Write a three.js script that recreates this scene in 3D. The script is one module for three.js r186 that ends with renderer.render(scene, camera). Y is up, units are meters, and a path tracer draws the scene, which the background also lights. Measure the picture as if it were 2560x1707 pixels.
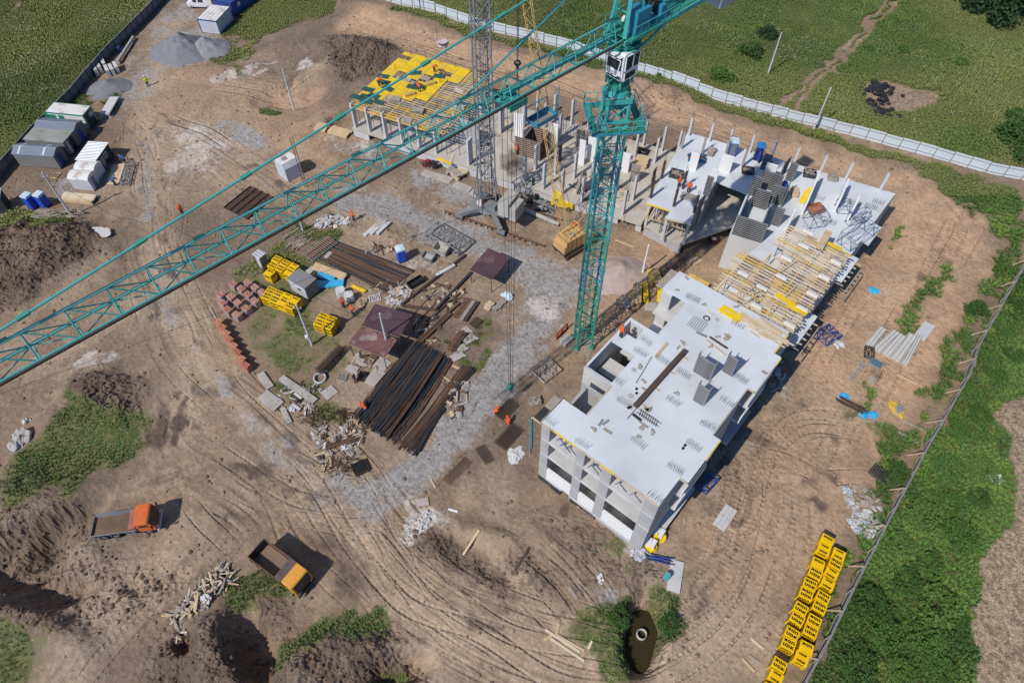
import * as THREE from 'three';
import { Sky } from 'three/addons/objects/Sky.js';
import { mergeGeometries, mergeVertices } from 'three/addons/utils/BufferGeometryUtils.js';
import { MarchingCubes } from 'three/addons/objects/MarchingCubes.js';

// ---------- camera, sky, sun, exposure ----------
const scene = new THREE.Scene();
const camera = new THREE.PerspectiveCamera(53.13, 1024 / 682, 0.5, 3000);
camera.position.set(0, 66, 0);
camera.rotation.set(-53.3 * Math.PI / 180, 0, 0);
const renderer = new THREE.WebGLRenderer({ antialias: true });
renderer.setSize(1024, 682);
renderer.toneMapping = THREE.LinearToneMapping;
renderer.toneMappingExposure = 0.82;
renderer.shadowMap.enabled = true;
const sunDir = new THREE.Vector3(-Math.cos(.77) * Math.cos(.82), Math.sin(.82), Math.sin(.77) * Math.cos(.82)).normalize();
const sky = new Sky();
sky.name = 'sky'; sky.scale.setScalar(2500); sky.userData.kind = 'structure';
const su = sky.material.uniforms;
su.turbidity.value = 3; su.rayleigh.value = .8; su.mieCoefficient.value = .004; su.mieDirectionalG.value = .8;
su.sunPosition.value.copy(sunDir);
scene.add(sky);
scene.environmentIntensity = 0.18;
const sun = new THREE.DirectionalLight(0xfff4e6, 4.5);
sun.position.copy(sunDir).multiplyScalar(160).add(new THREE.Vector3(0, 0, -60));
sun.target.position.set(0, 0, -60); scene.add(sun, sun.target);
sun.castShadow = true;
Object.assign(sun.shadow.camera, { left: -130, right: 130, top: 130, bottom: -130, near: 1, far: 400 });
sun.shadow.mapSize.set(4096, 4096);

// ---------- helpers ----------
let seed = 12345;
const rnd = () => { seed = (seed + 0x6d2b79f5) | 0; let t = Math.imul(seed ^ (seed >>> 15), 1 | seed); t = (t + Math.imul(t ^ (t >>> 7), 61 | t)) ^ t; return ((t ^ (t >>> 14)) >>> 0) / 4294967296; };
const rr = (a, b) => a + (b - a) * rnd();
const pick = (a) => a[Math.floor(rnd() * a.length)];
const V = (x, y, z) => new THREE.Vector3(x, y, z);
const sm = (a, b, x) => { const t = Math.min(1, Math.max(0, (x - a) / (b - a))); return t * t * (3 - 2 * t); };
const LAT = new Float32Array(65536); for (let i = 0; i < 65536; i++) LAT[i] = rnd();
function vn(x, y) {
  const xi = Math.floor(x), yi = Math.floor(y); let fx = x - xi, fy = y - yi; fx = fx * fx * (3 - 2 * fx); fy = fy * fy * (3 - 2 * fy);
  const x0 = xi & 255, x1 = (xi + 1) & 255, y0 = (yi & 255) << 8, y1 = ((yi + 1) & 255) << 8;
  const a = LAT[y0 + x0], b = LAT[y0 + x1], c = LAT[y1 + x0], d = LAT[y1 + x1];
  return a + (b - a) * fx + (c - a + (a - b - c + d) * fx) * fy;
}
const fbm = (x, y, n) => { let s = 0, a = .5, t = 0; for (let i = 0; i < n; i++) { s += a * vn(x, y); t += a; a *= .5; x = x * 2.03 + 17.3; y = y * 2.03 + 9.1; } return s / t; };
const names = new Map();
const numbered = (n) => { const k = names.get(n) || 0; names.set(n, k + 1); return k ? n + '_' + String(k).padStart(3, '0') : n; };
function tag(o, label, category, group, kind) { if (label) o.userData.label = label; if (category) o.userData.category = category; if (group) o.userData.group = group; if (kind) o.userData.kind = kind; return o; }
function thing(name, label, category, p = [0, 0, 0], turn = 0, group) {
  const o = new THREE.Group(); o.name = numbered(name); o.position.set(p[0], p[1], p[2]); o.rotation.y = turn; scene.add(o); return tag(o, label, category, group);
}
function sub(parent, name, p = [0, 0, 0], turn = 0) { const o = new THREE.Group(); o.name = name; o.position.set(p[0], p[1], p[2]); o.rotation.y = turn; parent.add(o); return o; }
function mesh(parent, name, geo, m) { const o = new THREE.Mesh(geo, m); o.name = parent === scene ? numbered(name) : name; o.castShadow = o.receiveShadow = true; parent.add(o); return o; }
function copyOf(o, p, turn, label, group) { const c = o.clone(); c.name = numbered(o.name.replace(/_\d{3}$/, '')); c.userData = { ...o.userData }; if (label) c.userData.label = label; if (group) c.userData.group = group; c.position.set(p[0], p[1], p[2]); if (turn !== undefined) c.rotation.y = turn; scene.add(c); return c; }
const geoCache = new Map();
const cached = (k, f) => { if (!geoCache.has(k)) geoCache.set(k, f()); return geoCache.get(k); };
// box with uv in metres
function boxGeo(w, h, d) {
  return cached('b' + [w, h, d].map((v) => v.toFixed(3)), () => {
    const g = new THREE.BoxGeometry(w, h, d), uv = g.attributes.uv, s = [[d, h], [d, h], [w, d], [w, d], [w, h], [w, h]];
    for (let f = 0; f < 6; f++) for (let i = 0; i < 4; i++) uv.setXY(f * 4 + i, uv.getX(f * 4 + i) * s[f][0], uv.getY(f * 4 + i) * s[f][1]);
    return g;
  });
}
// box standing on p (p at centre of its underside)
function box(parent, name, m, w, h, d, x, y, z, turn = 0) { const o = mesh(parent, name, boxGeo(w, h, d), m); o.position.set(x, y + h / 2, z); if (turn) o.rotation.y = turn; return o; }
const UCYL = new THREE.CylinderGeometry(1, 1, 1, 7), UBOX = new THREE.BoxGeometry(1, 1, 1);
const UPV = V(0, 1, 0);
function bar(parent, name, m, p, q, r) {
  const a = V(...p), b = V(...q), d = b.clone().sub(a), l = d.length();
  const o = mesh(parent, name, UCYL, m); o.position.copy(a).lerp(b, .5); o.quaternion.setFromUnitVectors(UPV, d.divideScalar(l)); o.scale.set(r, l, r); return o;
}
// straight timber or steel section from p to q, width w, height h
function beam(parent, name, m, p, q, w, h, geo = UBOX) {
  const a = V(...p), b = V(...q), d = b.clone().sub(a), l = d.length(), o = mesh(parent, name, geo, m);
  const X = d.divideScalar(l), Z = V(X.x, X.y, X.z).cross(UPV).normalize(); if (Z.lengthSq() < .5) Z.set(0, 0, 1); const Y = Z.clone().cross(X);
  o.quaternion.setFromRotationMatrix(new THREE.Matrix4().makeBasis(X, Y, Z)); o.position.copy(a).lerp(b, .5); o.scale.set(l, h, w); return o;
}
// raw transformed geometries for merged parts
function gBar(p, q, r, n = 5) { const a = V(...p), b = V(...q), d = b.clone().sub(a), l = d.length(), g = new THREE.CylinderGeometry(r, r, l, n, 1, true); g.applyQuaternion(new THREE.Quaternion().setFromUnitVectors(UPV, d.divideScalar(l))); g.translate((a.x + b.x) / 2, (a.y + b.y) / 2, (a.z + b.z) / 2); return g; }
function gBox(w, h, d, x, y, z, ry = 0) { const g = boxGeo(w, h, d).clone(); if (ry) g.rotateY(ry); g.translate(x, y + h / 2, z); return g; }
const merged = (parent, name, m, list) => mesh(parent, name, mergeGeometries(list.map((g) => (g.index ? g.toNonIndexed() : g))), m);
// flat polygon [[x,z],...] extruded up from y, uv in metres
function prism(parent, name, m, pts, y, h, holes = []) {
  const path = (P, a) => a.forEach(([x, z], i) => (i ? P.lineTo(x, -z) : P.moveTo(x, -z)));
  const s = new THREE.Shape(); path(s, pts); for (const hl of holes) { const p = new THREE.Path(); path(p, hl); s.holes.push(p); }
  const g = new THREE.ExtrudeGeometry(s, { depth: h, bevelEnabled: false }); g.rotateX(-Math.PI / 2); g.translate(0, y, 0);
  return mesh(parent, name, g, m);
}
// profile [[x,y],...] in the xy plane extruded along z, centred
function extr(parent, name, m, prof, depth, bevel = 0) {
  const s = new THREE.Shape(prof.map(([x, y]) => new THREE.Vector2(x, y)));
  const g = new THREE.ExtrudeGeometry(s, { depth: depth - 2 * bevel, bevelEnabled: bevel > 0, bevelSize: bevel, bevelThickness: bevel, bevelSegments: 2, curveSegments: 6 }); g.translate(0, 0, -depth / 2 + bevel);
  return mesh(parent, name, g, m);
}
// a board-pile, lump or cloth: sphere pulled into shape by noise
function lumpGeo(rx, ry, rz, rough, f, s, det = 3) {
  const g = new THREE.IcosahedronGeometry(1, det + 3), p = g.attributes.position;
  for (let i = 0; i < p.count; i++) { const v = V(p.getX(i), p.getY(i), p.getZ(i)), a = Math.round(v.x * 40) / 40, b = Math.round(v.z * 40) / 40, c = Math.round(v.y * 40) / 40, n = 1 + rough * (fbm(a * f + s, b * f + c * f * 1.3 + s * 2, 2) - .5) * 2.2 - rough * .7 * Math.abs(vn(a * f * 2.6 + s, b * f * 2.6 + c * f * 3 + 9) - .5); p.setXYZ(i, v.x * rx * n, Math.max(-.12, v.y) * ry * n * (.7 + .6 * vn(a * 2.2 + s, b * 2.2)), v.z * rz * n); }
  g.computeVertexNormals(); return g;
}
// ---------- textures and materials ----------
function dataTex(w, h, f, rx = 1, ry = 1, srgb = true) {
  const d = new Uint8Array(w * h * 4);
  for (let y = 0; y < h; y++) for (let x = 0; x < w; x++) { const c = f(x / w, y / h, x, y), o = (y * w + x) * 4; d[o] = Math.max(0, Math.min(255, c[0])); d[o + 1] = Math.max(0, Math.min(255, c[1])); d[o + 2] = Math.max(0, Math.min(255, c[2])); d[o + 3] = 255; }
  const t = new THREE.DataTexture(d, w, h); t.wrapS = t.wrapT = THREE.RepeatWrapping; t.magFilter = THREE.LinearFilter; t.minFilter = THREE.LinearMipmapLinearFilter; t.generateMipmaps = true; t.repeat.set(rx, ry); if (srgb) t.colorSpace = THREE.SRGBColorSpace; t.needsUpdate = true; return t;
}
const toS = (v) => 255 * (v <= .0031308 ? 12.92 * v : 1.055 * Math.pow(v, 1 / 2.4) - .055);
// periodic fbm so that tiles close
function pfbm(u, v, per, n) { let s = 0, a = .5, t = 0; for (let i = 0; i < n; i++) { const P = per << i, x = u * P, y = v * P, xi = Math.floor(x), yi = Math.floor(y); let fx = x - xi, fy = y - yi; fx = fx * fx * (3 - 2 * fx); fy = fy * fy * (3 - 2 * fy); const X0 = xi % P, X1 = (xi + 1) % P, Y0 = ((yi % P) * 7 + i * 31) & 255, Y1 = (((yi + 1) % P) * 7 + i * 31) & 255; const l = (X, Y) => LAT[((Y << 8) + X * 3 + i * 13) & 65535]; const p = l(X0, Y0), q = l(X1, Y0), r = l(X0, Y1), w = l(X1, Y1); s += a * (p + (q - p) * fx + (r - p + (p - q - r + w) * fx) * fy); t += a; a *= .55; } return s / t; }
const grain = (base, amp, per, oct, tile, o = {}) => { // mottled surface: base linear rgb, relative amplitude, uv in metres over `tile` metres
  const t = dataTex(256, 256, (u, v) => { const n = 1 + amp * (pfbm(u, v, per, oct) - .5) * 2, st = o.stain ? sm(.58, .75, pfbm(u + .37, v + .11, 3, 4)) * o.stain : 0; const sc = o.stainColor || [.3, .2, .12]; return base.map((c, i) => toS(Math.max(0, (c * (1 - st) + sc[i] * st) * n))); }, 1 / tile, 1 / tile);
  const m = new THREE.MeshStandardMaterial({ color: 0xffffff, map: t, roughness: o.rough ?? .9, metalness: o.metal ?? 0 }); return m;
};
const plain = (rgb, rough = .8, metal = 0, o = {}) => { const m = new THREE.MeshStandardMaterial({ roughness: rough, metalness: metal, ...o }); m.color.setRGB(...rgb); return m; };
const M = {
  slab: grain([.62, .67, .715], .13, 3, 7, 13, { rough: .85, stain: .5, stainColor: [.52, .55, .57] }),
  slabOld: grain([.5, .47, .42], .16, 4, 7, 9, { stain: .7, stainColor: [.4, .33, .25] }),
  conc: grain([.4, .4, .395], .16, 3, 5, 4, { stain: .35, stainColor: [.27, .27, .27] }),
  concLight: grain([.56, .56, .55], .1, 3, 5, 4, { stain: .2, stainColor: [.38, .37, .36] }),
  tar: grain([.035, .036, .04], .4, 4, 5, 3, { stain: .35, stainColor: [.2, .2, .2] }),
  block: grain([.8, .8, .79], .05, 8, 3, 2),
  steel: grain([.3, .31, .32], .2, 4, 4, 3, { rough: .6, metal: .3 }),
  darkSteel: plain([.035, .036, .04], .6, .3),
  rust: grain([.14, .075, .045], .35, 6, 5, 2, { rough: .85 }),
  rustDark: grain([.07, .045, .035], .4, 6, 5, 2, { rough: .8 }),
  bluePaint: plain([.03, .07, .28], .5),
  blueProp: plain([.07, .12, .25], .55),
  yellow: plain([.86, .6, .015], .55),
  formYellow: grain([.8, .56, .02], .12, 3, 4, 3, { rough: .6, stain: .25, stainColor: [.6, .48, .25] }),
  beamYellow: grain([.62, .42, .1], .18, 4, 4, 2, { stain: .3, stainColor: [.55, .45, .3] }),
  timber: grain([.56, .44, .29], .2, 5, 4, 2),
  timberPale: grain([.66, .56, .42], .16, 5, 4, 2),
  timberGrey: grain([.36, .32, .27], .25, 5, 4, 2),
  plyGreen: grain([.03, .11, .09], .2, 4, 4, 2, { rough: .5 }),
  teal: grain([.055, .36, .34], .12, 3, 5, 6, { rough: .5, stain: .22, stainColor: [.03, .2, .2] }),
  tealSea: grain([.04, .25, .29], .15, 3, 5, 5, { rough: .55, stain: .3, stainColor: [.05, .17, .2] }),
  tealPale: grain([.1, .42, .39], .12, 3, 5, 6, { rough: .55 }),
  tealGreen: grain([.03, .26, .19], .22, 3, 5, 5, { rough: .55, stain: .45, stainColor: [.04, .2, .23] }),
  tealBlue: plain([.03, .24, .36], .5),
  black: plain([.012, .012, .013], .6),
  rope: plain([.03, .03, .03], .7),
  greyPaint: grain([.2, .21, .22], .2, 3, 4, 4, { rough: .65, stain: .3, stainColor: [.16, .14, .12] }),
  ballast: grain([.42, .41, .37], .18, 3, 5, 3, { stain: .3, stainColor: [.3, .27, .22] }),
  craneYellow: grain([.56, .37, .14], .15, 3, 4, 3, { rough: .6, stain: .3, stainColor: [.5, .32, .12] }),
  white: plain([.78, .79, .8], .6),
  glass: plain([.02, .03, .035], .12, 0),
  orange: grain([.68, .15, .03], .1, 3, 4, 2, { rough: .5, stain: .2, stainColor: [.4, .12, .06] }),
  amber: grain([.72, .35, .05], .08, 3, 4, 2, { rough: .5, stain: .15, stainColor: [.55, .3, .1] }),
  tyre: plain([.03, .028, .026], .9),
  precast0: grain([.3, .25, .2], .2, 3, 5, 3),
  oldBoardB: grain([.33, .29, .25], .28, 6, 4, 1.5),
  pole: grain([.55, .56, .57], .12, 3, 4, 3),
};
// ---------- ground cover masks ----------
const MX0 = -112, MX1 = 112, MZ0 = -150, MZ1 = 2, MS = .25, MW = Math.round((MX1 - MX0) / MS), MH = Math.round((MZ1 - MZ0) / MS);
const layers = {}; for (const n of ['grass', 'gravel', 'dark', 'pale', 'sand', 'straw', 'mud', 'rough', 'flower', 'worn']) layers[n] = new Float32Array(MW * MH);
function segDist(px, pz, a, b) { const dx = b[0] - a[0], dz = b[1] - a[1], t = Math.max(0, Math.min(1, ((px - a[0]) * dx + (pz - a[1]) * dz) / (dx * dx + dz * dz + 1e-9))); return Math.hypot(px - a[0] - dx * t, pz - a[1] - dz * t); }
function paintMask(layer, pts, pad, f) {
  let x0 = 1e9, x1 = -1e9, z0 = 1e9, z1 = -1e9; for (const [x, z] of pts) { x0 = Math.min(x0, x); x1 = Math.max(x1, x); z0 = Math.min(z0, z); z1 = Math.max(z1, z); }
  const i0 = Math.max(0, Math.floor((x0 - pad - MX0) / MS)), i1 = Math.min(MW - 1, Math.ceil((x1 + pad - MX0) / MS)), j0 = Math.max(0, Math.floor((z0 - pad - MZ0) / MS)), j1 = Math.min(MH - 1, Math.ceil((z1 + pad - MZ0) / MS)), A = layers[layer];
  for (let j = j0; j <= j1; j++) for (let i = i0; i <= i1; i++) { const v = f(MX0 + i * MS, MZ0 + j * MS), k = j * MW + i; if (v > A[k]) A[k] = v; else if (v < 0) A[k] = Math.max(0, A[k] + v); }
}
function poly(layer, pts, feather, val = 1) {
  paintMask(layer, pts, feather, (x, z) => { let inside = false, d = 1e9; for (let i = 0, j = pts.length - 1; i < pts.length; j = i++) { const a = pts[i], b = pts[j]; if ((a[1] > z) !== (b[1] > z) && x < (b[0] - a[0]) * (z - a[1]) / (b[1] - a[1]) + a[0]) inside = !inside; d = Math.min(d, segDist(x, z, a, b)); } return val * sm(-feather, feather, inside ? d : -d); });
}
function stroke(layer, pts, w, feather, val = 1) { paintMask(layer, pts, w + feather, (x, z) => { let d = 1e9; for (let i = 1; i < pts.length; i++) d = Math.min(d, segDist(x, z, pts[i - 1], pts[i])); return val * (1 - sm(w - feather, w + feather, d)); }); }
const spot = (layer, c, r, feather, val = 1) => stroke(layer, [[c[0], c[2] ?? c[1]], [(c[0]) + .01, c[2] ?? c[1]]], r, feather, val);
const maskAt = (layer, x, z) => { const A = layers[layer], fx = Math.max(0, Math.min(MW - 1.01, (x - MX0) / MS)), fz = Math.max(0, Math.min(MH - 1.01, (z - MZ0) / MS)), i = Math.floor(fx), j = Math.floor(fz), u = fx - i, v = fz - j, k = j * MW + i; return (A[k] * (1 - u) + A[k + 1] * u) * (1 - v) + (A[k + MW] * (1 - u) + A[k + MW + 1] * u) * v; };
// grass: fields beyond the fences, strips along them, patches on the site
poly('grass', [[-181.48,-195.61],[-66.7,-195.61],[-66.59,-132.37],[-68.75,-122.7],[-70.83,-112.17],[-72.27,-99.41],[-75.69,-80.35],[-79.91,-53.53]], 1);
poly('grass', [[-25.93,-132.37],[-7.52,-121.48],[8.76,-114.85],[21.57,-106.63],[33.32,-98.68],[41.05,-94.66],[52.2,-89.81],[62.22,-84.8],[70.13,-80.45],[74.99,-78.79],[92.48,-70.7],[165.02,-195.61],[-62.37,-195.61]], .5);
stroke('grass', [[-21.88,-126.47],[-14.19,-123.01],[-7.43,-118.78],[8.73,-112.45],[22.35,-104.42],[27.76,-101.14],[34.09,-96.3],[42.94,-92.03],[54,-85.53],[58.11,-83.97],[64.66,-80.45]], 1.1, .8);
poly('grass', [[62.16,-82.45],[74.22,-77.07],[69.56,-65.62],[65.97,-66.86],[66.39,-70.7],[62.56,-73.37],[60.62,-79.96]], 1.5, .75);
poly('grass', [[71.91,-65.62],[67.4,-61.86],[61.44,-55.15],[54.6,-47.27],[52.01,-43.31],[47.95,-38.68],[44.12,-34.37],[36.89,-25.74],[31.98,-19.88],[28.17,-15],[25.39,-11.81],[22.09,-7.42],[38.54,-7.42],[42.04,-16.24],[44.29,-19.48],[46.49,-23.79],[50.11,-26.19],[52.93,-30.58],[54.28,-35.42],[53.77,-38.68],[57.77,-41.13],[67.08,-44.4],[86.41,-70.7]], .6);
stroke('grass', [[69.97,-73.37],[67.79,-65.62],[63.34,-59.33],[57.6,-53.53],[53.35,-48.17],[48.95,-42.01],[45.73,-38.57],[42.49,-34.78]], 1.3, 2, .75);
stroke('grass', [[56.74,-60.55],[54.85,-58.04],[50.31,-54.65],[47.92,-51.42]], 1.2, 1.5, .75);
stroke('grass', [[40.17,-42.94],[41.19,-41.95],[38.29,-39.45]], 1.0, 1, .7); stroke('grass', [[40.64,-38.14],[40.71,-35.42],[42.09,-34.37],[41.66,-36.86]], 1.4, 1.2, .75);
stroke('grass', [[40.42,-32.86],[40.22,-31.36],[38.13,-29.57],[38.66,-28.46],[35.4,-24.66]], 1.0, .8, .8); stroke('grass', [[33.35,-23.07],[31.55,-21.25],[29.03,-17.64],[27.09,-15.86],[26.08,-14.99],[24.82,-13.06]], .7, .9, .62);
stroke('grass', [[53.83,-68.66],[50.74,-64.77]], .8, .8, .6); poly('grass', [[67.63,-68.66],[70.45,-68.66],[67.75,-62.63],[65.33,-64.23]], 1, .55);
poly('grass', [[-53.15,-137.89],[-32.44,-137.89],[-34.03,-126.15],[-39.04,-122.24],[-42.53,-119.67],[-46.81,-115.85],[-51.28,-118.18]], 1.4, .85);
poly('grass', [[-54.3,-122.24],[-46.9,-121.48],[-44.18,-112.73],[-48.05,-106.63],[-50.41,-108.62]], 1.5, .6);
poly('grass', [[-72.24,-72.65],[-68.4,-72.29],[-61.05,-70.7],[-59.18,-68.97],[-62.54,-66.86],[-70.21,-68.12]], 1.5, .7); spot('grass', [-65.7,0,-98.4], 2.2, 1.5, .7); spot('grass', [-70.61,0,-98.8], 1.6, 1.2, .7);
poly('grass', [[-50.31,-42.3],[-44.86,-38.57],[-41.06,-39.41],[-39.93,-35.31],[-40.62,-33.13],[-43.63,-31.22],[-45.22,-28.94],[-48.11,-28.79],[-52.16,-27.85],[-53.23,-30.24],[-53.18,-33.23],[-51.27,-36.49],[-50.52,-39.41]], 1.8, .95);
poly('grass', [[-49.64,-16.84],[-44.9,-17.04],[-40.51,-16.08],[-41.75,-14.23],[-42.21,-10.71],[-46.75,-10.71]], 2, .8);
poly('grass', [[-31.82,-18.42],[-30.31,-20.29],[-27.59,-21.52],[-24.66,-21.52],[-23.94,-18.29],[-26.65,-17.77],[-27.97,-19.75],[-29.76,-18.81]], .8, .85);
stroke('grass', [[-25.18,-20.15],[-23.59,-20.42],[-22.07,-19.75]], 1.5, 1, .9); stroke('grass', [[-20.69,-14.26],[-18.92,-15.24],[-16.89,-16.49]], 1.2, 1, .85); stroke('grass', [[-15.12,-17.12],[-14.51,-16.61],[-12.72,-17.25]], 1.6, 1, .9); stroke('grass', [[-11.88,-12.36],[-10.32,-12.12]], 1, .8, .7);
stroke('grass', [[7.94,-15.98],[8.54,-15.24],[9.65,-14.5],[8.94,-13.78]], 2.2, 1.2, .95); stroke('grass', [[10.4,-18.16],[9.76,-17.12],[10.08,-16.23]], .9, .6, .9); stroke('grass', [[14.37,-18.55],[13.66,-17.25],[14.48,-16.36],[13.4,-15.24]], 1.1, .7, .95); stroke('grass', [[10.3,-13.18],[9.05,-13.54],[6.29,-14.99]], 1, 1, .7);
poly('grass', [[-31.74,-66.86],[-27.37,-68.97],[-22.68,-65.62],[-21.75,-59.33],[-22.86,-55.65],[-19.96,-50.79],[-20.38,-43.19],[-23.54,-38.57],[-29.45,-45.63],[-33.5,-50.79],[-36.96,-59.33],[-34.28,-62.41]], 3, .56);
stroke('grass', [[-29.01,-68.12],[-24.64,-66.86],[-26.51,-64]], 1.4, 1.2, .8); stroke('grass', [[-5.32,-49.8],[-2.47,-52.15],[-7.09,-48.17],[-4.65,-45.63],[-2.92,-48.17]], .9, .7, .75); stroke('grass', [[-19.18,-38.57],[-23.36,-40.27],[-26.91,-43.19]], 1.2, 1.2, .7); stroke('grass', [[-69.1,-97.24],[-71.31,-90.36],[-72.93,-82.95]], 1, 1, .7); stroke('grass', [[-52.83,-110.65],[-49.29,-108.62],[-45.66,-105.97]], 1, 1, .6);
stroke('grass', [[-40.09,-95.62],[-37.51,-94.45]], .8, .6, .8); stroke('grass', [[-14.36,-124.04],[-9.62,-120.96],[0,-116.02]], 1.0, .6, .8);
spot('grass', [10.19,0,-23.21], 1.1, 1, .5); spot('grass', [11.38,0,-21.11], .9, 1, .5); spot('grass', [17.04,0,-21.8], .9, 1, .5);
// bare tracks across the far field
stroke('grass', [[75.1,-134.41],[65.15,-121.48],[54.4,-108.62],[49.3,-103.4],[42.22,-94.89]], .5, .4, -1); stroke('grass', [[77.23,-134.41],[66.75,-121.48],[56.27,-108.62],[50.59,-102.76],[46.01,-96.06]], .45, .4, -1); stroke('grass', [[42.49,-96.06],[47.05,-94.66],[53.45,-90.36]], .3, .3, -.8); stroke('grass', [[22.55,-112.73],[30.46,-109.29],[34.16,-104.68],[39.53,-102.13]], .25, .3, -.5);
poly('grass', [[59.36,-103.36],[62.67,-103.78],[66,-102.09],[71.27,-101.26],[69.51,-97.2],[66.1,-95.62],[61.29,-95.23],[59.4,-94.45],[57.91,-96.4]], 1, -.9);
poly('grass', [[1.23,-141.48],[12.62,-141.48],[10.96,-126.15],[4.42,-126.15]], 3, -.45); stroke('grass', [[-96.07,-122.24],[-94.48,-129.7]], 1, 1, -.6);
poly('straw', [[62.01,-44.4],[57.77,-41.13],[53.77,-38.68],[54.28,-35.42],[52.93,-30.58],[50.11,-26.19],[46.49,-23.79],[44.29,-19.48],[42.04,-16.24],[38.51,-7.42],[52.08,-7.42],[75.82,-42.01]], 1);
poly('straw', [[59.36,-103.36],[62.67,-103.78],[66,-102.09],[71.27,-101.26],[69.51,-97.2],[66.1,-95.62],[61.29,-95.23],[59.4,-94.45],[57.91,-96.4]], .8, .8);
// gravel
stroke('gravel', [[-60.45,-136.13],[-63.14,-127.75],[-63.31,-121.48],[-63.68,-111.34],[-64.07,-103.4],[-62.17,-96.65]], 3.2, 4, .56); poly('gravel', [[-60.18,-108.62],[-62.64,-114.14],[-60.51,-121.48],[-55.7,-121.48],[-51.41,-115.56],[-51.14,-109.97],[-55.86,-107.95]], 2, .8);
stroke('gravel', [[-56.29,-87.11],[-52.76,-77.07],[-49.88,-68.97],[-46.98,-61.62],[-43.46,-55.65],[-39.31,-48.81],[-33.94,-43.19],[-29.97,-39.13],[-25.14,-34.52],[-21.72,-31.22]], .7, 1.2, .6); stroke('gravel', [[-66.19,-102.13],[-63.13,-98.44]], 3, 2, .7);
stroke('gravel', [[-23.4,-74.74],[-16.93,-72.47],[-10.56,-68.97],[-4.46,-65.62],[1.38,-62.41],[4.15,-58.58],[4.84,-54.23],[2.31,-49.47],[-2.3,-42.89],[-5.59,-38.02],[-8.2,-33.74],[-11.18,-30.72],[-14.58,-28.79]], 2.2, 1.8, 1);
poly('gravel', [[0.23,-62.41],[4.28,-63.2],[8.77,-60.85],[8.42,-54.93],[6.11,-52.15],[2.85,-50.13],[0.76,-53.53],[2.98,-56.37]], 1.5, .85); poly('gravel', [[-14.23,-80.45],[-7.34,-77.55],[-2.84,-73.37],[-4.01,-70.7],[-9.68,-74.28],[-14.39,-78.5]], .8, .8); poly('gravel', [[-13.22,-72.02],[-6.96,-68.97],[-4.42,-64],[-7.29,-63.2],[-11.55,-66.03],[-14.77,-68.97]], 1, .9);
stroke('gravel', [[-45.14,-92.03],[-41.74,-89.27],[-39.22,-87.11]], 1.6, 1, .85); stroke('gravel', [[-21.77,-31.46],[-18.83,-30.24],[-15.53,-29.27]], 1.3, 1.3, .6); stroke('gravel', [[-27.18,-87.11],[-24.94,-85.53],[-20.9,-85.01]], 1.8, 1, .6); spot('gravel', [-65.29,0,-77.96], 2, 1, .8); spot('gravel', [8.86,0,-19.08], 1.6, 1.4, .6);
// compacted haul roads
stroke('worn', [[-63.02,-124.57],[-61.73,-109.97],[-59.9,-97.24],[-55.96,-87.11],[-51.42,-75.2],[-46.65,-62.41],[-41.47,-53.53],[-36.27,-46.26],[-30.1,-39.7],[-24.15,-34.26],[-18.83,-30.24]], 2.2, 2.2, .9); stroke('worn', [[-58.81,-96.06],[-47.26,-87.11],[-35.5,-78.99],[-25.52,-72.47],[-16.21,-65.62]], 2.2, 2.5, .7); stroke('worn', [[-21.9,-32.21],[-15.73,-27.38],[-11.59,-21.65],[-5.86,-16.84],[2.09,-13.15],[10.45,-11.57],[17.39,-14.23],[22.66,-18.8],[26.49,-24.67],[29.97,-31.71],[37.18,-40.84],[46.1,-51.47],[57.22,-65.62]], 3, 3, .8); stroke('worn', [[-28.11,-31.22],[-31.01,-25.11],[-35.13,-20.41],[-39.43,-15.33],[-42.35,-11.05]], 2.6, 2.5, .6); stroke('worn', [[-28.7,-123.01],[-13.69,-115.56],[9.07,-103.4],[35.29,-88.18],[54.54,-75.2],[62.14,-70.7]], 2.5, 2.5, .6); poly('worn', [[-62.29,-104.68],[-51.25,-104.68],[-35.88,-87.11],[-38.88,-77.07],[-47.88,-73.37],[-53.7,-78.02]], 4, .6);
// pale lime and cement
poly('pale', [[-54.66,-90.31],[-50.15,-92.92],[-44.93,-91.42],[-42.05,-87.05],[-42.71,-82.55],[-44.53,-77.96],[-48.28,-77],[-51.88,-81.21]], 3.2, .62); spot('pale', [-49.76,0,-46.2], 1.1, .5, 1); spot('pale', [-47.47,0,-47.26], .9, .5, .9); spot('pale', [3.9,0,-54.18], 2.1, 1.2, .85); spot('pale', [5.05,0,-53.25], 1.2, .8, .7); spot('pale', [12.14,0,-57.17], 1.0, .5, .95); spot('pale', [11.19,0,-58.04], .8, .5, .9);
stroke('pale', [[-10.4,-25.55],[-9.32,-26.46],[-8.2,-27.07]], 1.1, .6, .95); spot('pale', [-10.21,0,-28.3], 1, .5, .7); stroke('pale', [[-14.27,-60.81],[-12.67,-62.11],[-10.35,-61.85]], 1.6, .8, .7); spot('pale', [-55.84,0,-66.97], .5, .4, .8); stroke('pale', [[-49.7,-104.64],[-46.22,-105.5],[-43.87,-107.25]], .9, .6, .85); stroke('pale', [[-43.48,-105.5],[-41.63,-107.25]], .5, .4, .8); stroke('pale', [[-43.97,-107.69],[-41.14,-109.71]], .5, .4, .8); spot('pale', [-35.52,0,-108.59], 1.4, .7, .95); spot('pale', [11.99,0,-23.57], 1.1, .6, .8); spot('pale', [3.88,0,-50.08], .8, .6, .5); spot('pale', [-24.77,0,-86.7], 1.2, 1, .5); stroke('pale', [[-27,-88.12],[-19.04,-85.29]], 2, 1.5, .45);
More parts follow.
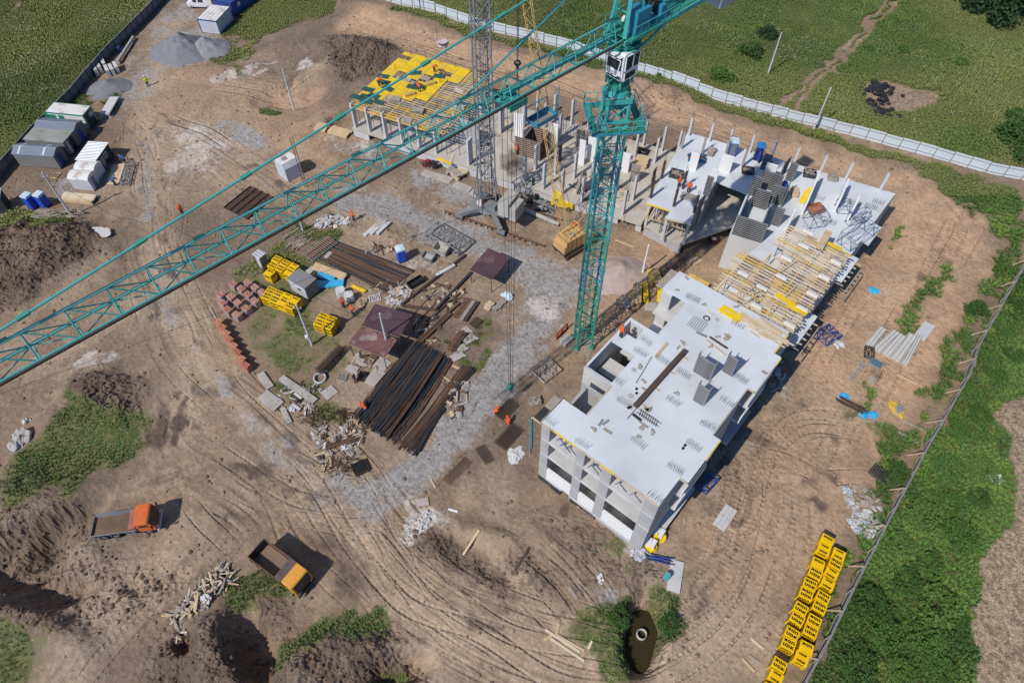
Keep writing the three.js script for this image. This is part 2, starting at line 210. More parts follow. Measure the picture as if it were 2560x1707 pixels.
// warm sandy strip behind and right of the rear wing
poly('sand', [[-28.52,-127.75],[-7.49,-116.28],[21.29,-101.51],[41.9,-87.64],[60.27,-78.99],[65.78,-70.7],[62.6,-61.62],[52.55,-48.81],[46.13,-39.7],[38.7,-33.23],[37.51,-42.01],[35.36,-41.42],[33.75,-46.89],[53.63,-72.47],[55.47,-76.13],[28.91,-90.36],[1.76,-103.4],[-21.24,-113.43],[-32.94,-119.22]], 2.5, .95);
poly('sand', [[37.85,-43.19],[38.7,-33.23],[34.63,-27.38],[28.2,-21.24],[21.93,-17.23],[19.34,-20.82],[22.54,-28.79],[27.8,-36.38],[33.53,-42.01]], 3, .6); poly('sand', [[-62.71,-105.97],[-50.79,-108.62],[-35.34,-98.44],[-25.17,-87.11],[-26.41,-78.02],[-38.56,-87.11],[-50.11,-92.6],[-56.99,-90.36]], 3, .45); poly('sand', [[13.45,-68.97],[29.05,-68.97],[27.27,-59.33],[18.26,-59.33],[16.62,-54.93],[10.83,-50.79],[7.3,-44.4],[4.28,-45.02],[6.71,-53.53]], 2, .5); poly('sand', [[-42.11,-103.78],[-32.82,-103.78],[-30.59,-94.84],[-36.35,-94.45],[-41.32,-97.99]], 2, .7); poly('sand', [[17.85,-28.93],[22.07,-27.68],[20.83,-22.64],[16.19,-22.64],[15.09,-24.96]], 2, .5);
// dark, freshly turned soil (also rough in relief)
const digs = [[[[10.33,-18.81],[14.48,-19.34],[14.86,-16.23],[13.7,-13.54],[10.57,-13.3],[9.76,-15.61]], .5, 1], [[[-71.79,-68.97],[-62.7,-70.27],[-57.68,-68.97],[-54.99,-63.2],[-57.27,-60.85],[-59.72,-57.1],[-63.67,-53.53]], 1], [[[-50.62,-43.49],[-46.91,-44.4],[-41.53,-40.27],[-42.34,-38.29],[-46.31,-38.57],[-49.64,-37.19],[-50.27,-36.38]], .9], [[[-33.03,-114.11],[-29.25,-116.5],[-19.62,-114.11],[-20.5,-107.69],[-23.73,-105.5],[-27.43,-103.78],[-31.49,-107.69]], .8], [[[-53.89,-31.71],[-51.36,-32.21],[-48.76,-29.27],[-51.27,-27.85],[-53.71,-28.32]], .7],
  [[[-53.06,-26.92],[-48.25,-30.24],[-43.73,-27.85],[-41.51,-20.82],[-40.51,-16.08],[-44.18,-15.33],[-48.61,-17.23]], .55, 1], [[[-32.07,-14.59],[-29.85,-16.46],[-25.64,-17.23],[-22.72,-14.96],[-16.53,-15.71],[-11.04,-16.46],[-9.24,-14.23],[-7.03,-10.71],[-31.24,-10.71]], .75], [[[-10.35,-24.96],[-8.25,-25.85],[-6.32,-24.96],[-4.09,-22.93],[0,-21.25],[0,-18.81],[-3.75,-21.25],[-6.16,-22.08],[-8.33,-22.93]], .75], [[[-0.86,-24.96],[1.42,-23.79],[5,-21.25],[4.08,-18.81],[-0.84,-21.52]], .5], [[[2.61,-26.15],[8.17,-26.76],[11.38,-23.79],[10.46,-20.15],[7.72,-20.42],[4.27,-23.79]], .45], [[[9.63,-20.15],[14.48,-20.42],[13.32,-17.77],[11.17,-17.77]], .4], [[[-47.49,-43.19],[-42.86,-44.4],[-42.09,-42.01]], .5], [[[20.89,-104.64],[28.85,-100.43],[27.65,-95.62],[21.55,-99.61]], .35], [[[24.18,-33.88],[21.88,-33.2],[21.71,-30.54],[23.58,-30.86]], .4], [[[-17.62,-68.66],[-11.54,-67.52],[-13.28,-64.77],[-16.89,-65.58]], .35], [[[-51.73,-24.96],[-47.99,-28.46],[-43.96,-27.99],[-40.49,-24.08],[-36.78,-21.52],[-31.09,-21.11],[-34.31,-18.16],[-39.23,-16.87],[-40.69,-16.49],[-48.93,-18.81]], .55, 1], [[[-24.17,-19.34],[-20.98,-19.08],[-20.16,-16.23],[-22.31,-15.73],[-24.95,-16.87]], .5], [[[12.8,-23.79],[14.92,-22.64],[14.59,-20.15],[9.51,-18.81],[8.81,-20.15]], .45], [[[-32.44,-16.49],[-25.95,-17.12],[-23.2,-14.99],[-22.48,-11.8],[-32.26,-11.8]], .6, 1]];
for (const [p, v, reliefOnly] of digs) { if (!reliefOnly) poly('dark', p, 1.6, v); poly('rough', p, 1.6, Math.min(1, v * 1.2)); }
poly('mud', [[-23.55,-65.58],[-12.92,-60.55],[-6.29,-56.32],[-5.05,-52.78],[-5.81,-45.37],[-11.97,-35.07],[-16.78,-38.14],[-13.09,-46.62],[-15.84,-56.08],[-25.71,-62.11]], 2, .42); stroke('mud', [[-19.97,-24.96],[-17.68,-23.21],[-15.71,-21.25],[-15.43,-19.34]], 1.6, 1.8, .55); stroke('mud', [[-29.33,-32.47],[-27.77,-31.71],[-26.56,-32.47]], .8, .6, .6); stroke('mud', [[-27.24,-31.69],[-26.17,-32.35],[-24.4,-31.19],[-22.91,-29.73]], .5, .4, .7); stroke('mud', [[-38.52,-35.42],[-38.76,-40.97]], 1, .8, .6); stroke('mud', [[-36.63,-35.42],[-36.78,-40.97]], .7, .5, .7); stroke('mud', [[20.87,-60.55],[22.78,-63.16],[25.89,-65.58]], 1.6, 1.5, .55); spot('mud', [5.58,0,-27.53], 1, .6, .7); stroke('mud', [[7.25,-47.04],[8.2,-45.79],[5.49,-42.14]], 2, 1.5, .45);
for (const c of [[-89.32,-121.48],[-80.23,-112.73],[-77.79,-118.48],[-83.28,-107.29],[-74.55,-102.13],[-79.41,-94.89],[-75.46,-123.01],[-72.91,-89.27],[-72.2,-127.75]]) spot('flower', c, 5, 5, .8);
for (const c of [[35.53,-121.48],[41.05,-117.01],[30.96,-123.01],[27.73,-111.34],[67.2,-115.56],[72.94,-105.97],[81.04,-111.34],[65.13,-98.44],[57.26,-96.06],[66.96,-93.74],[45.8,-124.57],[12.33,-121.48],[50.93,-112.73],[78.04,-102.13],[88.36,-114.14]]) spot('flower', c, 5, 6, .75);

// ---------- terrain relief ----------
const swells = [ // x, z, radius along, radius across, turn, height
  [...[-64.2,0,-62.41], 9, 6, .3, 2.4], [...[-60.27,0,-65.62], 4, 3, 0, 1.0], [...[-46.71,0,-41.71], 4.2, 3, -.5, 1.5], [...[-48.73,0,-38.57], 4, 2.2, .4, .8], [...[-51.42,0,-30.24], 3, 2, 0, 1],
  [...[-27.17,0,-112.7], 9, 3.6, -.25, 2.0], [...[-29.92,0,-107.25], 3, 2.4, 0, .9], [...[-36.33,0,-100.43], 6, 4, .2, -1.4], [...[-26.81,0,-92.92], 2.2, 1.6, 0, -1.6], [...[-35.52,0,-108.59], 1.7, 1.2, 0, .8],
  [...[-48.28,0,-22.64], 4.6, 3.4, .1, -3], [...[-45.4,0,-17.25], 7, 1.7, -.38, 1.8], [...[-45.3,0,-26.15], 4.6, 1.5, .65, -2.2], [...[-47.36,0,-27.99], 5, 1.3, .55, 1.3], [...[-43.3,0,-19.34], 3, 1.7, .2, -1.8], [...[-50.29,0,-24.96], 5, 1.4, 0, .7],
  [...[-26.83,0,-15.36], 3.4, 2.6, .8, 2.3], [...[-22.8,0,-13.78], 5, 1.9, -1.0, -2.6], [...[-29.46,0,-14.87], 1.3, 1.1, 0, -1.8], [...[-16.85,0,-14.62], 4.4, 1.6, .2, 1.2], [...[-18.44,0,-12.59], 3.4, 1.5, .3, .8], [...[-12.56,0,-13.78], 2.4, 1.5, .4, 1.4], [...[-10.39,0,-12.83], 3, 1.6, .2, -2.2], [...[-20.98,0,-11.89], 5, 1.5, 0, .9],
  [...[12.14,0,-15.92], 3.7, 2.1, 1.4, -3.2], [...[11.52,0,-17.25], 1.2, .8, .5, .7], [...[13.45,0,-14.62], 1.3, .8, 1, .6], [...[14.13,0,-16.74], 1.6, 2, 0, .4], [...[9.05,0,-15.11], 3, 2.4, 0, .5],
  [...[-7.62,0,-24.96], 2, 1.4, .3, .7], [...[-2.98,0,-23.65], 5.5, .7, -.35, -.55], [...[-2.09,0,-21.52], 5, .6, -.4, -.4], [...[-1.58,0,-24.96], 4.5, .8, -.3, .4], [...[0.84,0,-22.36], 6, 1.2, -.6, .5], [...[3.88,0,-20.83], 5, .4, -.85, -.5], [...[6.03,0,-24.96], 6, 3, -.4, .6], [...[2.67,0,-28.46], 2.5, 1.6, .2, -.7],
  [...[24.45,0,-101.67], 7, 2.6, -.4, 1.1], [...[-23.58,0,-126.67], 16, 2.5, -.3, 1.0], [...[-46.64,0,-107.25], 4, 1.5, .4, .8], [...[-40.77,0,-114.11], 3.5, 1.4, .5, .9],
];
function relief(x, z) {
  let h = 0;
  for (const [cx, , cz, rx, rz, t, a] of swells) { const dx = x - cx, dz = z - cz; if (dx * dx + dz * dz > 400) continue; const c = Math.cos(t), s = Math.sin(t), u = (dx * c - dz * s) / rx, v = (dx * s + dz * c) / rz, wob = 1 + .45 * (fbm(x * .35 + cx, z * .35, 3) - .5), d = (u * u + v * v) / (wob * wob); if (d < 4) h += a * (a < -1 ? 1 - sm(.5, 1.25, Math.sqrt(d)) : Math.exp(-Math.pow(d, 1.25))); }
  const q = maskAt('rough', x, z);
  h += (vn(x * .09, z * .09) - .5) * .35 + (fbm(x * .5, z * .5, 3) - .5) * .16 + q * ((fbm(x * .8 + 5, z * .8, 3) - .5) * 1.5 + (vn(x * 1.9, z * 1.9) - .5) * .3);
  return h;
}
// flat where buildings stand
const groundY = (x, z) => relief(x, z);

// ---------- wheel tracks ----------
const TX0 = -105, TX1 = 105, TZ0 = -140, TZ1 = -6, TW = 2048, TH = 2048;
const rut = new Float32Array(TW * TH);
const spline = (pts, step) => { const c = new THREE.CatmullRomCurve3(pts.map(([x, z]) => V(x, 0, z))); return c.getSpacedPoints(Math.ceil(c.getLength() / step)); };
function rutLine(P, off, w, amp, s) {
  for (let i = 1; i < P.length - 1; i++) {
    const dx = P[i + 1].x - P[i - 1].x, dz = P[i + 1].z - P[i - 1].z, l = Math.hypot(dx, dz) || 1, o = off + (vn(i * .008 + s, s) - .5) * 2.6, fade = sm(.35, .65, vn(i * .01 + s * 3, s + 7)) * sm(0, 60, Math.min(i, P.length - i));
    if (fade < .05) continue; const x = P[i].x - dz / l * o, z = P[i].z + dx / l * o, ci = (x - TX0) / (TX1 - TX0) * TW, cj = (z - TZ0) / (TZ1 - TZ0) * TH, ri = Math.ceil(w * 1.8 / (TX1 - TX0) * TW), rj = Math.ceil(w * 1.8 / (TZ1 - TZ0) * TH);
    for (let j = -rj; j <= rj; j++) for (let k = -ri; k <= ri; k++) { const a = Math.round(ci) + k, b = Math.round(cj) + j; if (a < 0 || b < 0 || a >= TW || b >= TH) continue; const ex = (a - ci) * (TX1 - TX0) / TW, ez = (b - cj) * (TZ1 - TZ0) / TH, d = Math.hypot(ex, ez) / w; if (d > 1.8) continue; const p = (d < 1.1 ? -1 + .8 * d * d : .5 * (1.8 - d)) * amp * fade * (.72 + .28 * Math.sign(Math.sin(i * .75 + off))), q = b * TW + a; if (p < 0 ? p < rut[q] : rut[q] >= 0 && p > rut[q]) rut[q] = p; }
  }
}
const trackFamilies = [[[[-25.19,-34.78],[-18.68,-29.27],[-13.9,-23.36],[-8.8,-18.4],[-2.6,-14.96],[4.77,-12.44],[11.58,-11.39],[17.33,-13.87],[22.66,-18.8],[26.49,-24.67],[29.39,-31.22]], 17, 5], [[[-52.16,-75.2],[-48.52,-65.62],[-43.96,-56.37],[-39.05,-48.81],[-33.94,-43.19],[-27.54,-36.92],[-21.81,-31.71]], 7, 3], [[[-59,-42.01],[-52.22,-45.02],[-46.51,-50.79],[-43.19,-55.65]], 9, 5], [[[-41.47,-43.19],[-38.8,-38.57],[-36.31,-34.26],[-31.76,-31.22],[-27.43,-28.32],[-24.08,-25.11]], 9, 3.5], [[[-29.33,-28.79],[-31.63,-24.23],[-36.23,-20],[-40.47,-14.96],[-42.68,-11.81]], 8, 5],
  [[[29.85,-31.22],[35.22,-39.13],[41.11,-45.63],[48.33,-54.93],[57.22,-65.62],[62.83,-72.47]], 9, 4], [[[-56.34,-94.89],[-46.59,-87.11],[-36.99,-79.96],[-27.98,-72.47],[-19.57,-68.97]], 6, 4], [[[-49.94,-105.32],[-39.2,-103.4],[-31.69,-111.34],[-27.3,-118.48]], 7, 3], [[[1.03,-24.23],[4.33,-20.82],[6.25,-18.01],[6.91,-15.71]], 9, 2.5], [[[-15.73,-27.38],[-13.58,-24.23],[-11.5,-20.82],[-7.55,-18.01],[-2.22,-15.33]], 9, 3], [[[2.9,-52.15],[-2.8,-42.6],[-8.2,-33.74],[-13.34,-29.75],[-21.37,-29.27],[-28.35,-32.21]], 6, 2.5], [[[19.63,-22.5],[24.28,-26.46],[27.79,-32.21],[32.56,-36.38],[38.58,-35.84]], 8, 5], [[[-59.14,-94.89],[-54.63,-83.97],[-51.25,-74.28]], 6, 2], [[[22,-33.23],[25.03,-32.21],[28.6,-31.71],[32.64,-29.75]], 5, 3], [[[-27.69,-121.48],[-13.69,-115.56],[9.07,-103.4],[35.29,-88.18],[52,-77.07]], 6, 3], [[[-38.06,-36.92],[-36.62,-38.57],[-33.61,-36.38]], 4, 2], [[[-38.08,-34.02],[-38.44,-37.77],[-38.82,-41.17]], 4, 1], [[[-36.47,-34.37],[-36.52,-37.77],[-36.67,-41.17]], 3, .7], [[[-39.26,-28.93],[-36.13,-30.86],[-32.36,-33.2]], 6, 1.5], [[[-35.77,-101.26],[-34.77,-103.78],[-33.11,-105.5]], 8, 3]];
let tk = 1; for (const [p, n, spread] of trackFamilies) { const P = spline(p, .07); for (let i = 0; i < n; i++) { const o = rr(-spread, spread), thin = rnd() < .62, w = thin ? rr(.1, .2) : rr(.25, .45), a = thin ? rr(.5, 1) : rr(.15, .45); tk += 3.7; rutLine(P, o - .85, w, a, tk); rutLine(P, o + .85, w, a, tk); } }

// lanes of dry dust or damp earth, metres wide, along the driven routes
for (const [p, n, spread] of trackFamilies) for (let i = 0; i < 4; i++) { const o = rr(-spread, spread), q = p.map(([x, z], k) => { const a = p[Math.max(0, k - 1)], b = p[Math.min(p.length - 1, k + 1)], l = Math.hypot(b[0] - a[0], b[1] - a[1]) || 1; return [x - (b[1] - a[1]) / l * o, z + (b[0] - a[0]) / l * o]; }); stroke(i % 2 ? 'mud' : 'worn', q, rr(.3, .9), rr(.6, 1), i % 2 ? rr(.3, .5) : rr(.6, .95)); }
// ---------- ground colour and relief maps ----------
const colArr = new Uint8Array(TW * TH * 4), bmpArr = new Uint8Array(TW * TH * 4);
{
  const mix = (a, b, t) => { a[0] += (b[0] - a[0]) * t; a[1] += (b[1] - a[1]) * t; a[2] += (b[2] - a[2]) * t; };
  const LUT = new Uint8Array(4096); for (let i = 0; i < 4096; i++) LUT[i] = Math.round(toS(i / 4095));
  const c = [0, 0, 0];
  for (let j = 0; j < TH; j++) {
    const z = TZ0 + (j + .5) / TH * (TZ1 - TZ0);
    for (let i = 0; i < TW; i++) {
      const x = TX0 + (i + .5) / TW * (TX1 - TX0);
      const wx = (vn(x * .5, z * .5) - .5) * 1.6 + (vn(x * 2.1 + 9, z * 2.1) - .5) * .5, wz = (vn(x * .5 + 50, z * .5 + 3) - .5) * 1.6 + (vn(x * 2.1, z * 2.1 + 70) - .5) * .5, X = x + wx, Z = z + wz;
      const big = fbm(x * .06, z * .06 + 4, 3), mid = fbm(x * .45 + 30, z * .45, 3), fine = vn(x * 3.1, z * 3.1) * .5 + vn(x * 7.3, z * 7.3) * .3 + vn(x * 15, z * 15) * .2, speck = LAT[(i * 7919 + j * 104729) & 65535];
      c[0] = .25; c[1] = .181; c[2] = .124;
      mix(c, [.33, .245, .17], sm(.4, .72, mid)); mix(c, [.175, .13, .096], sm(.55, .3, big) * .7); mix(c, [.36, .28, .21], sm(.58, .8, fbm(x * .13 + 70, z * .13, 4)) * .6);
      const sand = maskAt('sand', X, Z); if (sand > 0) mix(c, [.52, .345, .22], sand * (.6 + .4 * sm(.3, .6, mid)));
      const worn = maskAt('worn', X, Z); if (worn > 0) mix(c, [.46, .35, .245], worn * (1 - sand * .6) * (.35 + .5 * sm(.3, .65, fbm(x * .2 + 8, z * .2, 2))));
      const mud = maskAt('mud', X, Z); if (mud > 0) mix(c, [.125, .088, .066], sm(.25, .75, mud + (mid - .5) * .8));
      const dark = maskAt('dark', X, Z); if (dark > 0) mix(c, mid > .52 ? [.165, .115, .082] : [.115, .082, .062], sm(.15, .7, dark + (fine - .5) * .9) * .9);
      const R = rut[j * TW + i];
      const gr = maskAt('gravel', X, Z); let gv = 0; if (gr > 0) { gv = sm(.15, .95, gr + (mid - .5) * 1.2 + (fine - .5) * .6); const g = .3 + (speck - .5) * .11 + (fine - .5) * .08; mix(c, [g, g * .985, g * .975], gv * .88); }
      const pl = maskAt('pale', X, Z); if (pl > 0) mix(c, [.55, .51, .47], sm(.2, 1.0, pl + (mid - .5) * .9 + (fine - .5) * .7) * .8);
      const stw = maskAt('straw', X, Z); if (stw > 0) mix(c, speck > .8 ? [.5, .4, .28] : fine > .5 ? [.31, .235, .155] : [.22, .165, .11], stw * .9);
      const gs = maskAt('grass', X, Z); let gg = 0; if (gs > 0) { gg = sm(.35, .62, gs + (mid - .5) * .9 + (fine - .5) * .5); mix(c, fine > .5 ? [.12, .135, .045] : [.085, .1, .034], gg * .85); if (gg > .4 && speck > .993) mix(c, [.6, .62, .5], .5); }
      const gn = 1 + (fine - .5) * .62 + (speck - .5) * .32;
      const o = (j * TW + i) * 4; for (let k = 0; k < 3; k++) colArr[o + k] = LUT[Math.max(0, Math.min(4095, Math.round(c[k] * gn * 4095)))]; colArr[o + 3] = 255;
      const rough = maskAt('rough', x, z), b = .5 + R * .3 * (1 - gv * .5) + (fine - .5) * (.18 + .8 * rough) - rough * Math.abs(vn(x * 1.7 + 3, z * 1.7) - .5) * .7 + (mid - .5) * .2 * (1 + rough) + (speck - .5) * .05 * gv;
      bmpArr[o] = bmpArr[o + 1] = bmpArr[o + 2] = Math.max(0, Math.min(255, b * 255)); bmpArr[o + 3] = 255;
    }
  }
}
const groundTex = (arr, srgb) => { const t = new THREE.DataTexture(arr, TW, TH); t.magFilter = THREE.LinearFilter; t.wrapS = t.wrapT = THREE.MirroredRepeatWrapping; if (srgb) t.colorSpace = THREE.SRGBColorSpace; t.needsUpdate = true; return t; };
const groundMat = new THREE.MeshStandardMaterial({ map: groundTex(colArr, true), bumpMap: groundTex(bmpArr, false), bumpScale: .6, roughness: 1 });
{
  const axis = (a, b, s, lo, hi) => { const r = []; for (let v = a; v <= b + 1e-6; v += s) r.push(v); let st = s; for (let v = a; v > lo;) { st *= 1.5; v = Math.max(lo, v - st); r.unshift(v); } st = s; for (let v = r[r.length - 1]; v < hi;) { st *= 1.5; v = Math.min(hi, v + st); r.push(v); } return r; };
  const xs = axis(-104, 104, .36, -900, 900), zs = axis(-138, -8, .36, -1400, 500), nx = xs.length, nz = zs.length, pos = new Float32Array(nx * nz * 3), uv = new Float32Array(nx * nz * 2), idx = new Uint32Array((nx - 1) * (nz - 1) * 6);
  for (let j = 0, k = 0; j < nz; j++) for (let i = 0; i < nx; i++, k++) { pos[k * 3] = xs[i]; pos[k * 3 + 1] = relief(xs[i], zs[j]); pos[k * 3 + 2] = zs[j]; uv[k * 2] = (xs[i] - TX0) / (TX1 - TX0); uv[k * 2 + 1] = (zs[j] - TZ0) / (TZ1 - TZ0); }
  for (let j = 0, q = 0; j < nz - 1; j++) for (let i = 0; i < nx - 1; i++) { const a = j * nx + i, b = a + nx; idx[q++] = a; idx[q++] = b; idx[q++] = a + 1; idx[q++] = a + 1; idx[q++] = b; idx[q++] = b + 1; }
  const g = new THREE.BufferGeometry(); g.setAttribute('position', new THREE.BufferAttribute(pos, 3)); g.setAttribute('uv', new THREE.BufferAttribute(uv, 2)); g.setIndex(new THREE.BufferAttribute(idx, 1)); g.computeVertexNormals();
  tag(mesh(scene, 'ground', g, groundMat), null, null, null, 'structure');
}
// ---------- the concrete frame: front block, rear wings ----------
const F1 = { p: [2.73, 0, -31.41], t: -40 * Math.PI / 180 }, F2 = { p: [-11.1, 0, -79.8], t: -26.5 * Math.PI / 180 };
const inFrame = (F) => (a, b, y = 0) => { const c = Math.cos(-F.t), s = Math.sin(-F.t); return [F.p[0] + a * c + b * s, y, F.p[2] + a * s - b * c]; };
const w1 = inFrame(F1), w2 = inFrame(F2), xz = (p) => [p[0], p[2]];
const TOP = 11.6, L3 = 8.8, L2 = 5.9, L1 = 1.3;
const rebarRow = (n, dx, h, lean = .25) => { const l = []; for (let i = 0; i < n; i++) for (let k = 0; k < 2; k++) { const x = (i - n / 2) * dx, z = k * .22 - .1; l.push(gBar([x, 0, z], [x + rr(-lean, lean), h * rr(.8, 1.1), z + rr(-lean, lean) * .7], .012, 4)); } return mergeGeometries(l.map((g) => g.toNonIndexed())); };
const rebarGeos = [rebarRow(7, .22, .85, .07), rebarRow(6, .24, .8, .09), rebarRow(8, .2, .9, .06)], colRebar = rebarRow(3, .12, .9, .06);
{
  const B = thing('concrete_building', 'three storey bare concrete block with clean pale grey roof slab and open front bays', 'building', F1.p, F1.t);
  const o2 = (a) => a.map(([x, b]) => [x, -b]);
  const out = o2([[0, 0], [12.65, 0], [12.65, 3.3], [13.45, 3.3], [13.45, 8.85], [12.65, 8.85], [12.65, 15.4], [13.45, 15.4], [13.45, 20.7], [12.65, 20.7], [12.65, 24.1], [-.2, 24.1], [-.3, 20.9], [2.8, 20.9], [2.8, 15.35], [-.65, 15.35], [-.65, 7.4], [2.75, 7.4], [2.75, 3.2], [.05, 3.2]]);
  const hole1 = o2([[-.42, 7.65], [2.42, 7.65], [2.42, 11.75], [-.42, 11.75]]), hole2 = o2([[-.42, 13.4], [1.3, 13.4], [1.3, 15.1], [-.42, 15.1]]);
  prism(B, 'roof_slab', M.slab, out, TOP - .25, .25, [hole1, hole2]);
  for (const y of [L3, L2, L1]) prism(B, 'floor_slab', M.concLight, o2([[.06, .06], [12.6, .06], [12.6, 3.3], [13.4, 3.3], [13.4, 8.85], [12.6, 8.85], [12.6, 15.4], [13.4, 15.4], [13.4, 20.7], [12.6, 20.7], [12.6, 24.05], [-.2, 24.05], [-.25, 20.9], [2.75, 20.9], [2.75, 15.4], [2.75, 3.2], [.06, 3.2]]), y - .3, .3);
  // front columns run back into the block as cross walls
  for (const [a0, a1] of [[0, .97], [4.0, 4.95], [6.85, 7.85], [11.35, 12.64]]) for (const [y0, y1] of [[-1.2, L2 - .3], [L2, L3 - .3], [L3, TOP - .25]]) { box(B, 'front_column', M.conc, a1 - a0, y1 - y0, .32, (a0 + a1) / 2, y0, -.17); box(B, 'cross_wall', M.conc, .3, y1 - y0, 5.2, a1 - .16, y0, -2.94); }
  for (const [a0, a1] of [[.97, 4.0], [4.95, 6.85], [7.85, 11.35]]) { box(B, 'block_parapet', M.block, a1 - a0 - .02, 1.9, .25, (a0 + a1) / 2, 1.25, -.15); box(B, 'edge_beam', M.concLight, a1 - a0 - .02, .34, .24, (a0 + a1) / 2, L3 - .4, -.13); box(B, 'edge_beam', M.concLight, a1 - a0 - .02, .2, .24, (a0 + a1) / 2, L2 - .25, -.13); }
  box(B, 'plinth_wall', M.concLight, 2.1, .5, .3, 2.02, .75, -.15); box(B, 'plinth_wall', M.concLight, 7.4, .5, .3, 7.65, .75, -.15); box(B, 'plinth_wall', M.tar, 2.9, 2.4, .32, 1.45, -1.65, -.155); box(B, 'plinth_wall', M.tar, 3.3, 2.4, .32, 5.75, -1.65, -.155); box(B, 'plinth_wall', M.conc, 5.2, 2.4, .31, 10, -1.65, -.15);
  box(B, 'back_wall', M.conc, 12.2, TOP - .3, .2, 6.3, 0, -6);
  for (const [b0, b1] of [[.35, 3.2], [8.9, 15.3], [20.8, 24]]) for (const [y0, y1] of [[-1, L2 - .3], [L2, L3 - .3], [L3, TOP - .25]]) box(B, 'side_wall', M.conc, .25, y1 - y0, b1 - b0, 12.5, y0, -(b0 + b1) / 2);
  for (const [b0, b1] of [[3.3, 8.85], [15.4, 20.7]]) for (const y of [L2, L3]) { box(B, 'balcony_parapet', M.block, .12, .9, b1 - b0 - .1, 13.33, y, -(b0 + b1) / 2); }
  // lift and stair shaft
  box(B, 'shaft_wall', M.concLight, 3.4, TOP - .002 + 1, .24, 1.05, -1, -7.5); box(B, 'shaft_wall', M.concLight, .22, TOP - .26, 7.5, -.535, 0, -11.4); box(B, 'shaft_wall', M.concLight, 3.2, TOP - .27, .24, 1.1, 0, -15.22); box(B, 'shaft_wall', M.concLight, .24, TOP - .27, 7.5, 2.56, 0, -11.4);
  box(B, 'stair_landing', M.concLight, 2.6, .25, 2.1, 1.0, L3 - .1, -10.6); box(B, 'stair_landing', M.concLight, 2.6, .25, 1.6, 1.0, L2, -8.6); box(B, 'stair_landing', M.concLight, 2.4, .2, 1.5, .9, L3 - .8, -14.2);
  box(B, 'recess_wall', M.concLight, 1.2, TOP - .26, .24, .4, 0, -20.75); box(B, 'recess_wall', M.concLight, 1.9, 3.2, .24, 1.2, 2, -20.72); box(B, 'recess_wall', M.concLight, .24, TOP - .27, 5.3, 2.66, 0, -18.2);
  for (const y of [L2, L3]) box(B, 'recess_ledge', M.concLight, 2.9, .24, 1.4, 1.3, y, -20.2);
  // edge shutter boards left on the slab rim
  for (const [a0, a1, m] of [[.2, 1.4, M.timber], [1.4, 3.1, M.formYellow], [3.12, 3.9, M.formYellow], [3.95, 6.6, M.timber], [6.65, 8.1, M.formYellow], [8.15, 10, M.timber], [10.05, 12.6, M.timber]]) box(B, 'edge_board', m, a1 - a0 - .03, .24, .07, (a0 + a1) / 2, TOP - .22, .04);
  box(B, 'edge_board', M.timberGrey, .08, .3, 3.1, -.08, TOP - .26, -1.6); box(B, 'edge_board', M.tar, .9, .06, 1.5, -.5, TOP - .3, -.8); box(B, 'edge_board', M.timberGrey, .9, .06, 1.5, -.5, TOP - .3, -2.4); box(B, 'edge_board', M.timber, 1.1, .16, .1, -.5, TOP - .3, .12);
  for (const [b0, b1, m] of [[3.4, 6.2, M.darkSteel], [6.25, 8.8, M.formYellow], [15.5, 19.4, M.timberGrey], [19.5, 20.6, M.formYellow]]) box(B, 'edge_board', m, .09, .32, b1 - b0, 13.5, TOP - .32, -(b0 + b1) / 2);
  box(B, 'edge_board', M.timberGrey, .1, .34, 6.3, 12.71, TOP - .33, -12.1); box(B, 'edge_board', M.formYellow, .1, .3, 2.9, 12.71, TOP - .31, -22.3); box(B, 'edge_board', M.timber, .8, .12, .1, 13.05, TOP - .02, -3.22); box(B, 'edge_board', M.timber, .8, .12, .1, 13.05, TOP - .02, -15.3);
  box(B, 'edge_board', M.timber, .09, .25, 3.9, 2.68, TOP - .24, -5.3); box(B, 'edge_board', M.beamYellow, .1, .2, 2.6, 2.62, TOP - .4, -5.2); box(B, 'edge_board', M.timber, 2.9, .2, .09, 1.2, TOP - .25, -20.98); box(B, 'edge_board', M.timberGrey, .9, .12, 3, -.7, TOP - .35, -22.5);
  for (const [x, z] of [[3.06,21.39],[8.34,21.32],[2.31,13.64],[2.72,12.12],[7.29,12.61],[11.69,15.65],[8.15,9.41],[12.03,12.56],[11.98,9.2],[4.72,6.32],[0.58,0.32],[4.33,0.37],[8.12,3.64],[12.04,6.56],[4.87,12.69],[2.77,7.95]]) { const r = mesh(B, 'rebar_starters', pick(rebarGeos), M.darkSteel); r.position.set(x, TOP, -z); r.rotation.y = rr(-.15, .15); }
  for (const [x, z] of [[11.99,3.6],[12.06,0.25]]) { const r = mesh(B, 'rebar_starters', pick(rebarGeos), M.darkSteel); r.position.set(x, TOP, -z); }
  { const r = mesh(B, 'rebar_starters', rebarRow(16, .2, .35, .08), M.darkSteel); r.position.set(1, TOP, -7.5); }
  for (let i = 0; i < 7; i++) { const r = mesh(B, 'rebar_starters', rebarGeos[i % 3], M.darkSteel); r.position.set(3.5 + i * 1.4, TOP - .2, -24.2); r.scale.set(.8, .4, 1); }
  // props and blocks on the floors behind the open front
  for (const [a, b, y] of [[1.7, .9, L3], [2.3, .7, L3], [2.9, .8, L3], [5.6, .6, L3], [5.9, .9, L3], [8.5, .8, L3], [10.1, .8, L3]]) { bar(B, 'prop', a > 2.5 ? M.blueProp : M.darkSteel, [a, y, -b], [a + .05, y + 2.5, -b - .1], .04); bar(B, 'prop', M.blueProp, [a, y + .03, -b], [a + .9, y + .06, -b + .3], .035); bar(B, 'prop', M.blueProp, [a + .1, y + .9, -b], [a - .3, y + .04, -b + .35], .03); }
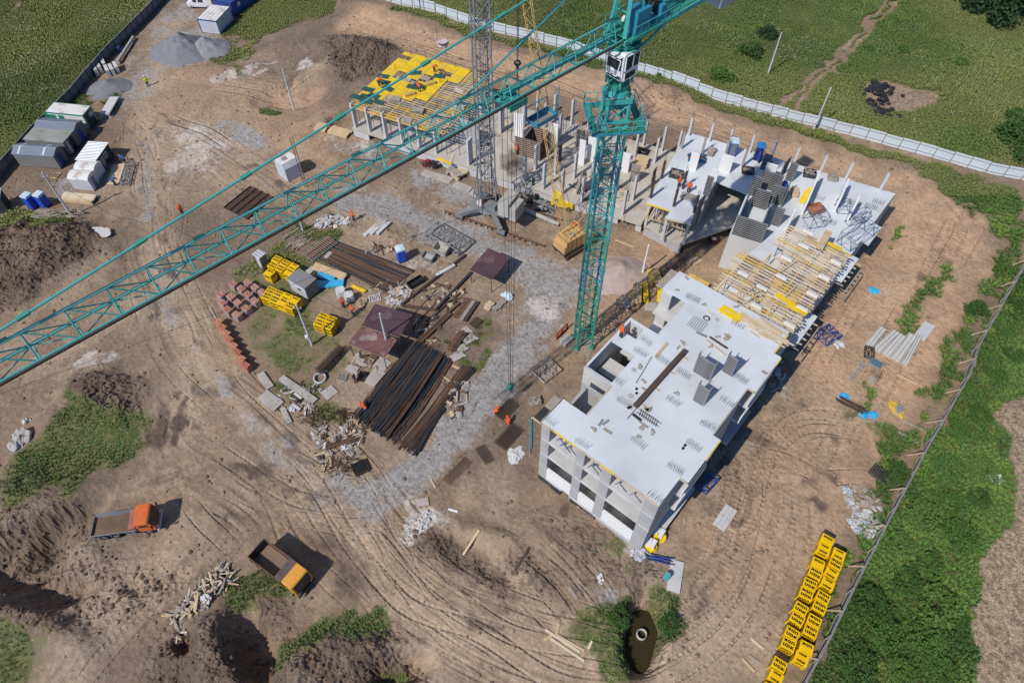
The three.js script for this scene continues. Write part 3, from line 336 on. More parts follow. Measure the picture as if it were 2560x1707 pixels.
  for (const [a, b] of [[2.0, 2.3], [2.7, 2.3], [5.6, 2.2], [6.2, 2.2], [8.8, 2.2], [9.5, 2.3]]) box(B, 'stacked_blocks', M.block, .6, 1.5, .6, a, L1, -b, rr(-.2, .2));
}
// steel wall-form panel: frame, face and ribs; x along the panel, ribs towards +z
function formPanel(T, w, h, o = {}) {
  const m = o.m || M.steel, n = o.n || Math.round(h / .27); box(T, 'panel_face', o.face || M.darkSteel, w, h, .03, 0, 0, -.06);
  for (const x of [-w / 2 + .03, w / 2 - .03]) box(T, 'frame_rail', m, .06, h, .1, x, 0, 0);
  for (let i = 0; i <= n; i++) box(T, 'panel_rib', m, w - .12, .07, .09, 0, Math.min(h - .07, i * h / n), .002);
  return T;
}
const panelAt = (p, turn, w, h, label, o = {}) => { const T = thing(o.name || 'formwork_panel', label, 'formwork panel', p, turn, o.group); formPanel(T, w, h, o); if (o.stay) { bar(T, 'stay', M.blueProp, [0, .05, -1.3], [0, h * .7, -.08], .035); bar(T, 'stay', M.blueProp, [w * .3, .05, -1.2], [w * .3, h * .7, -.08], .035); } if (o.sides) for (const s of [-1, 1]) { box(T, 'side_panel', m2side(o), .06, h, .55, s * (w / 2 + .04), 0, -.3); } return T; };
const m2side = (o) => (o.sideBlue ? M.bluePaint : M.timberGrey);
{ // shutters standing on the front roof
  const lab = ['wide grey ribbed formwork shutter standing beside the long rusty beam', 'grey ribbed formwork shutter with one blue side panel', 'narrow grey ribbed formwork shutter with a long shadow, standing alone on the slab'];
  const S3 = [[8.55,13.74],[10.34,15.55],[9.89,10.91]], W = [1.75, 1.0, 1.05];
  S3.forEach(([a, b], i) => panelAt(w1(a, b, TOP), F1.t, W[i], 2.7, lab[i], { sides: true, sideBlue: i === 1, stay: i === 1, group: null }));
}
{ // rear left wing: columns on a low slab
  const B = thing('column_wing', 'long low concrete slab with rows of slim standing columns and wall panels', 'building', F2.p, F2.t);
  const P = (a, b) => [a, -b];
  prism(B, 'floor_slab', M.slabOld, [P(-16, 2), P(31, 1.7), P(31.2, 18.4), P(-15.6, 18.4)], L1 + .1, .3);
  for (const [a0, a1] of [[-16, -13.2], [-10.5, -5.8], [-4.8, 27.6], [30.2, 31]]) box(B, 'plinth_wall', M.concLight, a1 - a0, 3, .3, (a0 + a1) / 2, -1.55, -2.3);
  box(B, 'plinth_wall', M.conc, 46, 3, .3, 7.5, -1.55, -18.1); box(B, 'plinth_wall', M.conc, .3, 3, 15, -15.5, -1.6, -10);
  const col = (a, b, w = .3, d = .75, h = 4.2, m = M.concLight) => { const c = box(B, 'column', m, w, h, d, a, L1 + .4, -b); if (d < 1) { const r = mesh(B, 'rebar_starters', colRebar, M.rustDark); r.position.set(a, L1 + .4 + h, -b); r.rotation.y = Math.PI / 2; } return c; };
  for (const a of [7.9, 10.8, 13.7, 16.5, 19.4, 22.3, 25.4, 28.3, 30.6]) col(a, 18.05);
  for (const [a, b] of [[10.4, 15.5], [13.5, 13.9], [7.5, 14.1], [18.6, 15.5], [25.2, 14.9], [28.2, 15.1]]) col(a, b);
  for (const [a, b] of [[13.3, 5.9], [16.3, 6.2], [19.1, 6.6], [22, 5.9], [25.2, 6], [28.2, 6.0], [13, 2.8], [16.1, 2.6], [18.9, 2.6], [22, 2.4], [28, 2.6], [-1.3, 2.6], [-4.2, 2.6], [-7.2, 2.6], [-10.1, 2.6], [-13, 2.6], [-15.6, 2.6]]) col(a, b);
  for (const [a, b, w] of [[4.2, 2.8, .32], [4.9, 11.5, .4]]) col(a, b, w, 1.3);
  for (const [a, b, w, h] of [[7.9, 11.3, 1.5, 4.1], [13.4, 11.6, 1.5, 4], [18.8, 9.7, .9, 4.2], [19.9, 11.1, 1.6, 4], [-12, 10, 1.2, 3.9], [-3, 12.8, 1.4, 4], [.2, 14, 1.1, 3.8], [-1.5, 8.9, 1.2, 3.9], [25, 11, 1.2, 3.2]]) box(B, 'wall_panel', M.block, w, h, .25, a, L1 + .4, -b);
  for (const [a0, a1, b] of [[-14, -3, 12], [-8, 2, 15], [-4, 3.5, 7]]) box(B, 'partition_wall', M.conc, a1 - a0, 3.7, .25, (a0 + a1) / 2, L1 + .4, -b);
  for (const [a, b] of [[8.7, 4], [9.4, 5.4], [10.2, 3.2], [11, 4.6]]) { const l = []; for (let i = 0; i < 9; i++) for (let k = 0; k < 2; k++) l.push(gBar([i * .16, 0, k * .5], [i * .16 + rr(-.04, .04), 2.6, k * .5], .02, 4)); const r = merged(B, 'rebar_cage', M.rustDark, l); r.position.set(a, L1 + .4, -b); }
  const bx = [[10.4, 7.6, 0], [13.1, 7.7, 0]]; // timber shaft form with ribs
  for (const [a, b, t, w] of [[11.7, 7.7, 0, 2.6], [9.7, 7.6, 0, 1.2], [10.4, 9.2, 1.57, 3.2], [13.1, 9.2, 1.57, 3.2], [11.7, 10.8, 0, 2.6]]) { const G = sub(B, 'shaft_form', [a, L1 + .42, -b], t); box(G, 'panel_face', M.timberGrey, w, 3.1, .05, 0, 0, -.05); for (let i = 0; i < 9; i++) box(G, 'panel_rib', M.rust, w, .09, .1, 0, .1 + i * .36, .03); }
  for (let i = 0; i < 12; i++) { const a = -14.5 + i * 1.5; for (const b of [3.6, 6.2]) bar(B, 'prop', M.blueProp, [a, L1 + .4, -b], [a, 5.3, -b], .04); }
  for (let i = 0; i < 34; i++) { const a = i < 18 ? -14 + (i % 6) * 3.4 : 8.6 + (i % 8) * 1.3, b = i < 18 ? 8 + ((i / 6) | 0) * 3 : 12.2 + ((i / 8) | 0) * 1.1; bar(B, 'scaffold_post', M.blueProp, [a, L1 + .4, -b], [a, L1 + 4, -b], .035); bar(B, 'scaffold_brace', M.blueProp, [a, L1 + .6, -b], [a + 1.3, L1 + 2.6, -b - .1], .028); }
  for (let i = 0; i < 46; i++) { const a = rr(-1, 30.5), b = rr(2.6, 17), t = rr(0, 3.1), l = rr(.8, 2.6); beam(B, 'loose_plank', pick([M.timber, M.timberGrey, M.plyGreen, M.oldBoardB, M.timberPale]), [a, L1 + .46, -b], [a + Math.cos(t) * l, L1 + .48, -b + Math.sin(t) * l], rr(.12, .6), .05); }
  for (const [a, b, t] of [[23, 8, .3], [24.2, 12.5, 1.5], [27, 9.6, .1], [9, 16, 1.4], [17, 13.4, .2], [15.6, 9, 1.4], [29.6, 10, 1.5]]) { const G = sub(B, 'wall_shutter', [a, L1 + .42, -b], t); box(G, 'panel_face', M.timberGrey, 1.3, 2.9, .05, 0, 0, -.05); for (let i = 0; i < 8; i++) box(G, 'panel_rib', pick([M.rust, M.steel]), 1.3, .08, .09, 0, .1 + i * .36, .03); }
  for (let i = 0; i < 26; i++) { const a = rr(-2, 30), b = rr(3, 17); bar(B, 'loose_bar', pick([M.rust, M.timber, M.darkSteel]), [a, L1 + .45, -b], [a + rr(-1.6, 1.6), L1 + .45 + rr(0, .5), -b + rr(-1.2, 1.2)], .035); }
  for (let i = 0; i < 5; i++) { const a = 12.5 + i * .35; const s = beam(B, 'leaning_sheet', i % 2 ? M.rustDark : M.timberGrey, [20.4 + i * .13, L1 + .4, -4.2], [21.1 + i * .13, 4.6, -4.5], 1.6, .05); }
  for (let i = 0; i < 6; i++) beam(B, 'leaning_sheet', i % 2 ? M.darkSteel : M.timberGrey, [22.4 + i * .1, L1 + .4, -4], [22.9 + i * .1, 3.4, -4], 1.8, .05);
}
{ // rear right wing: slab one floor up
  const B = thing('raised_slab_wing', 'raised pale concrete slab carrying wall shutters, toilets and thin columns', 'building', [0, 0, 0], 0);
  const out = [w2(31.2, 1.7), w2(34.4, 1.7), w2(34.3, 0), w2(37.4, .5), w2(37.2, 5), w2(38, 9.6), w2(42.3, 9), w2(42.4, .8), w2(46.4, .7), w1(2.9, 38.3), w1(2.7, 34), w1(2.5, 30), w1(2.5, 24.6), w1(12.4, 24.6), w1(12.4, 40.2), w1(13.4, 40.2), w1(13.4, 45), w1(12.4, 45), w1(12.4, 48.2), w1(13.4, 48.1), w1(13.4, 52), w1(12.3, 52.1), w1(12.3, 59.3), w2(37.2, 18), w2(31.4, 18)].map(xz);
  prism(B, 'floor_slab', M.slab, out, L2 - .25, .25, [[w2(43, 1.4), w2(45.8, 1.4), w2(45.8, 4.4), w2(43, 4.4)].map(xz)]);
  prism(B, 'lower_slab', M.slabOld, [w2(31.4, 1.8), w2(37, .6), w2(42.3, 7.2), w2(42.3, 1), w2(46.2, .9), w1(3, 38), w1(2.7, 24.8), w1(12.2, 24.8), w1(12.2, 59), w2(31.5, 17.8)].map(xz), L1 + .1, .3);
  prism(B, 'balcony_slab', M.slab, [w1(12.45, 28), w1(13.5, 28), w1(13.5, 33.4), w1(12.45, 33.4)].map(xz), L2 - .2, .2);
  const wall = (p, q, y0, y1, t, m) => { const o = beam(B, 'wall', m, [p[0], (y0 + y1) / 2, p[2]], [q[0], (y0 + y1) / 2, q[2]], t, y1 - y0); return o; };
  wall(w1(12.2, 24.7), w1(12.2, 59.1), -.6, L2 - .26, .25, M.conc); wall(w2(31.6, 17.7), w2(58.6, 17.7), -.6, L2 - .26, .25, M.conc); wall(w2(42.5, 1), w2(42.5, 13), -1, L2 - .26, .3, M.conc); wall(w2(46.2, 1), w2(46.2, 13), -1, L2 - .26, .3, M.conc); wall(w2(42.4, .9), w2(46.3, .8), -1.5, L2 - .02, .3, M.concLight); wall(w2(37.8, 5), w2(38.1, 17), L1, L2 - .26, .3, M.conc); wall(w2(38, 15), w2(42.4, 15), L1, L2 - .26, .3, M.conc); wall(w1(2.7, 24.8), w1(2.7, 37.5), -1, L2 - .26, .25, M.concLight);
  wall(w2(31.6, 5), w2(37.4, 5), L1, L2 - .26, .25, M.conc); wall(w2(31.5, 2), w2(37, .9), -1.5, L1 + .1, .3, M.conc);
  for (const [a, b] of [[31.5, 1.9], [34.4, 1.9], [34.4, .3], [37.2, .8]]) { const p = w2(a, b); box(B, 'column', M.concLight, .3, L2 - L1 - .7, .3, p[0], L1 + .4, p[2], F2.t); }
  for (let i = 0; i < 14; i++) { const p = w2(rr(31.8, 37), rr(1.2, 4)); bar(B, 'prop', i % 3 ? M.darkSteel : M.blueProp, [p[0], L1 + .4, p[2]], [p[0], L2 - .3, p[2]], .045); }
  for (let i = 0; i < 9; i++) { const p = w2(31.6 + i * .6, .6), q = w2(31.8 + i * .6, 4.6); beam(B, 'joist', i % 3 ? M.timberGrey : M.beamYellow, [p[0], 4.2 + (i % 2) * .4, p[2]], [q[0], 4.2 + (i % 2) * .4, q[2]], .1, .16); }
  for (const [a0, a1, y, m] of [[31.2, 34.3, L2 - .3, M.formYellow], [34.2, 37.6, L2 - .3, M.timber], [31.3, 36.8, 3.4, M.timber], [31.4, 37, L1 + .2, M.timberGrey]]) { const p = w2(a0, a0 > 33 ? -.05 : 1.6), q = w2(a1, a0 > 33 ? .4 : 1.6); beam(B, 'edge_board', m, [p[0], y, p[2]], [q[0], y, q[2]], .08, .2); }
  const col = (a, b, d = .7, h = 2.8, m = M.concLight) => { const p = w2(a, b); box(B, 'column', m, .3, h, d, p[0], L2, p[2], F2.t); const r = mesh(B, 'rebar_starters', colRebar, M.rustDark); r.position.set(p[0], L2 + h, p[2]); r.rotation.y = F2.t + 1.57; };
  for (const a of [31.7, 34.7, 37.4, 40.4, 43.4, 46.4, 50, 53.3, 57.8]) col(a, 17.6);
  for (const [a, b] of [[31.7, 14.1], [34.6, 14.3], [37.6, 15], [40.3, 14], [34.5, 6.2], [31.3, 6.9], [31.3, 2.6], [34.5, 2.4], [37.2, 2.4]]) col(a, b, .3, 2.8, b < 7 ? M.rustDark : M.timberGrey);
  for (const [a, b, w] of [[38.4, 11.9, 1.5], [34.4, 10.4, 1.1], [37.7, 8.4, .9], [44, 12.7, 1.4]]) { const p = w2(a, b); box(B, 'wall_panel', M.block, w, 2.7, .25, p[0], L2, p[2], F2.t); }
  for (const [a0, b0, b1] of [[49.6, 8.2, 14.2], [53.2, 10.6, 14.4], [48.4, 2.8, 5.6], [55, 9.5, 11.6]]) { const p = w2(a0, b0), q = w2(a0 + .2, b1); beam(B, 'wall', M.block, [p[0], L2 + 1.3, p[2]], [q[0], L2 + 1.3, q[2]], .25, 2.6); }
  for (const [x, y] of [[38.5, 12.6], [55.4, 13], [57.3, 13.2], [53.2, 8], [56.5, 10], [51, 12], [58, 14.6]]) { const p = w2(x, y), r = mesh(B, 'rebar_starters', pick(rebarGeos), M.rustDark); r.position.set(p[0], L2, p[2]); r.rotation.y = F2.t; }
  // timber decking brackets along the outer edge
  for (const [b0, b1] of [[28, 33.4], [40, 45]]) { const n = Math.round((b1 - b0) / .9); for (let i = 0; i < n; i++) { const p = w1(12.7, b0 + i * .9), q = w1(13.7 + rr(0, .4), b0 + i * .9); beam(B, 'bracket_beam', i % 3 ? M.timber : M.timberGrey, [p[0], L2 - .4, p[2]], [q[0], L2 - .4, q[2]], .1, .16); } for (const a of [14.2]) { const p = w1(a, b0 - .4), q = w1(a, b1 + .3); beam(B, 'bracket_beam', M.timberGrey, [p[0], L2 - 1.6, p[2]], [q[0], L2 - 1.6, q[2]], .14, .14); } }
}
// stair and lift core shutters on the raised slab
{
  const y = L2 + .02, t = F2.t, sh = (a, b, tt, w, h, label, o) => panelAt(w2(a, b, y), t + tt, w, h, label, { n: 11, ...o });
  const g = 'core shutters on the raised slab', L = 'grey ribbed steel shutter standing in the core of the raised slab';
  sh(44.4, .75, 0, 3.7, 3.1, 'widest grey ribbed shutter, fronting the core above its bare concrete wall', { sides: false });
  sh(44.3, 6.9, 0, 1.9, 2.9, L, { group: g }); sh(45.9, 8.6, 0, 1.6, 2.9, L, { group: g }); sh(47, 4.6, 0, 1.0, 2.9, L, { group: g, stay: true }); sh(44.6, 10.9, 0, 2.6, 2.8, L, { group: g });
  sh(42.75, 4.2, 1.57, 6.4, 2.9, 'long dark side shutter closing one flank of the core on the raised slab'); sh(45.6, 4.6, 1.57, 5.6, 2.9, 'dark side shutter with steel top rail inside the core on the raised slab'); sh(46.9, 9.6, 1.57, 3, 2.8, 'short dark side shutter at the back of the core on the raised slab');
  sh(43.1, 8.8, 0, 1.2, 3.2, 'tall grey ribbed shutter on the rim of the vehicle opening, beside the core'); sh(37.6, 6.2, 0, .85, 3.1, 'narrow tall ribbed shutter on the rim of the vehicle opening, near two orange-clad workers', { stay: true }); sh(43.1, 14.6, 0, 1.1, 2.6, 'ribbed shutter beside the opened dark blue toilet'); sh(46.6, 13.9, 0, 1.0, 2.9, 'ribbed shutter with a timber-backed twin, behind the stack of clamps', { stay: true }); sh(45.6, 14.8, 1.3, 1.8, 2.6, 'weathered timber-backed shutter standing edge-on by the rear slab rim', { m: M.timberGrey });
}
{ // joist deck next to the front block
  const B = thing('slab_formwork', 'dense deck of pale and yellow timber joists awaiting concrete between roof slab and raised slab', 'formwork', F1.p, F1.t), y = 8.5;
  for (let b = 24.9, k = 0; b < 42; b += .5, k++) {
    const a0 = b < 34.8 ? 2.6 + (b < 29 ? .3 : 0) : b < 37.6 ? 6.4 : 5, cuts = [a0, 5.4, 8.2, 10.6, 12.9].filter((v, i) => !i || v > a0 + 1.2); let s = 0;
    for (let i = 0; i < cuts.length - 1; i++) { if (rnd() < .03) continue; const p = i ? cuts[i] - rr(.2, .7) : cuts[i] - rr(0, .25), q = i < cuts.length - 2 ? cuts[i + 1] + rr(.2, .7) : 12.55 + rr(0, .35), off = (i % 2) * .13 + rr(-.05, .05); const o = box(B, 'joist', pick([M.timber, M.timberPale, M.beamYellow, M.timberPale, M.timber]), 1, .2, .095, (p + q) / 2, y - .2, -(b + off), rr(-.006, .006)); o.scale.x = q - p; }
  }
  for (const a of [3.4, 5.4, 7.3, 9.2, 11.2, 12.3]) box(B, 'bearer', M.beamYellow, .12, .2, a < 5 ? 9.6 : a < 6.4 ? 11.5 : 17, a, y - .42, -(24.9 + (a < 5 ? 4.8 : a < 6.4 ? 5.7 : 8.5)));
  for (const a of [3.4, 5.4, 7.3, 9.2, 11.2, 12.3]) for (let b = 25.5; b < (a < 5 ? 34.5 : 41.5); b += 2.2) bar(B, 'prop', b % 3 < 1.4 ? M.blueProp : M.darkSteel, [a, L2, -b], [a, y - .42, -b], .045);
  for (const [x, z] of [[7.21,36.69],[7.84,39.76],[11.82,39.74],[11.81,36.68],[8.07,33.63],[7.13,30.74],[11.88,33.44],[7.95,27.96],[11.93,30.81],[11.9,27.88],[7.19,42.31],[4.52,31.26]]) { const w = box(B, 'wall_head', M.block, 1.25, .22, .5, x, y - .1, -z); const r = mesh(B, 'rebar_starters', pick(rebarGeos), M.rustDark); r.position.set(x, y + .12, -z); r.scale.y = .6; }
  for (const [p, q] of [[[[6.13,27.83],[6.45,30.31]], 0], [[[6.21,27.9],[7.37,30.23]], 0], [[[6.71,26.98],[7.29,29.14]], 0], [[[7.65,33.96],[8.31,36.86]], 0], [[[9.75,30.87],[9.98,33.45]], 0]]) beam(B, 'loose_plank', M.timber, [p[0][0], y + .2, -p[0][1]], [p[1][0], y + .24, -p[1][1]], .16, .06);
  for (const [x, z] of [[9.93,30.79],[11.48,30.44]]) box(B, 'plywood_sheet', M.formYellow, 2.4, .04, .7, x, y + .01, -z, -.05);
  box(B, 'plywood_sheet', M.formYellow, 2.1, .05, .55, ...(() => { const [x, z] = [[10.49,41.98]][0]; return [x, y + .01, -z]; })());
}
{ // yellow-sheeted deck on the far left wing
  const B = thing('yellow_formwork_deck', 'formwork deck sheeted in bright yellow plywood with green offcuts and bare joists', 'formwork', F2.p, F2.t), y = 5.75;
  const span = (b) => [-15.6 + (b > 10 ? .4 : -.3), b > 10 ? 1.2 : -1.5];
  for (let b = 2.7; b < 18.5; b += .5) { const [a0, a1] = span(b); for (let a = a0; a < a1 - 1; a += 3.1) if (a > -7.5 || b < 8) { const o = box(B, 'joist', pick([M.timber, M.timberGrey, M.beamYellow]), 3.5, .18, .1, a + 1.7, y - .2, -b, Math.PI * 0 + rr(-.03, .03)); } }
  for (let a = -15; a < 1; a += 1.9) { box(B, 'bearer', M.beamYellow, .14, .2, 15.6, a, y - .42, -10.6); for (let b = 3; b < 18; b += 2.4) bar(B, 'prop', (b | 0) % 2 ? M.blueProp : M.darkSteel, [a, L1 + .4, -b], [a, y - .42, -b], .045); }
  const ym = [M.formYellow, M.yellow, grain([.74, .5, .03], .15, 3, 4, 3, { stain: .5, stainColor: [.6, .5, .33] })];
  for (let i = 0; i < 6; i++) for (let j = 0; j < 15; j++) { const a = -14.9 + i * 2.02, b = 3.4 + j * 1.02; if (b < 4.3 + i * 1.0 || (a > -6 && b < 14.6) || rnd() < .12) continue; const o = box(B, 'plywood_sheet', pick(ym), 1.98, .03, .99, a, y, -b, rr(-.02, .02)); o.position.y += rr(0, .02); }
  for (const [a, b, t] of [[-15.8, 4.2, 0], [-13.9, 4.0, .05], [-12.1, 4.6, 0], [-7.4, 14.5, .3], [-12.8, 8.2, -.2], [-15.3, 6.6, .1], [-13.6, 5.6, -.05], [-14.6, 4.9, .1], [-15.2, 10.6, .2], [-14.2, 9.3, .1], [-11.2, 13.6, .5], [-9.6, 10.2, .1], [-8.9, 11, -.1]]) box(B, 'green_plywood', M.plyGreen, 1.9, .03, 1.1, a, y + .07, -b, t);
  for (const [a, b] of [[-9, 13], [-10.3, 6.6]]) box(B, 'grey_sheet', M.timberGrey, 1.5, .05, 1, a, y + .08, -b, rr(-.3, .3));
  for (const [a0, a1, b] of [[-16, -1, 2.45], [-15.5, 0, 2.9]]) box(B, 'edge_board', M.beamYellow, a1 - a0, .22, .12, (a0 + a1) / 2, y - .6, -b);
  for (let i = 0; i < 10; i++) { const r = mesh(B, 'rebar_starters', colRebar, M.rustDark); r.position.set(-14.5 + (i % 5) * 2.7, y, -(i < 5 ? 17.9 : 7.6 + (i % 3) * 2.8)); }
  for (const [a, b, w] of [[-7.6, 11.9, 1.8], [-8.9, 8.2, 1.6]]) for (let k = 0; k < 3; k++) box(B, 'timber_stack', M.beamYellow, w, .14, .7, a, y + .04 + k * .15, -b, .95);
  for (let k = 0; k < 5; k++) box(B, 'panel_stack', k % 2 ? M.plyGreen : M.timberGrey, 1.7, .09, 1, -5.6, y + k * .1, -5.2, .2 + k * .03);
  for (let k = 0; k < 4; k++) box(B, 'panel_stack', M.timberGrey, 1.6, .09, 1, -6.1, y + k * .1 - .3, -2.9, .1);
}
// ---------- teal tower crane ----------
const CX = [8.49, 0, -48.87];
{
  const C = thing('tower_crane', 'teal hammerhead tower crane with lattice mast, white cab and long jib', 'tower crane', CX, Math.atan2(-.68, -.733));
  // local frame: +x along the jib, z to its side
  const mast = sub(C, 'mast'), r = 1.22, turn = 1.42, cor = [0, 1, 2, 3].map((k) => [r * Math.cos(turn + k * Math.PI / 2), r * Math.sin(turn + k * Math.PI / 2)]), mt = (y) => [M.tealGreen, M.tealGreen, M.tealSea, M.tealGreen, M.teal, M.tealSea, M.teal][Math.min(6, Math.floor(y / 4.6))];
  const H = 31.4, nb = 19, bh = (H - 1) / nb;
  for (let k = 0; k < 4; k++) { const [x, z] = cor[k]; for (let g = 0; g < 7; g++) { const y0 = g ? g * 4.49 : -.2, y1 = (g + 1) * 4.49; bar(mast, 'leg', mt(y0 + 1), [x * 1.03, y0, z * 1.03], [x * 1.03, y1, z * 1.03], .12); box(mast, 'joint_collar', mt(y0 + 1), .34, .16, .34, x * 1.03, y1 - .1, z * 1.03, .6); } }
  for (let i = 0; i < nb; i++) for (let k = 0; k < 4; k++) { const a = cor[k], b = cor[(k + 1) % 4], y0 = .8 + i * bh, y1 = y0 + bh; bar(mast, 'brace', mt(y0), [a[0], y1, a[1]], [b[0], y1, b[1]], .05); const f = (i + k) % 2; bar(mast, 'brace', mt(y0), [f ? a[0] : b[0], y0, f ? a[1] : b[1]], [f ? b[0] : a[0], y1, f ? b[1] : a[1]], .055); if (i % 3 === 1) bar(mast, 'brace', mt(y0), [cor[0][0], y1, cor[0][1]], [cor[2][0], y1, cor[2][1]], .045); }
  const lad = []; for (let y = .5; y < 31; y += .32) lad.push(gBar([-.2, y, .1], [.2, y, .1], .02, 4)); lad.push(gBar([-.2, 0, .1], [-.2, 31, .1], .03, 4), gBar([.2, 0, .1], [.2, 31, .1], .03, 4)); merged(mast, 'ladder', M.tealGreen, lad);
  box(mast, 'footing', M.precast0, 2.9, .35, 2.9, 0, -.25, 0, .4); for (const [x, z] of cor) box(mast, 'foot_plate', M.tealGreen, .5, .18, .5, x * 1.04, .31, z * 1.04, .4);
  // service platform
  const pl = sub(C, 'platform', [0, 31.5, 0], -turn + Math.PI / 4), hw = 2.15;
  for (const [w, d, x, z] of [[4.2, .5, 0, 1.9], [4.2, .5, 0, -1.9], [.5, 3.3, 1.9, 0], [.5, 3.3, -1.9, 0]]) box(pl, 'deck', M.tealGreen, w, .07, d, x, 0, z);
  for (const [w, d, x, z] of [[4.4, .1, 0, 2.2], [4.4, .1, 0, -2.2], [.1, 4.3, 2.2, 0], [.1, 4.3, -2.2, 0]]) box(pl, 'kick_board', M.tealBlue, w, .16, d, x, -.02, z);
  for (const [x0, z0, x1, z1] of [[-hw, hw, hw, hw], [-hw, -hw, hw, -hw], [-hw, -hw, -hw, hw], [hw, -hw, hw, hw]]) { for (const y of [.6, 1.15]) bar(pl, 'rail', M.teal, [x0, y, z0], [x1, y, z1], .035); for (let t = 0; t <= 1; t += .25) bar(pl, 'rail_post', M.teal, [x0 + (x1 - x0) * t, 0, z0 + (z1 - z0) * t], [x0 + (x1 - x0) * t, 1.15, z0 + (z1 - z0) * t], .035); }
  // mast head up to the slewing ring
  const hd = sub(C, 'mast_head', [0, 31.4, 0], -turn + Math.PI / 4), q = .87;
  for (const x of [-q, q]) for (const z of [-q, q]) { bar(hd, 'leg', M.teal, [x, 0, z], [x, 2.2, z], .17); bar(hd, 'brace', M.teal, [x, .2, z], [-x, 2, z], .06); }
  for (const [w, d, x, z] of [[2.1, .2, 0, 1], [2.1, .2, 0, -1], [.2, 1.8, 1, 0], [.2, 1.8, -1, 0]]) { box(hd, 'ring_beam', M.teal, w, .4, d, x, 2.15, z); box(hd, 'ring_beam', M.teal, w, .3, d, x, .3, z); }
  mesh(hd, 'slewing_ring', new THREE.CylinderGeometry(1.0, 1.08, .4, 24), M.teal).position.set(0, 2.85, 0); mesh(hd, 'slewing_ring', new THREE.CylinderGeometry(.86, .86, .5, 24), M.tealGreen).position.set(0, 3.3, 0);
  // turning section with cab
  const ts = sub(C, 'slewing_tower', [0, 34.9, 0]); for (const x of [-.72, .72]) for (const z of [-.72, .72]) { bar(ts, 'leg', M.teal, [x, 0, z], [x, 4.1, z], .11); bar(ts, 'brace', M.teal, [x, .1, z], [-x, 1.2, z], .05); bar(ts, 'brace', M.teal, [x, 2.6, z], [x, 3.6, -z], .05); }
  for (const [x, z] of [[.2, .95], [-.7, .2]]) mesh(ts, 'slewing_motor', new THREE.CylinderGeometry(.28, .28, .9, 12), M.teal).position.set(x, .55, z);
  mesh(ts, 'ring_plate', new THREE.CylinderGeometry(1.3, 1.3, .12, 28), M.teal).position.set(0, 3.2, 0); mesh(ts, 'ring_plate', new THREE.CylinderGeometry(1.22, 1.22, .1, 28), M.tealGreen).position.set(0, 3.45, 0);
  const cab = sub(C, 'cab', [.3, 35.9, -.35]); extr(cab, 'cab_body', M.white, [[-.85, 0], [.75, 0], [.95, .45], [.95, 2.05], [.8, 2.2], [-.85, 2.2]], 1.7, .04);
  const win = (w, h, x, y, z, ry) => { const g = box(cab, 'window', M.glass, w, h, .05, x, y, z, ry), fr = []; for (const s of [-1, 1]) { fr.push(gBox(.06, h + .12, .1, s * (w / 2 + .03), -h / 2 - .06, 0)); fr.push(gBox(w + .12, .06, .1, 0, s * (h / 2 + .03) - .03, 0)); } merged(g, 'window_frame', M.white, fr); return g; };
  win(1.4, 1.15, .985, .85, 0, Math.PI / 2); win(1.3, .5, .93, .12, 0, Math.PI / 2); win(.75, 1.1, .35, .9, -.875, 0); win(.6, 1.1, -.45, .9, -.875, 0); win(1.2, .55, .1, .12, -.875, 0); box(cab, 'sun_visor', M.white, .5, .05, 1.5, 1.1, 2.05, 0);
  const rf = []; for (const [x0, y0, x1, y1] of [[-.7, 0, .7, 0], [.7, 0, .7, 1.1], [.7, 1.1, -.7, 1.1], [-.7, 1.1, -.7, 0]]) rf.push(gBar([1.5 - y0 * .3, .7 + y0, x0], [1.5 - y1 * .3, .7 + y1, x1], .04)); merged(cab, 'window_guard', M.white, rf);
  // jib: triangular lattice
  const jib = sub(C, 'jib', [0, 39, 0]), L = 49.5, bay = 2.08, hw2 = .6, ht = 1.5, x0 = 1.6;
  bar(jib, 'top_chord', M.tealPale, [x0, ht, 0], [L, ht, 0], .085);
  for (const s of [-1, 1]) { bar(jib, 'bottom_chord', M.teal, [.5, .02, s * hw2], [L, .02, s * hw2], .07); const rail = box(jib, 'trolley_rail', M.rustDark, L - 1, .12, .1, L / 2 + .5, -.1, s * (hw2 + .12)); }
  for (let i = 0, x = x0; x < L - bay; x += bay, i++) for (const s of [-1, 1]) {
    bar(jib, 'lattice_post', pick([M.teal, M.tealPale]), [x, ht, 0], [x + .12, 0, s * hw2], .042); bar(jib, 'lattice_diagonal', pick([M.teal, M.tealPale]), [x, ht, 0], [x - bay * .94, 0, s * hw2], .042);
    if (s > 0) { bar(jib, 'cross_tie', M.teal, [x, 0, -hw2], [x, 0, hw2], .04); bar(jib, 'cross_tie', M.teal, [x, 0, i % 2 ? -hw2 : hw2], [x + bay, 0, i % 2 ? hw2 : -hw2], .035); }
  }
  for (const [x, n] of [[x0, 1], [15.7, 1], [24, 0], [34, 0], [44, 0]]) { const p = box(jib, 'node_plate', M.tealGreen, n ? .9 : .6, .2, .12, x, ht - .02, 0); }
  box(jib, 'walkway', M.teal, 11, .04, .4, 6.6, .1, .15);
  // pendants, apex, tie bars
  const ap = sub(C, 'tower_head', [0, 39.1, 0]);
  for (const s of [-1, 1]) { beam(ap, 'frame_leg', M.teal, [1.0, .1, s * .75], [.15, 7, s * .3], .3, .3); beam(ap, 'frame_leg', M.teal, [-.9, .1, s * .75], [-.1, 7, s * .3], .24, .24); for (const y of [1.8, 3.6, 5.3]) bar(ap, 'frame_tie', M.teal, [1 - y * .12, y, -.75 + y * .065], [1 - y * .12, y, .75 - y * .065], .07); }
  box(ap, 'apex_block', M.teal, .7, .5, .8, 0, 6.8, 0);
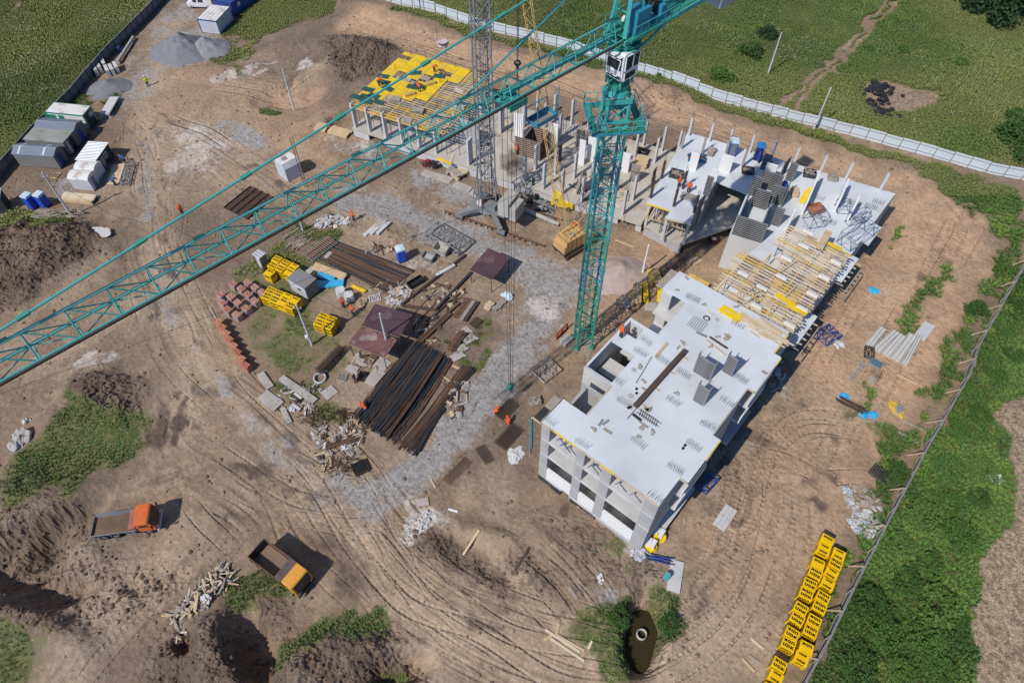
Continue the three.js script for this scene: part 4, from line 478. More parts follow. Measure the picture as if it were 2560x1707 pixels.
  const pend = (x, y, n) => { bar(ap, 'pendant', M.teal, [.2, 7.0, 0], [x, y, 0], .07); for (let i = 1; i <= n; i++) { const t = i / (n + 1); const g = beam(ap, 'pendant_joint', M.tealGreen, [.2 + (x - .2) * t - .28, 7 + (y - 7) * t + .05, 0], [.2 + (x - .2) * t + .35, 7 + (y - 7) * t - .03, 0], .26, .12); } };
  pend(48.6, 1.5, 7); pend(15.7, 1.5, 2);
  for (const s of [-1, 1]) bar(ap, 'pendant', M.teal, [-.2, 7, s * .2], [-12, .6, s * .6], .06);
  // machinery deck and counter jib
  const cj = sub(C, 'counter_jib', [0, 39, 0]); for (const s of [-1, 1]) { beam(cj, 'side_beam', M.teal, [1.3, -.05, s * 1.0], [-13.5, -.05, s * .85], .16, .34); for (const y of [.6, 1.1]) bar(cj, 'rail', M.teal, [.9, y, s * 1.35], [-4.4, y, s * 1.35], .035); for (let x = .9; x > -4.6; x -= .9) bar(cj, 'rail_post', M.teal, [x, 0, s * 1.35], [x, 1.1, s * 1.35], .035); }
  box(cj, 'deck', M.tealGreen, 5.6, .06, 2.8, -1.8, .13, 0); for (let i = 0; i < 9; i++) box(cj, 'deck_grating', M.tealGreen, .9, .05, 1.5, -5.2 - i * .95, .08, 0);
  for (const s of [-1, 1]) { bar(cj, 'strut', M.teal, [-.8, -1.6, s * .6], [-4.2, -.1, s * .9], .1); }
  const cabi = sub(cj, 'control_cabinet', [-.5, .19, -.55]); box(cabi, 'cabinet_body', M.tealBlue, 1.5, 1.75, 1.1, 0, 0, 0); for (const x of [-.35, .35]) box(cabi, 'cabinet_door', M.tealBlue, .66, 1.6, .04, x, .07, .57);
  const wn = sub(cj, 'hoist_winch', [-3.1, .2, .1]); box(wn, 'winch_bed', M.tealBlue, 1.9, .35, 1.9, 0, 0, 0); const dr = mesh(wn, 'rope_drum', new THREE.CylinderGeometry(.42, .42, 1.3, 18), M.black); dr.rotation.x = Math.PI / 2; dr.position.set(.1, .75, 0); const mo = mesh(wn, 'motor', new THREE.CylinderGeometry(.3, .3, .9, 14), M.tealBlue); mo.rotation.x = Math.PI / 2; mo.position.set(-.65, .65, .3); box(wn, 'gearbox', M.tealBlue, .5, .8, .4, .1, .35, -.85); box(cj, 'sack', M.white, .4, .25, .3, -.9, .2, 1.0, .3);
  for (let i = 0; i < 3; i++) box(cj, 'ballast_block', M.conc, .8, 2.2, 1.8, -11.6 - i * .9, -1.9, 0);
  // trolley, service basket, ropes and hook
  const tr = sub(C, 'trolley', [11.8, 38.35, 0]); box(tr, 'trolley_frame', M.teal, 1.5, .2, 1.7, 0, .25, 0); for (const s of [-1, 1]) { box(tr, 'side_plate', M.tealGreen, 1.6, .5, .08, 0, .1, s * .9); for (const x of [-.6, .6]) { const w = mesh(tr, 'trolley_wheel', new THREE.CylinderGeometry(.16, .16, .1, 12), M.darkSteel); w.rotation.x = Math.PI / 2; w.position.set(x, .62, s * .82); } }
  const bk = sub(C, 'service_basket', [9.6, 36.6, -1.0]); box(bk, 'floor', M.steel, 1.9, .05, 1.0, 0, 0, 0); for (const [w, d, x, z] of [[2, .08, 0, .54], [2, .08, 0, -.54], [.08, 1, 1, 0], [.08, 1, -1, 0]]) box(bk, 'kick_board', M.tealBlue, w, .26, d, x, 0, z); for (const x of [-1, 1]) for (const z of [-.54, .54]) bar(bk, 'post', M.tealBlue, [x, 0, z], [x, z < 0 ? 2.4 : 1.1, z], .04); for (const z of [-.54, .54]) bar(bk, 'rail', M.tealBlue, [-1, 1.1, z], [1, 1.1, z], .035);
  const hk = sub(C, 'hook_block', [11.8, 0, 0]); for (const [x, z] of [[-.5, -.3], [.5, -.3], [-.5, .3], [.5, .3]]) bar(hk, 'hoist_rope', M.rope, [x, 38.4, z], [x * .25, 3.2, z * .4], .018);
  const sheave = mesh(hk, 'sheave_case', new THREE.CylinderGeometry(.42, .42, .34, 16), M.tealGreen); sheave.rotation.x = Math.PI / 2; sheave.position.set(0, 2.95, 0); box(hk, 'hook_weight', M.tealGreen, .5, .5, .4, 0, 2.3, 0);
  mesh(hk, 'hook', new THREE.TorusGeometry(.17, .05, 8, 16, 4.6), M.rust).position.set(0, 2.1, 0); for (const [x, z] of [[.9, .3], [.7, -.6], [-.4, .8], [-.6, -.5]]) bar(hk, 'sling', M.rope, [0, 2, 0], [x, .35, z], .018);
}
// ---------- grey rail crane ----------
const GR = [-3.2, 0, -71];
{
  const C = thing('rail_crane', 'grey lattice rail crane with pale concrete ballast on four splayed wheeled legs', 'rail crane', GR, F2.t);
  const pf = sub(C, 'portal', [0, 0, 0]);
  for (const [x, z] of [[-3.4, 2.4], [3.2, 2.6], [-3.2, -3.1], [3.3, -3.1]]) { beam(pf, 'portal_leg', M.greyPaint, [x * .25, 1.75, z * .25], [x, .95, z], .5, .55); const bg = sub(pf, 'bogie', [x, 0, z]); box(bg, 'bogie_frame', M.greyPaint, 1.2, .45, .45, 0, .45, 0); for (const s of [-.38, .38]) { const w = mesh(bg, 'bogie_wheel', new THREE.CylinderGeometry(.34, .34, .2, 14), M.darkSteel); w.rotation.x = Math.PI / 2; w.position.set(s, .42, 0); } }
  mesh(pf, 'turntable', new THREE.CylinderGeometry(1.3, 1.5, .6, 20), M.greyPaint).position.set(0, 1.9, 0);
  const up = sub(C, 'slewing_deck', [0, 2.2, 0], -.05); // turned towards the yard
  box(up, 'deck_frame', M.greyPaint, 5.4, .35, 2.8, .6, 0, 0); for (let i = 0; i < 4; i++) box(up, 'ballast_block', M.ballast, 1.6, .55, 2.9, 3.1, .36 + i * .565, 0); box(up, 'ballast_block', M.ballast, 1.0, 2.2, 2.4, 4.35, -.15, 0); box(up, 'engine_cover', M.greyPaint, 1.6, .8, 1.1, .9, .36, .7); { const d = mesh(up, 'rope_drum', new THREE.CylinderGeometry(.42, .42, 1.6, 16), M.rustDark); d.rotation.x = Math.PI / 2; d.position.set(-.1, .95, .2); const e = mesh(up, 'rope_drum', new THREE.CylinderGeometry(.36, .36, 1.4, 16), M.darkSteel); e.rotation.x = Math.PI / 2; e.position.set(.9, .95, -.6); mesh(up, 'cloth_cover', lumpGeo(.7, .4, .5, .4, 2, 8, 2), plain([.62, .5, .5], .9)).position.set(-.8, .4, .7); }
  const tw = sub(C, 'tower', [-.2, 2.5, 0], .75), R = 1.12, tb = 9.4, Ht = 37, cr = [0, 1, 2, 3].map((k) => [R * Math.cos(k * Math.PI / 2 + .785), R * Math.sin(k * Math.PI / 2 + .785)]);
  for (const [x, z] of cr) { bar(tw, 'tower_leg', M.greyPaint, [x * 1.25, 0, z * 1.25], [x, Ht, z], .1); bar(tw, 'raking_strut', M.greyPaint, [x * 2.1, 0, z * 1.7], [x, 6.2, z], .08); }
  for (let y = 1.4, i = 0; y < Ht - 1; y += 2.05, i++) for (let k = 0; k < 4; k++) { const a = cr[k], b = cr[(k + 1) % 4]; bar(tw, 'lattice_bar', M.greyPaint, [a[0], y, a[1]], [b[0], y, b[1]], .045); bar(tw, 'lattice_bar', M.greyPaint, [i % 2 ? a[0] : b[0], y, i % 2 ? a[1] : b[1]], [i % 2 ? b[0] : a[0], y + 2.05, i % 2 ? b[1] : a[1]], .045); }
  for (const y of [8.6, 16, 25, 29.4]) for (const [w, d, x, z] of [[2.1, .16, 0, .86], [2.1, .16, 0, -.86], [.16, 1.6, .86, 0], [.16, 1.6, -.86, 0]]) box(tw, 'collar', M.greyPaint, w, y < 9 ? .45 : .2, d, x, y, z);
  const ld = []; for (let y = 6; y < 30; y += .5) ld.push(gBar([-.2, y, -.3], [.25, y, -.3], .03, 4), gBar([.1, y, .2], [-.3, y + .5, .2], .03, 4)); for (const [x, z] of [[-.2, -.3], [.25, -.3], [-.3, .2], [.3, .3], [0, -.5]]) ld.push(gBar([x, 1, z], [x, 36, z], .035, 4)); merged(tw, 'ladder_and_ropes', M.greyPaint, ld);
  const bm = sub(tw, 'boom', [0, 36.5, 0]); const bd = V(-6, 6, -14); for (const [x, z] of [[-.5, 0], [.5, 0], [0, .6]]) bar(bm, 'boom_chord', M.greyPaint, [x, z, 0], [bd.x + x * .5, bd.y + z * .5, bd.z], .08);
}
for (const [b, n] of [[-6.4, 1], [-.8, 0]]) { const a0 = n ? 5 : 12, a = w2(a0, b), c = w2(20.5, b), T = thing('crane_rail', n ? 'rusty crane rail on ties along the gravel strip' : 'crane rail beside the edge of the column slab', 'rail', [0, 0, 0]); beam(T, 'rail_head', M.rust, [a[0], .28, a[2]], [c[0], .28, c[2]], .16, .18); for (let i = 0; i < (n ? 18 : 10); i++) { const p = w2(a0 + i * .84, b); box(T, 'sleeper', i % 4 ? M.rustDark : M.ballast, .22, .12, .55, p[0], .06, p[2], F2.t); } }
{ // hook of the rail crane with its load ropes
  const T = thing('crane_hook', 'black crane hook with long slings hanging above the column slab', 'crane hook', [.7, 0, -80]); for (const x of [-.06, .06]) bar(T, 'hoist_rope', M.rope, [x, 18, 0], [x, 40, .3], .04); const s = mesh(T, 'sheave', new THREE.TorusGeometry(.34, .13, 8, 18), M.black); s.position.set(0, 17.7, 0); box(T, 'hook_body', M.black, .34, .7, .3, 0, 16.9, 0); for (const [x, z] of [[-.9, .2], [-.35, -.4], [.4, .3], [.8, -.3]]) bar(T, 'sling', M.rope, [0, 16.9, 0], [x, 5.9, z], .025);
  const P = [-10.77,9,-100.24], U = thing('hanging_bag', 'pinkish-white bulk bag slung on two thin ropes over bare sand', 'bulk bag', P); mesh(U, 'bag', lumpGeo(.95, .9, .7, .25, 1.5, 4, 3), plain([.6, .5, .52], .9)).rotation.x = Math.PI; mesh(U, 'bag_rim', new THREE.TorusGeometry(.75, .09, 6, 18), M.darkSteel).rotation.x = Math.PI / 2; for (const x of [-.8, .8]) bar(U, 'rope', M.rope, [x, 0, 0], [x * .6, 22, 0], .02);
}
// ---------- yellow crawler crane behind the mast ----------
{
  const b = [7.94,0,-64.68], C = thing('crawler_crane', 'ochre crawler crane with ribbed body and raised yellow lattice boom', 'crawler crane', b, F2.t - .45);
  const up = sub(C, 'upper_body', [0, .9, 0]); box(up, 'machine_house', M.craneYellow, 2.2, 1.9, 3.4, 0, .25, .2); for (const z of [-1.3, -.55, .25, 1.05, 1.8]) box(up, 'house_rib', M.rust, 2.26, 1.94, .06, 0, .25, z); box(up, 'roof_hatch', M.greyPaint, .5, .08, .7, .2, 2.16, .3); box(up, 'roof_hatch', M.orange, .5, .3, .6, -.8, 2.1, -1.3); box(up, 'deck_plate', M.darkSteel, 2.6, .25, 4.6, 0, 0, 0); box(up, 'counterweight', M.craneYellow, 2.3, 1.2, .5, 0, .3, 2.05);
  bar(up, 'gantry_leg', M.craneYellow, [-.8, 2.1, 1.4], [-.4, 3.6, -.6], .07); bar(up, 'gantry_leg', M.craneYellow, [.8, 2.1, 1.4], [.4, 3.6, -.6], .07); bar(up, 'gantry_leg', M.craneYellow, [-.4, 3.6, -.6], [.4, 3.6, -.6], .07);
  const ca = sub(C, 'driver_cab', [1.0, 1.2, -1.9]); box(ca, 'cab_body', M.craneYellow, 1.0, 1.5, 1.2, 0, 0, 0); box(ca, 'window', M.glass, .8, .6, .04, 0, .75, -.61);
  for (const x of [-1.15, 1.15]) { const t = sub(C, 'track', [x, 0, 0]); box(t, 'track_belt', M.rustDark, .6, .8, 3.8, 0, 0, 0); for (let i = 0; i < 12; i++) box(t, 'track_shoe', M.rust, .66, .06, .22, 0, .79, -1.7 + i * .31); }
  const bo = sub(C, 'boom', [0, 0, 0]); bo.rotation.y = -(F2.t - .45); // boom laid out in world directions
  const p0 = V(-.9, 1.6, -1.6), p1 = V(-6.6, 30, -10), ax = p1.clone().sub(p0), ln = ax.length(), d = ax.normalize(), u = V(1, 0, .2).normalize(), v = d.clone().cross(u).normalize(), at = (t, i, j, w) => { const q = p0.clone().addScaledVector(d, t).addScaledVector(u, i * w).addScaledVector(v, j * w); return [q.x, q.y, q.z]; };
  for (const i of [-1, 1]) for (const j of [-1, 1]) bar(bo, 'boom_chord', M.craneYellow, at(0, i, j, .2), at(3, i, j, .55), .05), bar(bo, 'boom_chord', M.craneYellow, at(3, i, j, .55), at(ln, i, j, .45), .05);
  for (let t = 3, k = 0; t < ln - 1; t += 1.15, k++) { const s = k % 2 ? 1 : -1; bar(bo, 'boom_lacing', M.craneYellow, at(t, -s, 1, .52), at(t + 1.15, s, 1, .52), .03); bar(bo, 'boom_lacing', M.craneYellow, at(t, -s, -1, .52), at(t + 1.15, s, -1, .52), .03); bar(bo, 'boom_lacing', M.craneYellow, at(t, 1, -s, .52), at(t + 1.15, 1, s, .52), .03); bar(bo, 'boom_lacing', M.craneYellow, at(t, -1, -s, .52), at(t + 1.15, -1, s, .52), .03); }
  bar(bo, 'boom_rope', M.rope, [0, 4.4, .3], at(ln, 0, 0, 0), .025);
}
// ---------- shared builders for the yard ----------
const onG = (p, dy = 0) => [p[0], relief(p[0], p[2] ?? p[1]) + dy, p[2] ?? p[1]];
const rect = (c) => { const [a, b, d] = c, w = Math.hypot(b[0] - a[0], b[1] - a[1]), t = Math.atan2(-(b[1] - a[1]), b[0] - a[0]); const nx = -Math.sin(-t), nz = Math.cos(-t); let dep = (d[0] - b[0]) * nx + (d[1] - b[1]) * nz; const mx = (a[0] + b[0]) / 2 + nx * dep / 2, mz = (a[1] + b[1]) / 2 + nz * dep / 2; return { p: [mx, relief(mx, mz), mz], w, d: Math.abs(dep), t, s: Math.sign(dep) }; };
function waveGeo(w, d, pitch, amp) { const n = Math.max(4, Math.round(w / pitch) * 4), P = [], I = [], U = []; for (let i = 0; i <= n; i++) { const x = -w / 2 + w * i / n, y = amp * [0, 1, 1, 0][i % 4]; for (const z of [-d / 2, d / 2]) { P.push(x, y, z); U.push(x, z); } } for (let i = 0; i < n; i++) { const a = i * 2; I.push(a, a + 1, a + 2, a + 2, a + 1, a + 3); } const g = new THREE.BufferGeometry(); g.setAttribute('position', new THREE.Float32BufferAttribute(P, 3)); g.setAttribute('uv', new THREE.Float32BufferAttribute(U, 2)); g.setIndex(I); const h = g.toNonIndexed(); h.computeVertexNormals(); return h; }
Object.assign(M, {
  maroon: grain([.105, .06, .075], .22, 3, 5, 5, { rough: .5, stain: .35, stainColor: [.3, .2, .2] }), maroonWorn: grain([.2, .1, .1], .3, 3, 5, 4, { rough: .6, stain: .8, stainColor: [.42, .34, .34] }), zinc: grain([.5, .54, .56], .1, 3, 4, 4, { rough: .45, metal: .35 }), slateRoof: grain([.17, .21, .27], .1, 3, 4, 4, { rough: .55 }), mossRoof: grain([.3, .32, .3], .2, 3, 5, 4, { stain: .6, stainColor: [.22, .19, .13] }),
  wallGrey: grain([.2, .2, .19], .1, 3, 4, 4), wallDark: grain([.05, .055, .055], .2, 3, 4, 3), whiteRoof: grain([.72, .72, .7], .08, 3, 5, 4, { stain: .5, stainColor: [.3, .2, .15] }), silver: grain([.55, .58, .62], .08, 3, 4, 4, { rough: .5 }), green: plain([.02, .25, .13], .6), toilet: plain([.02, .09, .55], .45), toiletDark: plain([.02, .05, .28], .5), toiletRoof: plain([.55, .72, .8], .5), greyDoor: plain([.18, .2, .22], .6),
  brick: grain([.42, .17, .1], .22, 8, 4, 1.2), brickPale: grain([.5, .25, .16], .2, 8, 4, 1.2), film: plain([.42, .3, .3], .35), tarp: plain([.05, .42, .72], .4), bag: plain([.58, .59, .6], .85), gravelPile: grain([.2, .21, .225], .35, 16, 4, 2), sandPile: grain([.42, .33, .3], .12, 8, 4, 3), precast: grain([.42, .39, .36], .14, 3, 5, 3, { stain: .4, stainColor: [.3, .26, .21] }), plank: grain([.6, .45, .28], .16, 5, 4, 2), oldBoard: grain([.33, .29, .25], .28, 6, 4, 1.5), steelBlue: grain([.05, .058, .068], .3, 4, 4, 2, { rough: .55, metal: .3 }), steelRust: grain([.13, .075, .05], .35, 5, 4, 2, { rough: .75 }),
});
// ---------- wrapped block pallets ----------
function wrapTex(kind) {
  const c = document.createElement('canvas'); c.width = 256; c.height = 256; const x = c.getContext('2d'); x.fillStyle = '#f3c400'; x.fillRect(0, 0, 256, 256);
  x.strokeStyle = '#b58d00'; x.lineWidth = 2; const word = (cx, cy, up, s = 88) => { x.save(); x.translate(cx, cy); if (up) x.rotate(Math.PI); x.fillStyle = '#14120c'; x.font = '900 ' + s + 'px sans-serif'; x.textAlign = 'center'; x.textBaseline = 'middle'; x.scale(1.2, 1); x.fillText('UDK', 0, 0); x.lineWidth = 5; x.strokeStyle = '#14120c'; x.strokeText('UDK', 0, 0); x.restore(); };
  const arc = (y) => { x.beginPath(); x.moveTo(60, y + 12); x.quadraticCurveTo(128, y - 16, 196, y + 12); x.stroke(); for (const d of [22, 30]) { x.beginPath(); x.moveTo(70, y + d); x.lineTo(186, y + d); x.stroke(); } };
  if (kind === 0) { word(128, 66, true); word(128, 178, false); arc(108); arc(222); } else if (kind === 1) { word(128, 50, false, 60); arc(96); word(128, 206, false, 70); arc(150); } else { word(128, 64, true, 80); for (const y of [120, 140, 160, 180]) { x.beginPath(); x.moveTo(60, y); x.lineTo(200, y); x.stroke(); } arc(210); }
  const t = new THREE.CanvasTexture(c); t.colorSpace = THREE.SRGBColorSpace; t.magFilter = THREE.LinearFilter; return new THREE.MeshPhysicalMaterial({ map: t, roughness: .38, clearcoat: .15, clearcoatRoughness: .5 });
}
const wrapMats = [0, 1, 2].map(wrapTex);
const wrapGeo = (() => { const g = new THREE.BoxGeometry(1.16, 1.3, 1.0, 4, 5, 4), p = g.attributes.position; for (let i = 0; i < p.count; i++) { const x = p.getX(i), y = p.getY(i), z = p.getZ(i), k = Math.max(Math.abs(x) / .58, Math.abs(z) / .5) > .98 && Math.abs(y) < .6; const n = k ? vn(x * 4 + z * 5 + 20, y * 5 + 3) * .05 : 0; p.setXYZ(i, x * (1 + n), y + (y > .6 ? vn(x * 3 + 9, z * 3) * .04 - .02 : 0), z * (1 + n)); } g.computeVertexNormals(); return g; })();
function wrappedPallet(p, t, kind, label, group) { const T = thing('block_pallet', label, 'block pallet', p, t, group); const w = mesh(T, 'wrapped_blocks', wrapGeo, wrapMats[kind]); w.position.y = .79; for (const z of [-.4, 0, .4]) box(T, 'pallet_runner', M.timberGrey, 1.1, .1, .1, 0, .005, z); box(T, 'pallet_deck', M.timberGrey, 1.14, .03, 1, 0, .108, 0); return T; }
{
  const grid = (c, nx, nz, label, group, skip = []) => { const [a, b, d] = c; for (let i = 0; i < nx; i++) for (let j = 0; j < nz; j++) { if (skip.includes(i + ',' + j)) continue; const u = (i + .5) / nx, v = (j + .5) / nz, x = a[0] + (b[0] - a[0]) * u + (d[0] - a[0]) * v, z = a[1] + (b[1] - a[1]) * u + (d[1] - a[1]) * v; wrappedPallet(onG([x + rr(-.03, .03), 0, z + rr(-.03, .03)]), Math.atan2(-(b[1] - a[1]), b[0] - a[0]) + rr(-.03, .03), (i * 2 + j) % 5 > 3 ? 1 : (i + j) % 4 === 3 ? 2 : 0, label, group); } };
  grid([[-30.64,-56.88],[-26.23,-54.7],[-31.2,-55.08]], 4, 2, 'yellow film-wrapped block pallet in the double row of eight beside the bricks', 'eight wrapped pallets by the brick pallets');
  grid([[-30.88,-62.28],[-27.4,-60.28],[-31.59,-60.34]], 3, 2, 'yellow film-wrapped block pallet in the bunch between silver booth and grey cabin', 'wrapped pallets by the grey cabin');
  wrappedPallet(onG([-31.04,1.45,-59.18]), -.5, 2, 'yellow film-wrapped block pallet turned aside, in front of the silver booth');
  grid([[-23.42,-52.58],[-21.12,-51.6],[-23.9,-50.73]], 2, 2, 'yellow film-wrapped block pallet in the square of four near the maroon roofs', 'four wrapped pallets near the large maroon roof');
  const rowA = [30.55,1.45,-24.06], rowB = [22.51,1.45,-11.63], L = Math.hypot(rowB[0] - rowA[0], rowB[2] - rowA[2]), dx = (rowB[0] - rowA[0]) / L, dz = (rowB[2] - rowA[2]) / L, t = Math.atan2(-(-dx), -dz) + Math.PI * 0; const lab = 'yellow film-wrapped block pallet in the long double row beside the grey boundary fence', gp = 'long row of wrapped pallets by the fence', yaw = Math.atan2(-(dx), -dz);
  const place = (s, o, k) => (o = o + rr(-.07, .07), wrappedPallet(onG([rowA[0] + dx * s - dz * o, 0, rowA[2] + dz * s + dx * o]), Math.atan2(dx, dz) + rr(-.09, .09), k, lab, gp));
  for (const [s, k] of [[0, 2], [1.04, 1], [2.7, 2], [3.74, 0], [5.0, 0], [6.04, 0], [7.6, 0], [8.64, 0], [10.1, 0], [11.14, 0], [13.2, 0], [14.3, 1], [15.6, 0], [16.8, 0]]) place(s, 0, k);
  for (const [s, k] of [[.75, 1], [1.8, 0], [2.95, 1], [4.1, 1], [5.5, 0], [6.54, 0], [8.0, 0], [9.04, 0], [10.6, 2], [11.64, 1]]) place(s, -1.36 + rr(-.08, .08), k);
  { const T = thing('opened_block_pallet', 'two torn yellow-wrapped pallets of white blocks beside the building corner', 'block pallet', [14.09,0,-24.44], -.55); for (const [x, z] of [[0, -.75], [-.25, .65]]) { mesh(T, 'torn_film', lumpGeo(.82, 1.0, .78, .25, 2, x + 5, 3), M.yellow).position.set(x, .1, z); for (const s of [-.24, .24]) box(T, 'white_block', M.block, .46, .75, .86, x + s, .42 + (s > 0 ? .06 : 0), z, rr(-.1, .1)); } }
}
// ---------- brick pallets ----------
{
  const top = () => { const l = []; for (let i = 0; i < 4; i++) for (let j = 0; j < 5; j++) if (rnd() < .75) l.push(gBox(.24, rr(.05, .11), .12, -.37 + i * .25, 0, -.26 + j * .13, rr(-.12, .12))); return mergeGeometries(l.map((g) => g.toNonIndexed())); };
  const tops = [top(), top(), top()];
  const bp = (p, t, label, group, film, k) => { const T = thing('brick_pallet', label, 'brick pallet', p, t, group); box(T, 'pallet_base', M.timberGrey, 1.08, .12, .78, 0, 0, 0); box(T, 'brick_stack', film ? M.film : M.brick, 1.04, .84, .74, 0, .12, 0); for (let i = 0; i < 3; i++) if (!film) box(T, 'brick_course', M.brickPale, 1.06, .03, .76, 0, .35 + i * .22, 0); const m = mesh(T, 'top_bricks', tops[k % 3], k % 2 ? M.brick : M.brickPale); m.position.y = .955; if (film) box(T, 'film_edge', M.film, 1.08, .04, .78, 0, .93, 0); return T; };
  let k = 0; for (const c of [[-35.48,-57.73],[-33.68,-57.96],[-34.24,-56.95],[-32.57,-57.18],[-33.2,-56.07],[-31.51,-56.35],[-36.62,-55.96],[-35.25,-55.63],[-36.03,-54.61],[-34.2,-54.71],[-35.16,-53.59],[-32.12,-54.98],[-32.96,-53.81],[-33.85,-52.75]]) { k++; bp(onG([c[0], 0, c[1]]), -.62 + rr(-.06, .06), 'orange brick pallet in cloudy film, in the loose rows beside yellow pallets', 'loose rows of brick pallets', true, k); }
  const A = [-35.79,1,-51.71], Bq = [-30.84,1,-45.09]; for (let i = 0; i < 8; i++) { const u = i / 7; bp(onG([A[0] + (Bq[0] - A[0]) * u + rr(-.1, .1), 0, A[2] + (Bq[2] - A[2]) * u]), -.5 + rr(-.08, .08), 'unwrapped orange brick pallet in the single file along the dirt road', 'single file of brick pallets', false, i); }
}
// ---------- sheds and cabins ----------
function shedRoof(label, c, h, m, o = {}) {
  const R = rect(c), T = thing('open_shed', label, 'shed', R.p, R.t); const r = mesh(T, 'corrugated_roof', waveGeo(R.w, R.d, .3, .05), m); m.side = THREE.DoubleSide; r.position.y = h; r.rotation.x = o.pitch || 0; for (const x of [-1, 1]) for (const z of [-1, 1]) bar(T, 'post', M.rustDark, [x * (R.w / 2 - .15), 0, z * (R.d / 2 - .15)], [x * (R.w / 2 - .15), h + z * -(o.pitch || 0) * R.d / 2, z * (R.d / 2 - .15)], .05); for (const z of [-1, 0, 1]) box(T, 'purlin', M.timber, R.w, .1, .08, 0, h - .13 - z * (o.pitch || 0) * R.d / 2, z * (R.d / 2 - .1)); return T;
}
shedRoof('large open shed with dark maroon corrugated roof beside the rebar yard', [[-17.68,-49.11],[-13.01,-47.41],[-11.36,-50.64]], 3.05, M.maroon);
shedRoof('low open shed with worn pinkish maroon corrugated roof and faded patches', [[-19.03,-47.02],[-14.59,-44.96],[-13.29,-47.65]], 2.45, M.maroonWorn);
shedRoof('small open shed with dark maroon corrugated roof at the gravel road bend', [[-5.41,-58.54],[-2.55,-56.83],[0,-60.54]], 2.55, M.maroon);
function cabin(name, label, cat, c, h, o) {
  const R = rect(c), T = thing(name, label, cat, R.p, R.t), f = R.s < 0 ? -1 : 1; box(T, 'walls', o.wall, R.w - .1, h, R.d - .1, 0, .12, 0);
  for (const x of [-1, 1]) for (const z of [-1, 1]) box(T, 'skid', M.timberGrey, .3, .14, .3, x * (R.w / 2 - .4), 0, z * (R.d / 2 - .3));
  if (o.gable) { const s = new THREE.Shape([new THREE.Vector2(-R.d / 2, 0), new THREE.Vector2(R.d / 2, 0), new THREE.Vector2(0, .55)]); const g = new THREE.ExtrudeGeometry(s, { depth: R.w - .1, bevelEnabled: false }); g.rotateY(Math.PI / 2); g.translate(-R.w / 2 + .05, 0, 0); mesh(T, 'gable', g, o.wall).position.y = h + .12; for (const z of [-1, 1]) { const r = box(T, 'roof_slope', o.roof, R.w + .2, .05, Math.hypot(R.d / 2, .55) + .1, 0, 0, 0); r.position.set(0, h + .12 + .31, z * R.d / 4); r.rotation.x = z * Math.atan2(.55, R.d / 2); } box(T, 'ridge_cap', M.zinc, R.w + .22, .05, .22, 0, h + .66, 0); for (const x of o.strips || []) { for (const z of [-1, 1]) { const r = box(T, 'roof_strip', M.silver, .3, .02, R.d / 2, 0, 0, 0); r.position.set(x, h + .12 + .35, z * R.d / 4); r.rotation.x = z * Math.atan2(.55, R.d / 2); } } }
  else if (o.barrel) { const n = 12, s = new THREE.Shape(); for (let i = 0; i <= n; i++) { const a = Math.PI * i / n; s[i ? 'lineTo' : 'moveTo'](-Math.cos(a) * (R.d / 2 + .05), Math.sin(a) * .55); } const g = new THREE.ExtrudeGeometry(s, { depth: R.w, bevelEnabled: false }); g.rotateY(Math.PI / 2); g.translate(-R.w / 2, h + .1, 0); mesh(T, 'barrel_roof', g, o.roof); }
  else if (o.wave) { const r = mesh(T, 'corrugated_roof', waveGeo(R.d + .3, R.w + .3, .35, .06), o.roof); o.roof.side = THREE.DoubleSide; r.rotation.order = 'YXZ'; r.rotation.y = Math.PI / 2; r.position.y = h + .2; }
  else { box(T, 'roof', o.roof, R.w + .05, .09, R.d + .05, 0, h + .12, 0); if (o.seams) for (let i = 1; i < 5; i++) box(T, 'roof_seam', M.silver, .05, .03, R.d, -R.w / 2 + i * R.w / 5, h + .21, 0); if (o.trim) for (const [w, d, x, z] of [[R.w + .08, .08, 0, R.d / 2], [R.w + .08, .08, 0, -R.d / 2], [.08, R.d, R.w / 2, 0], [.08, R.d, -R.w / 2, 0]]) box(T, 'roof_trim', o.trim, w, .16, d, x, h + .06, z); if (o.trim) for (const x of [-1, 1]) for (const z of [-1, 1]) box(T, 'corner_post', o.trim, .1, h, .1, x * (R.w / 2 - .03), .1, z * (R.d / 2 - .03)); }
  for (const [n, m, w, hh, x, y, side] of o.open || []) { const ends = side === 'e' || side === 'w', sg = side === 'e' || side === 's' ? 1 : -1; const d = box(T, n, m, ends ? .06 : w, hh, ends ? w : .06, ends ? sg * (R.w / 2 - .04) : x, y, ends ? x : sg * (R.d / 2 - .04)); if (n === 'door') box(d, 'handle', M.steel, .08, .05, .08, ends ? sg * .04 : w * .35, 0, ends ? w * .35 : sg * .04); if (n === 'window') box(d, 'frame', M.white, ends ? .05 : w + .14, hh + .14, ends ? w + .14 : .05, 0, -hh / 2 - .07, 0); }
  return T;
}
cabin('site_cabin', 'white-roofed cabin with green panels and rust stains, end of the cabin row', 'cabin', [[-72.33,-91.58],[-66.21,-90.66],[-66.03,-93.2]], 2.4, { wall: M.white, roof: M.whiteRoof, trim: M.green, open: [['green_panel', M.green, 1.8, 1.3, -2.6, .9, 's'], ['green_panel', M.green, .9, 1.3, -.8, .9, 's'], ['end_wall', M.wallDark, 2.0, 2.2, 0, .15, 'e'], ['window', M.white, .9, .8, -.4, 1.3, 'e']] });
cabin('site_cabin', 'grey cabin with slate-blue gabled roof and blue door, next to the white-roofed cabin', 'cabin', [[-72.51,-87.53],[-66.33,-86.87],[-66.17,-89.8]], 2.2, { wall: M.wallGrey, roof: M.slateRoof, gable: 1, open: [['door', M.bluePaint, .9, 1.9, .2, .15, 'e']] });
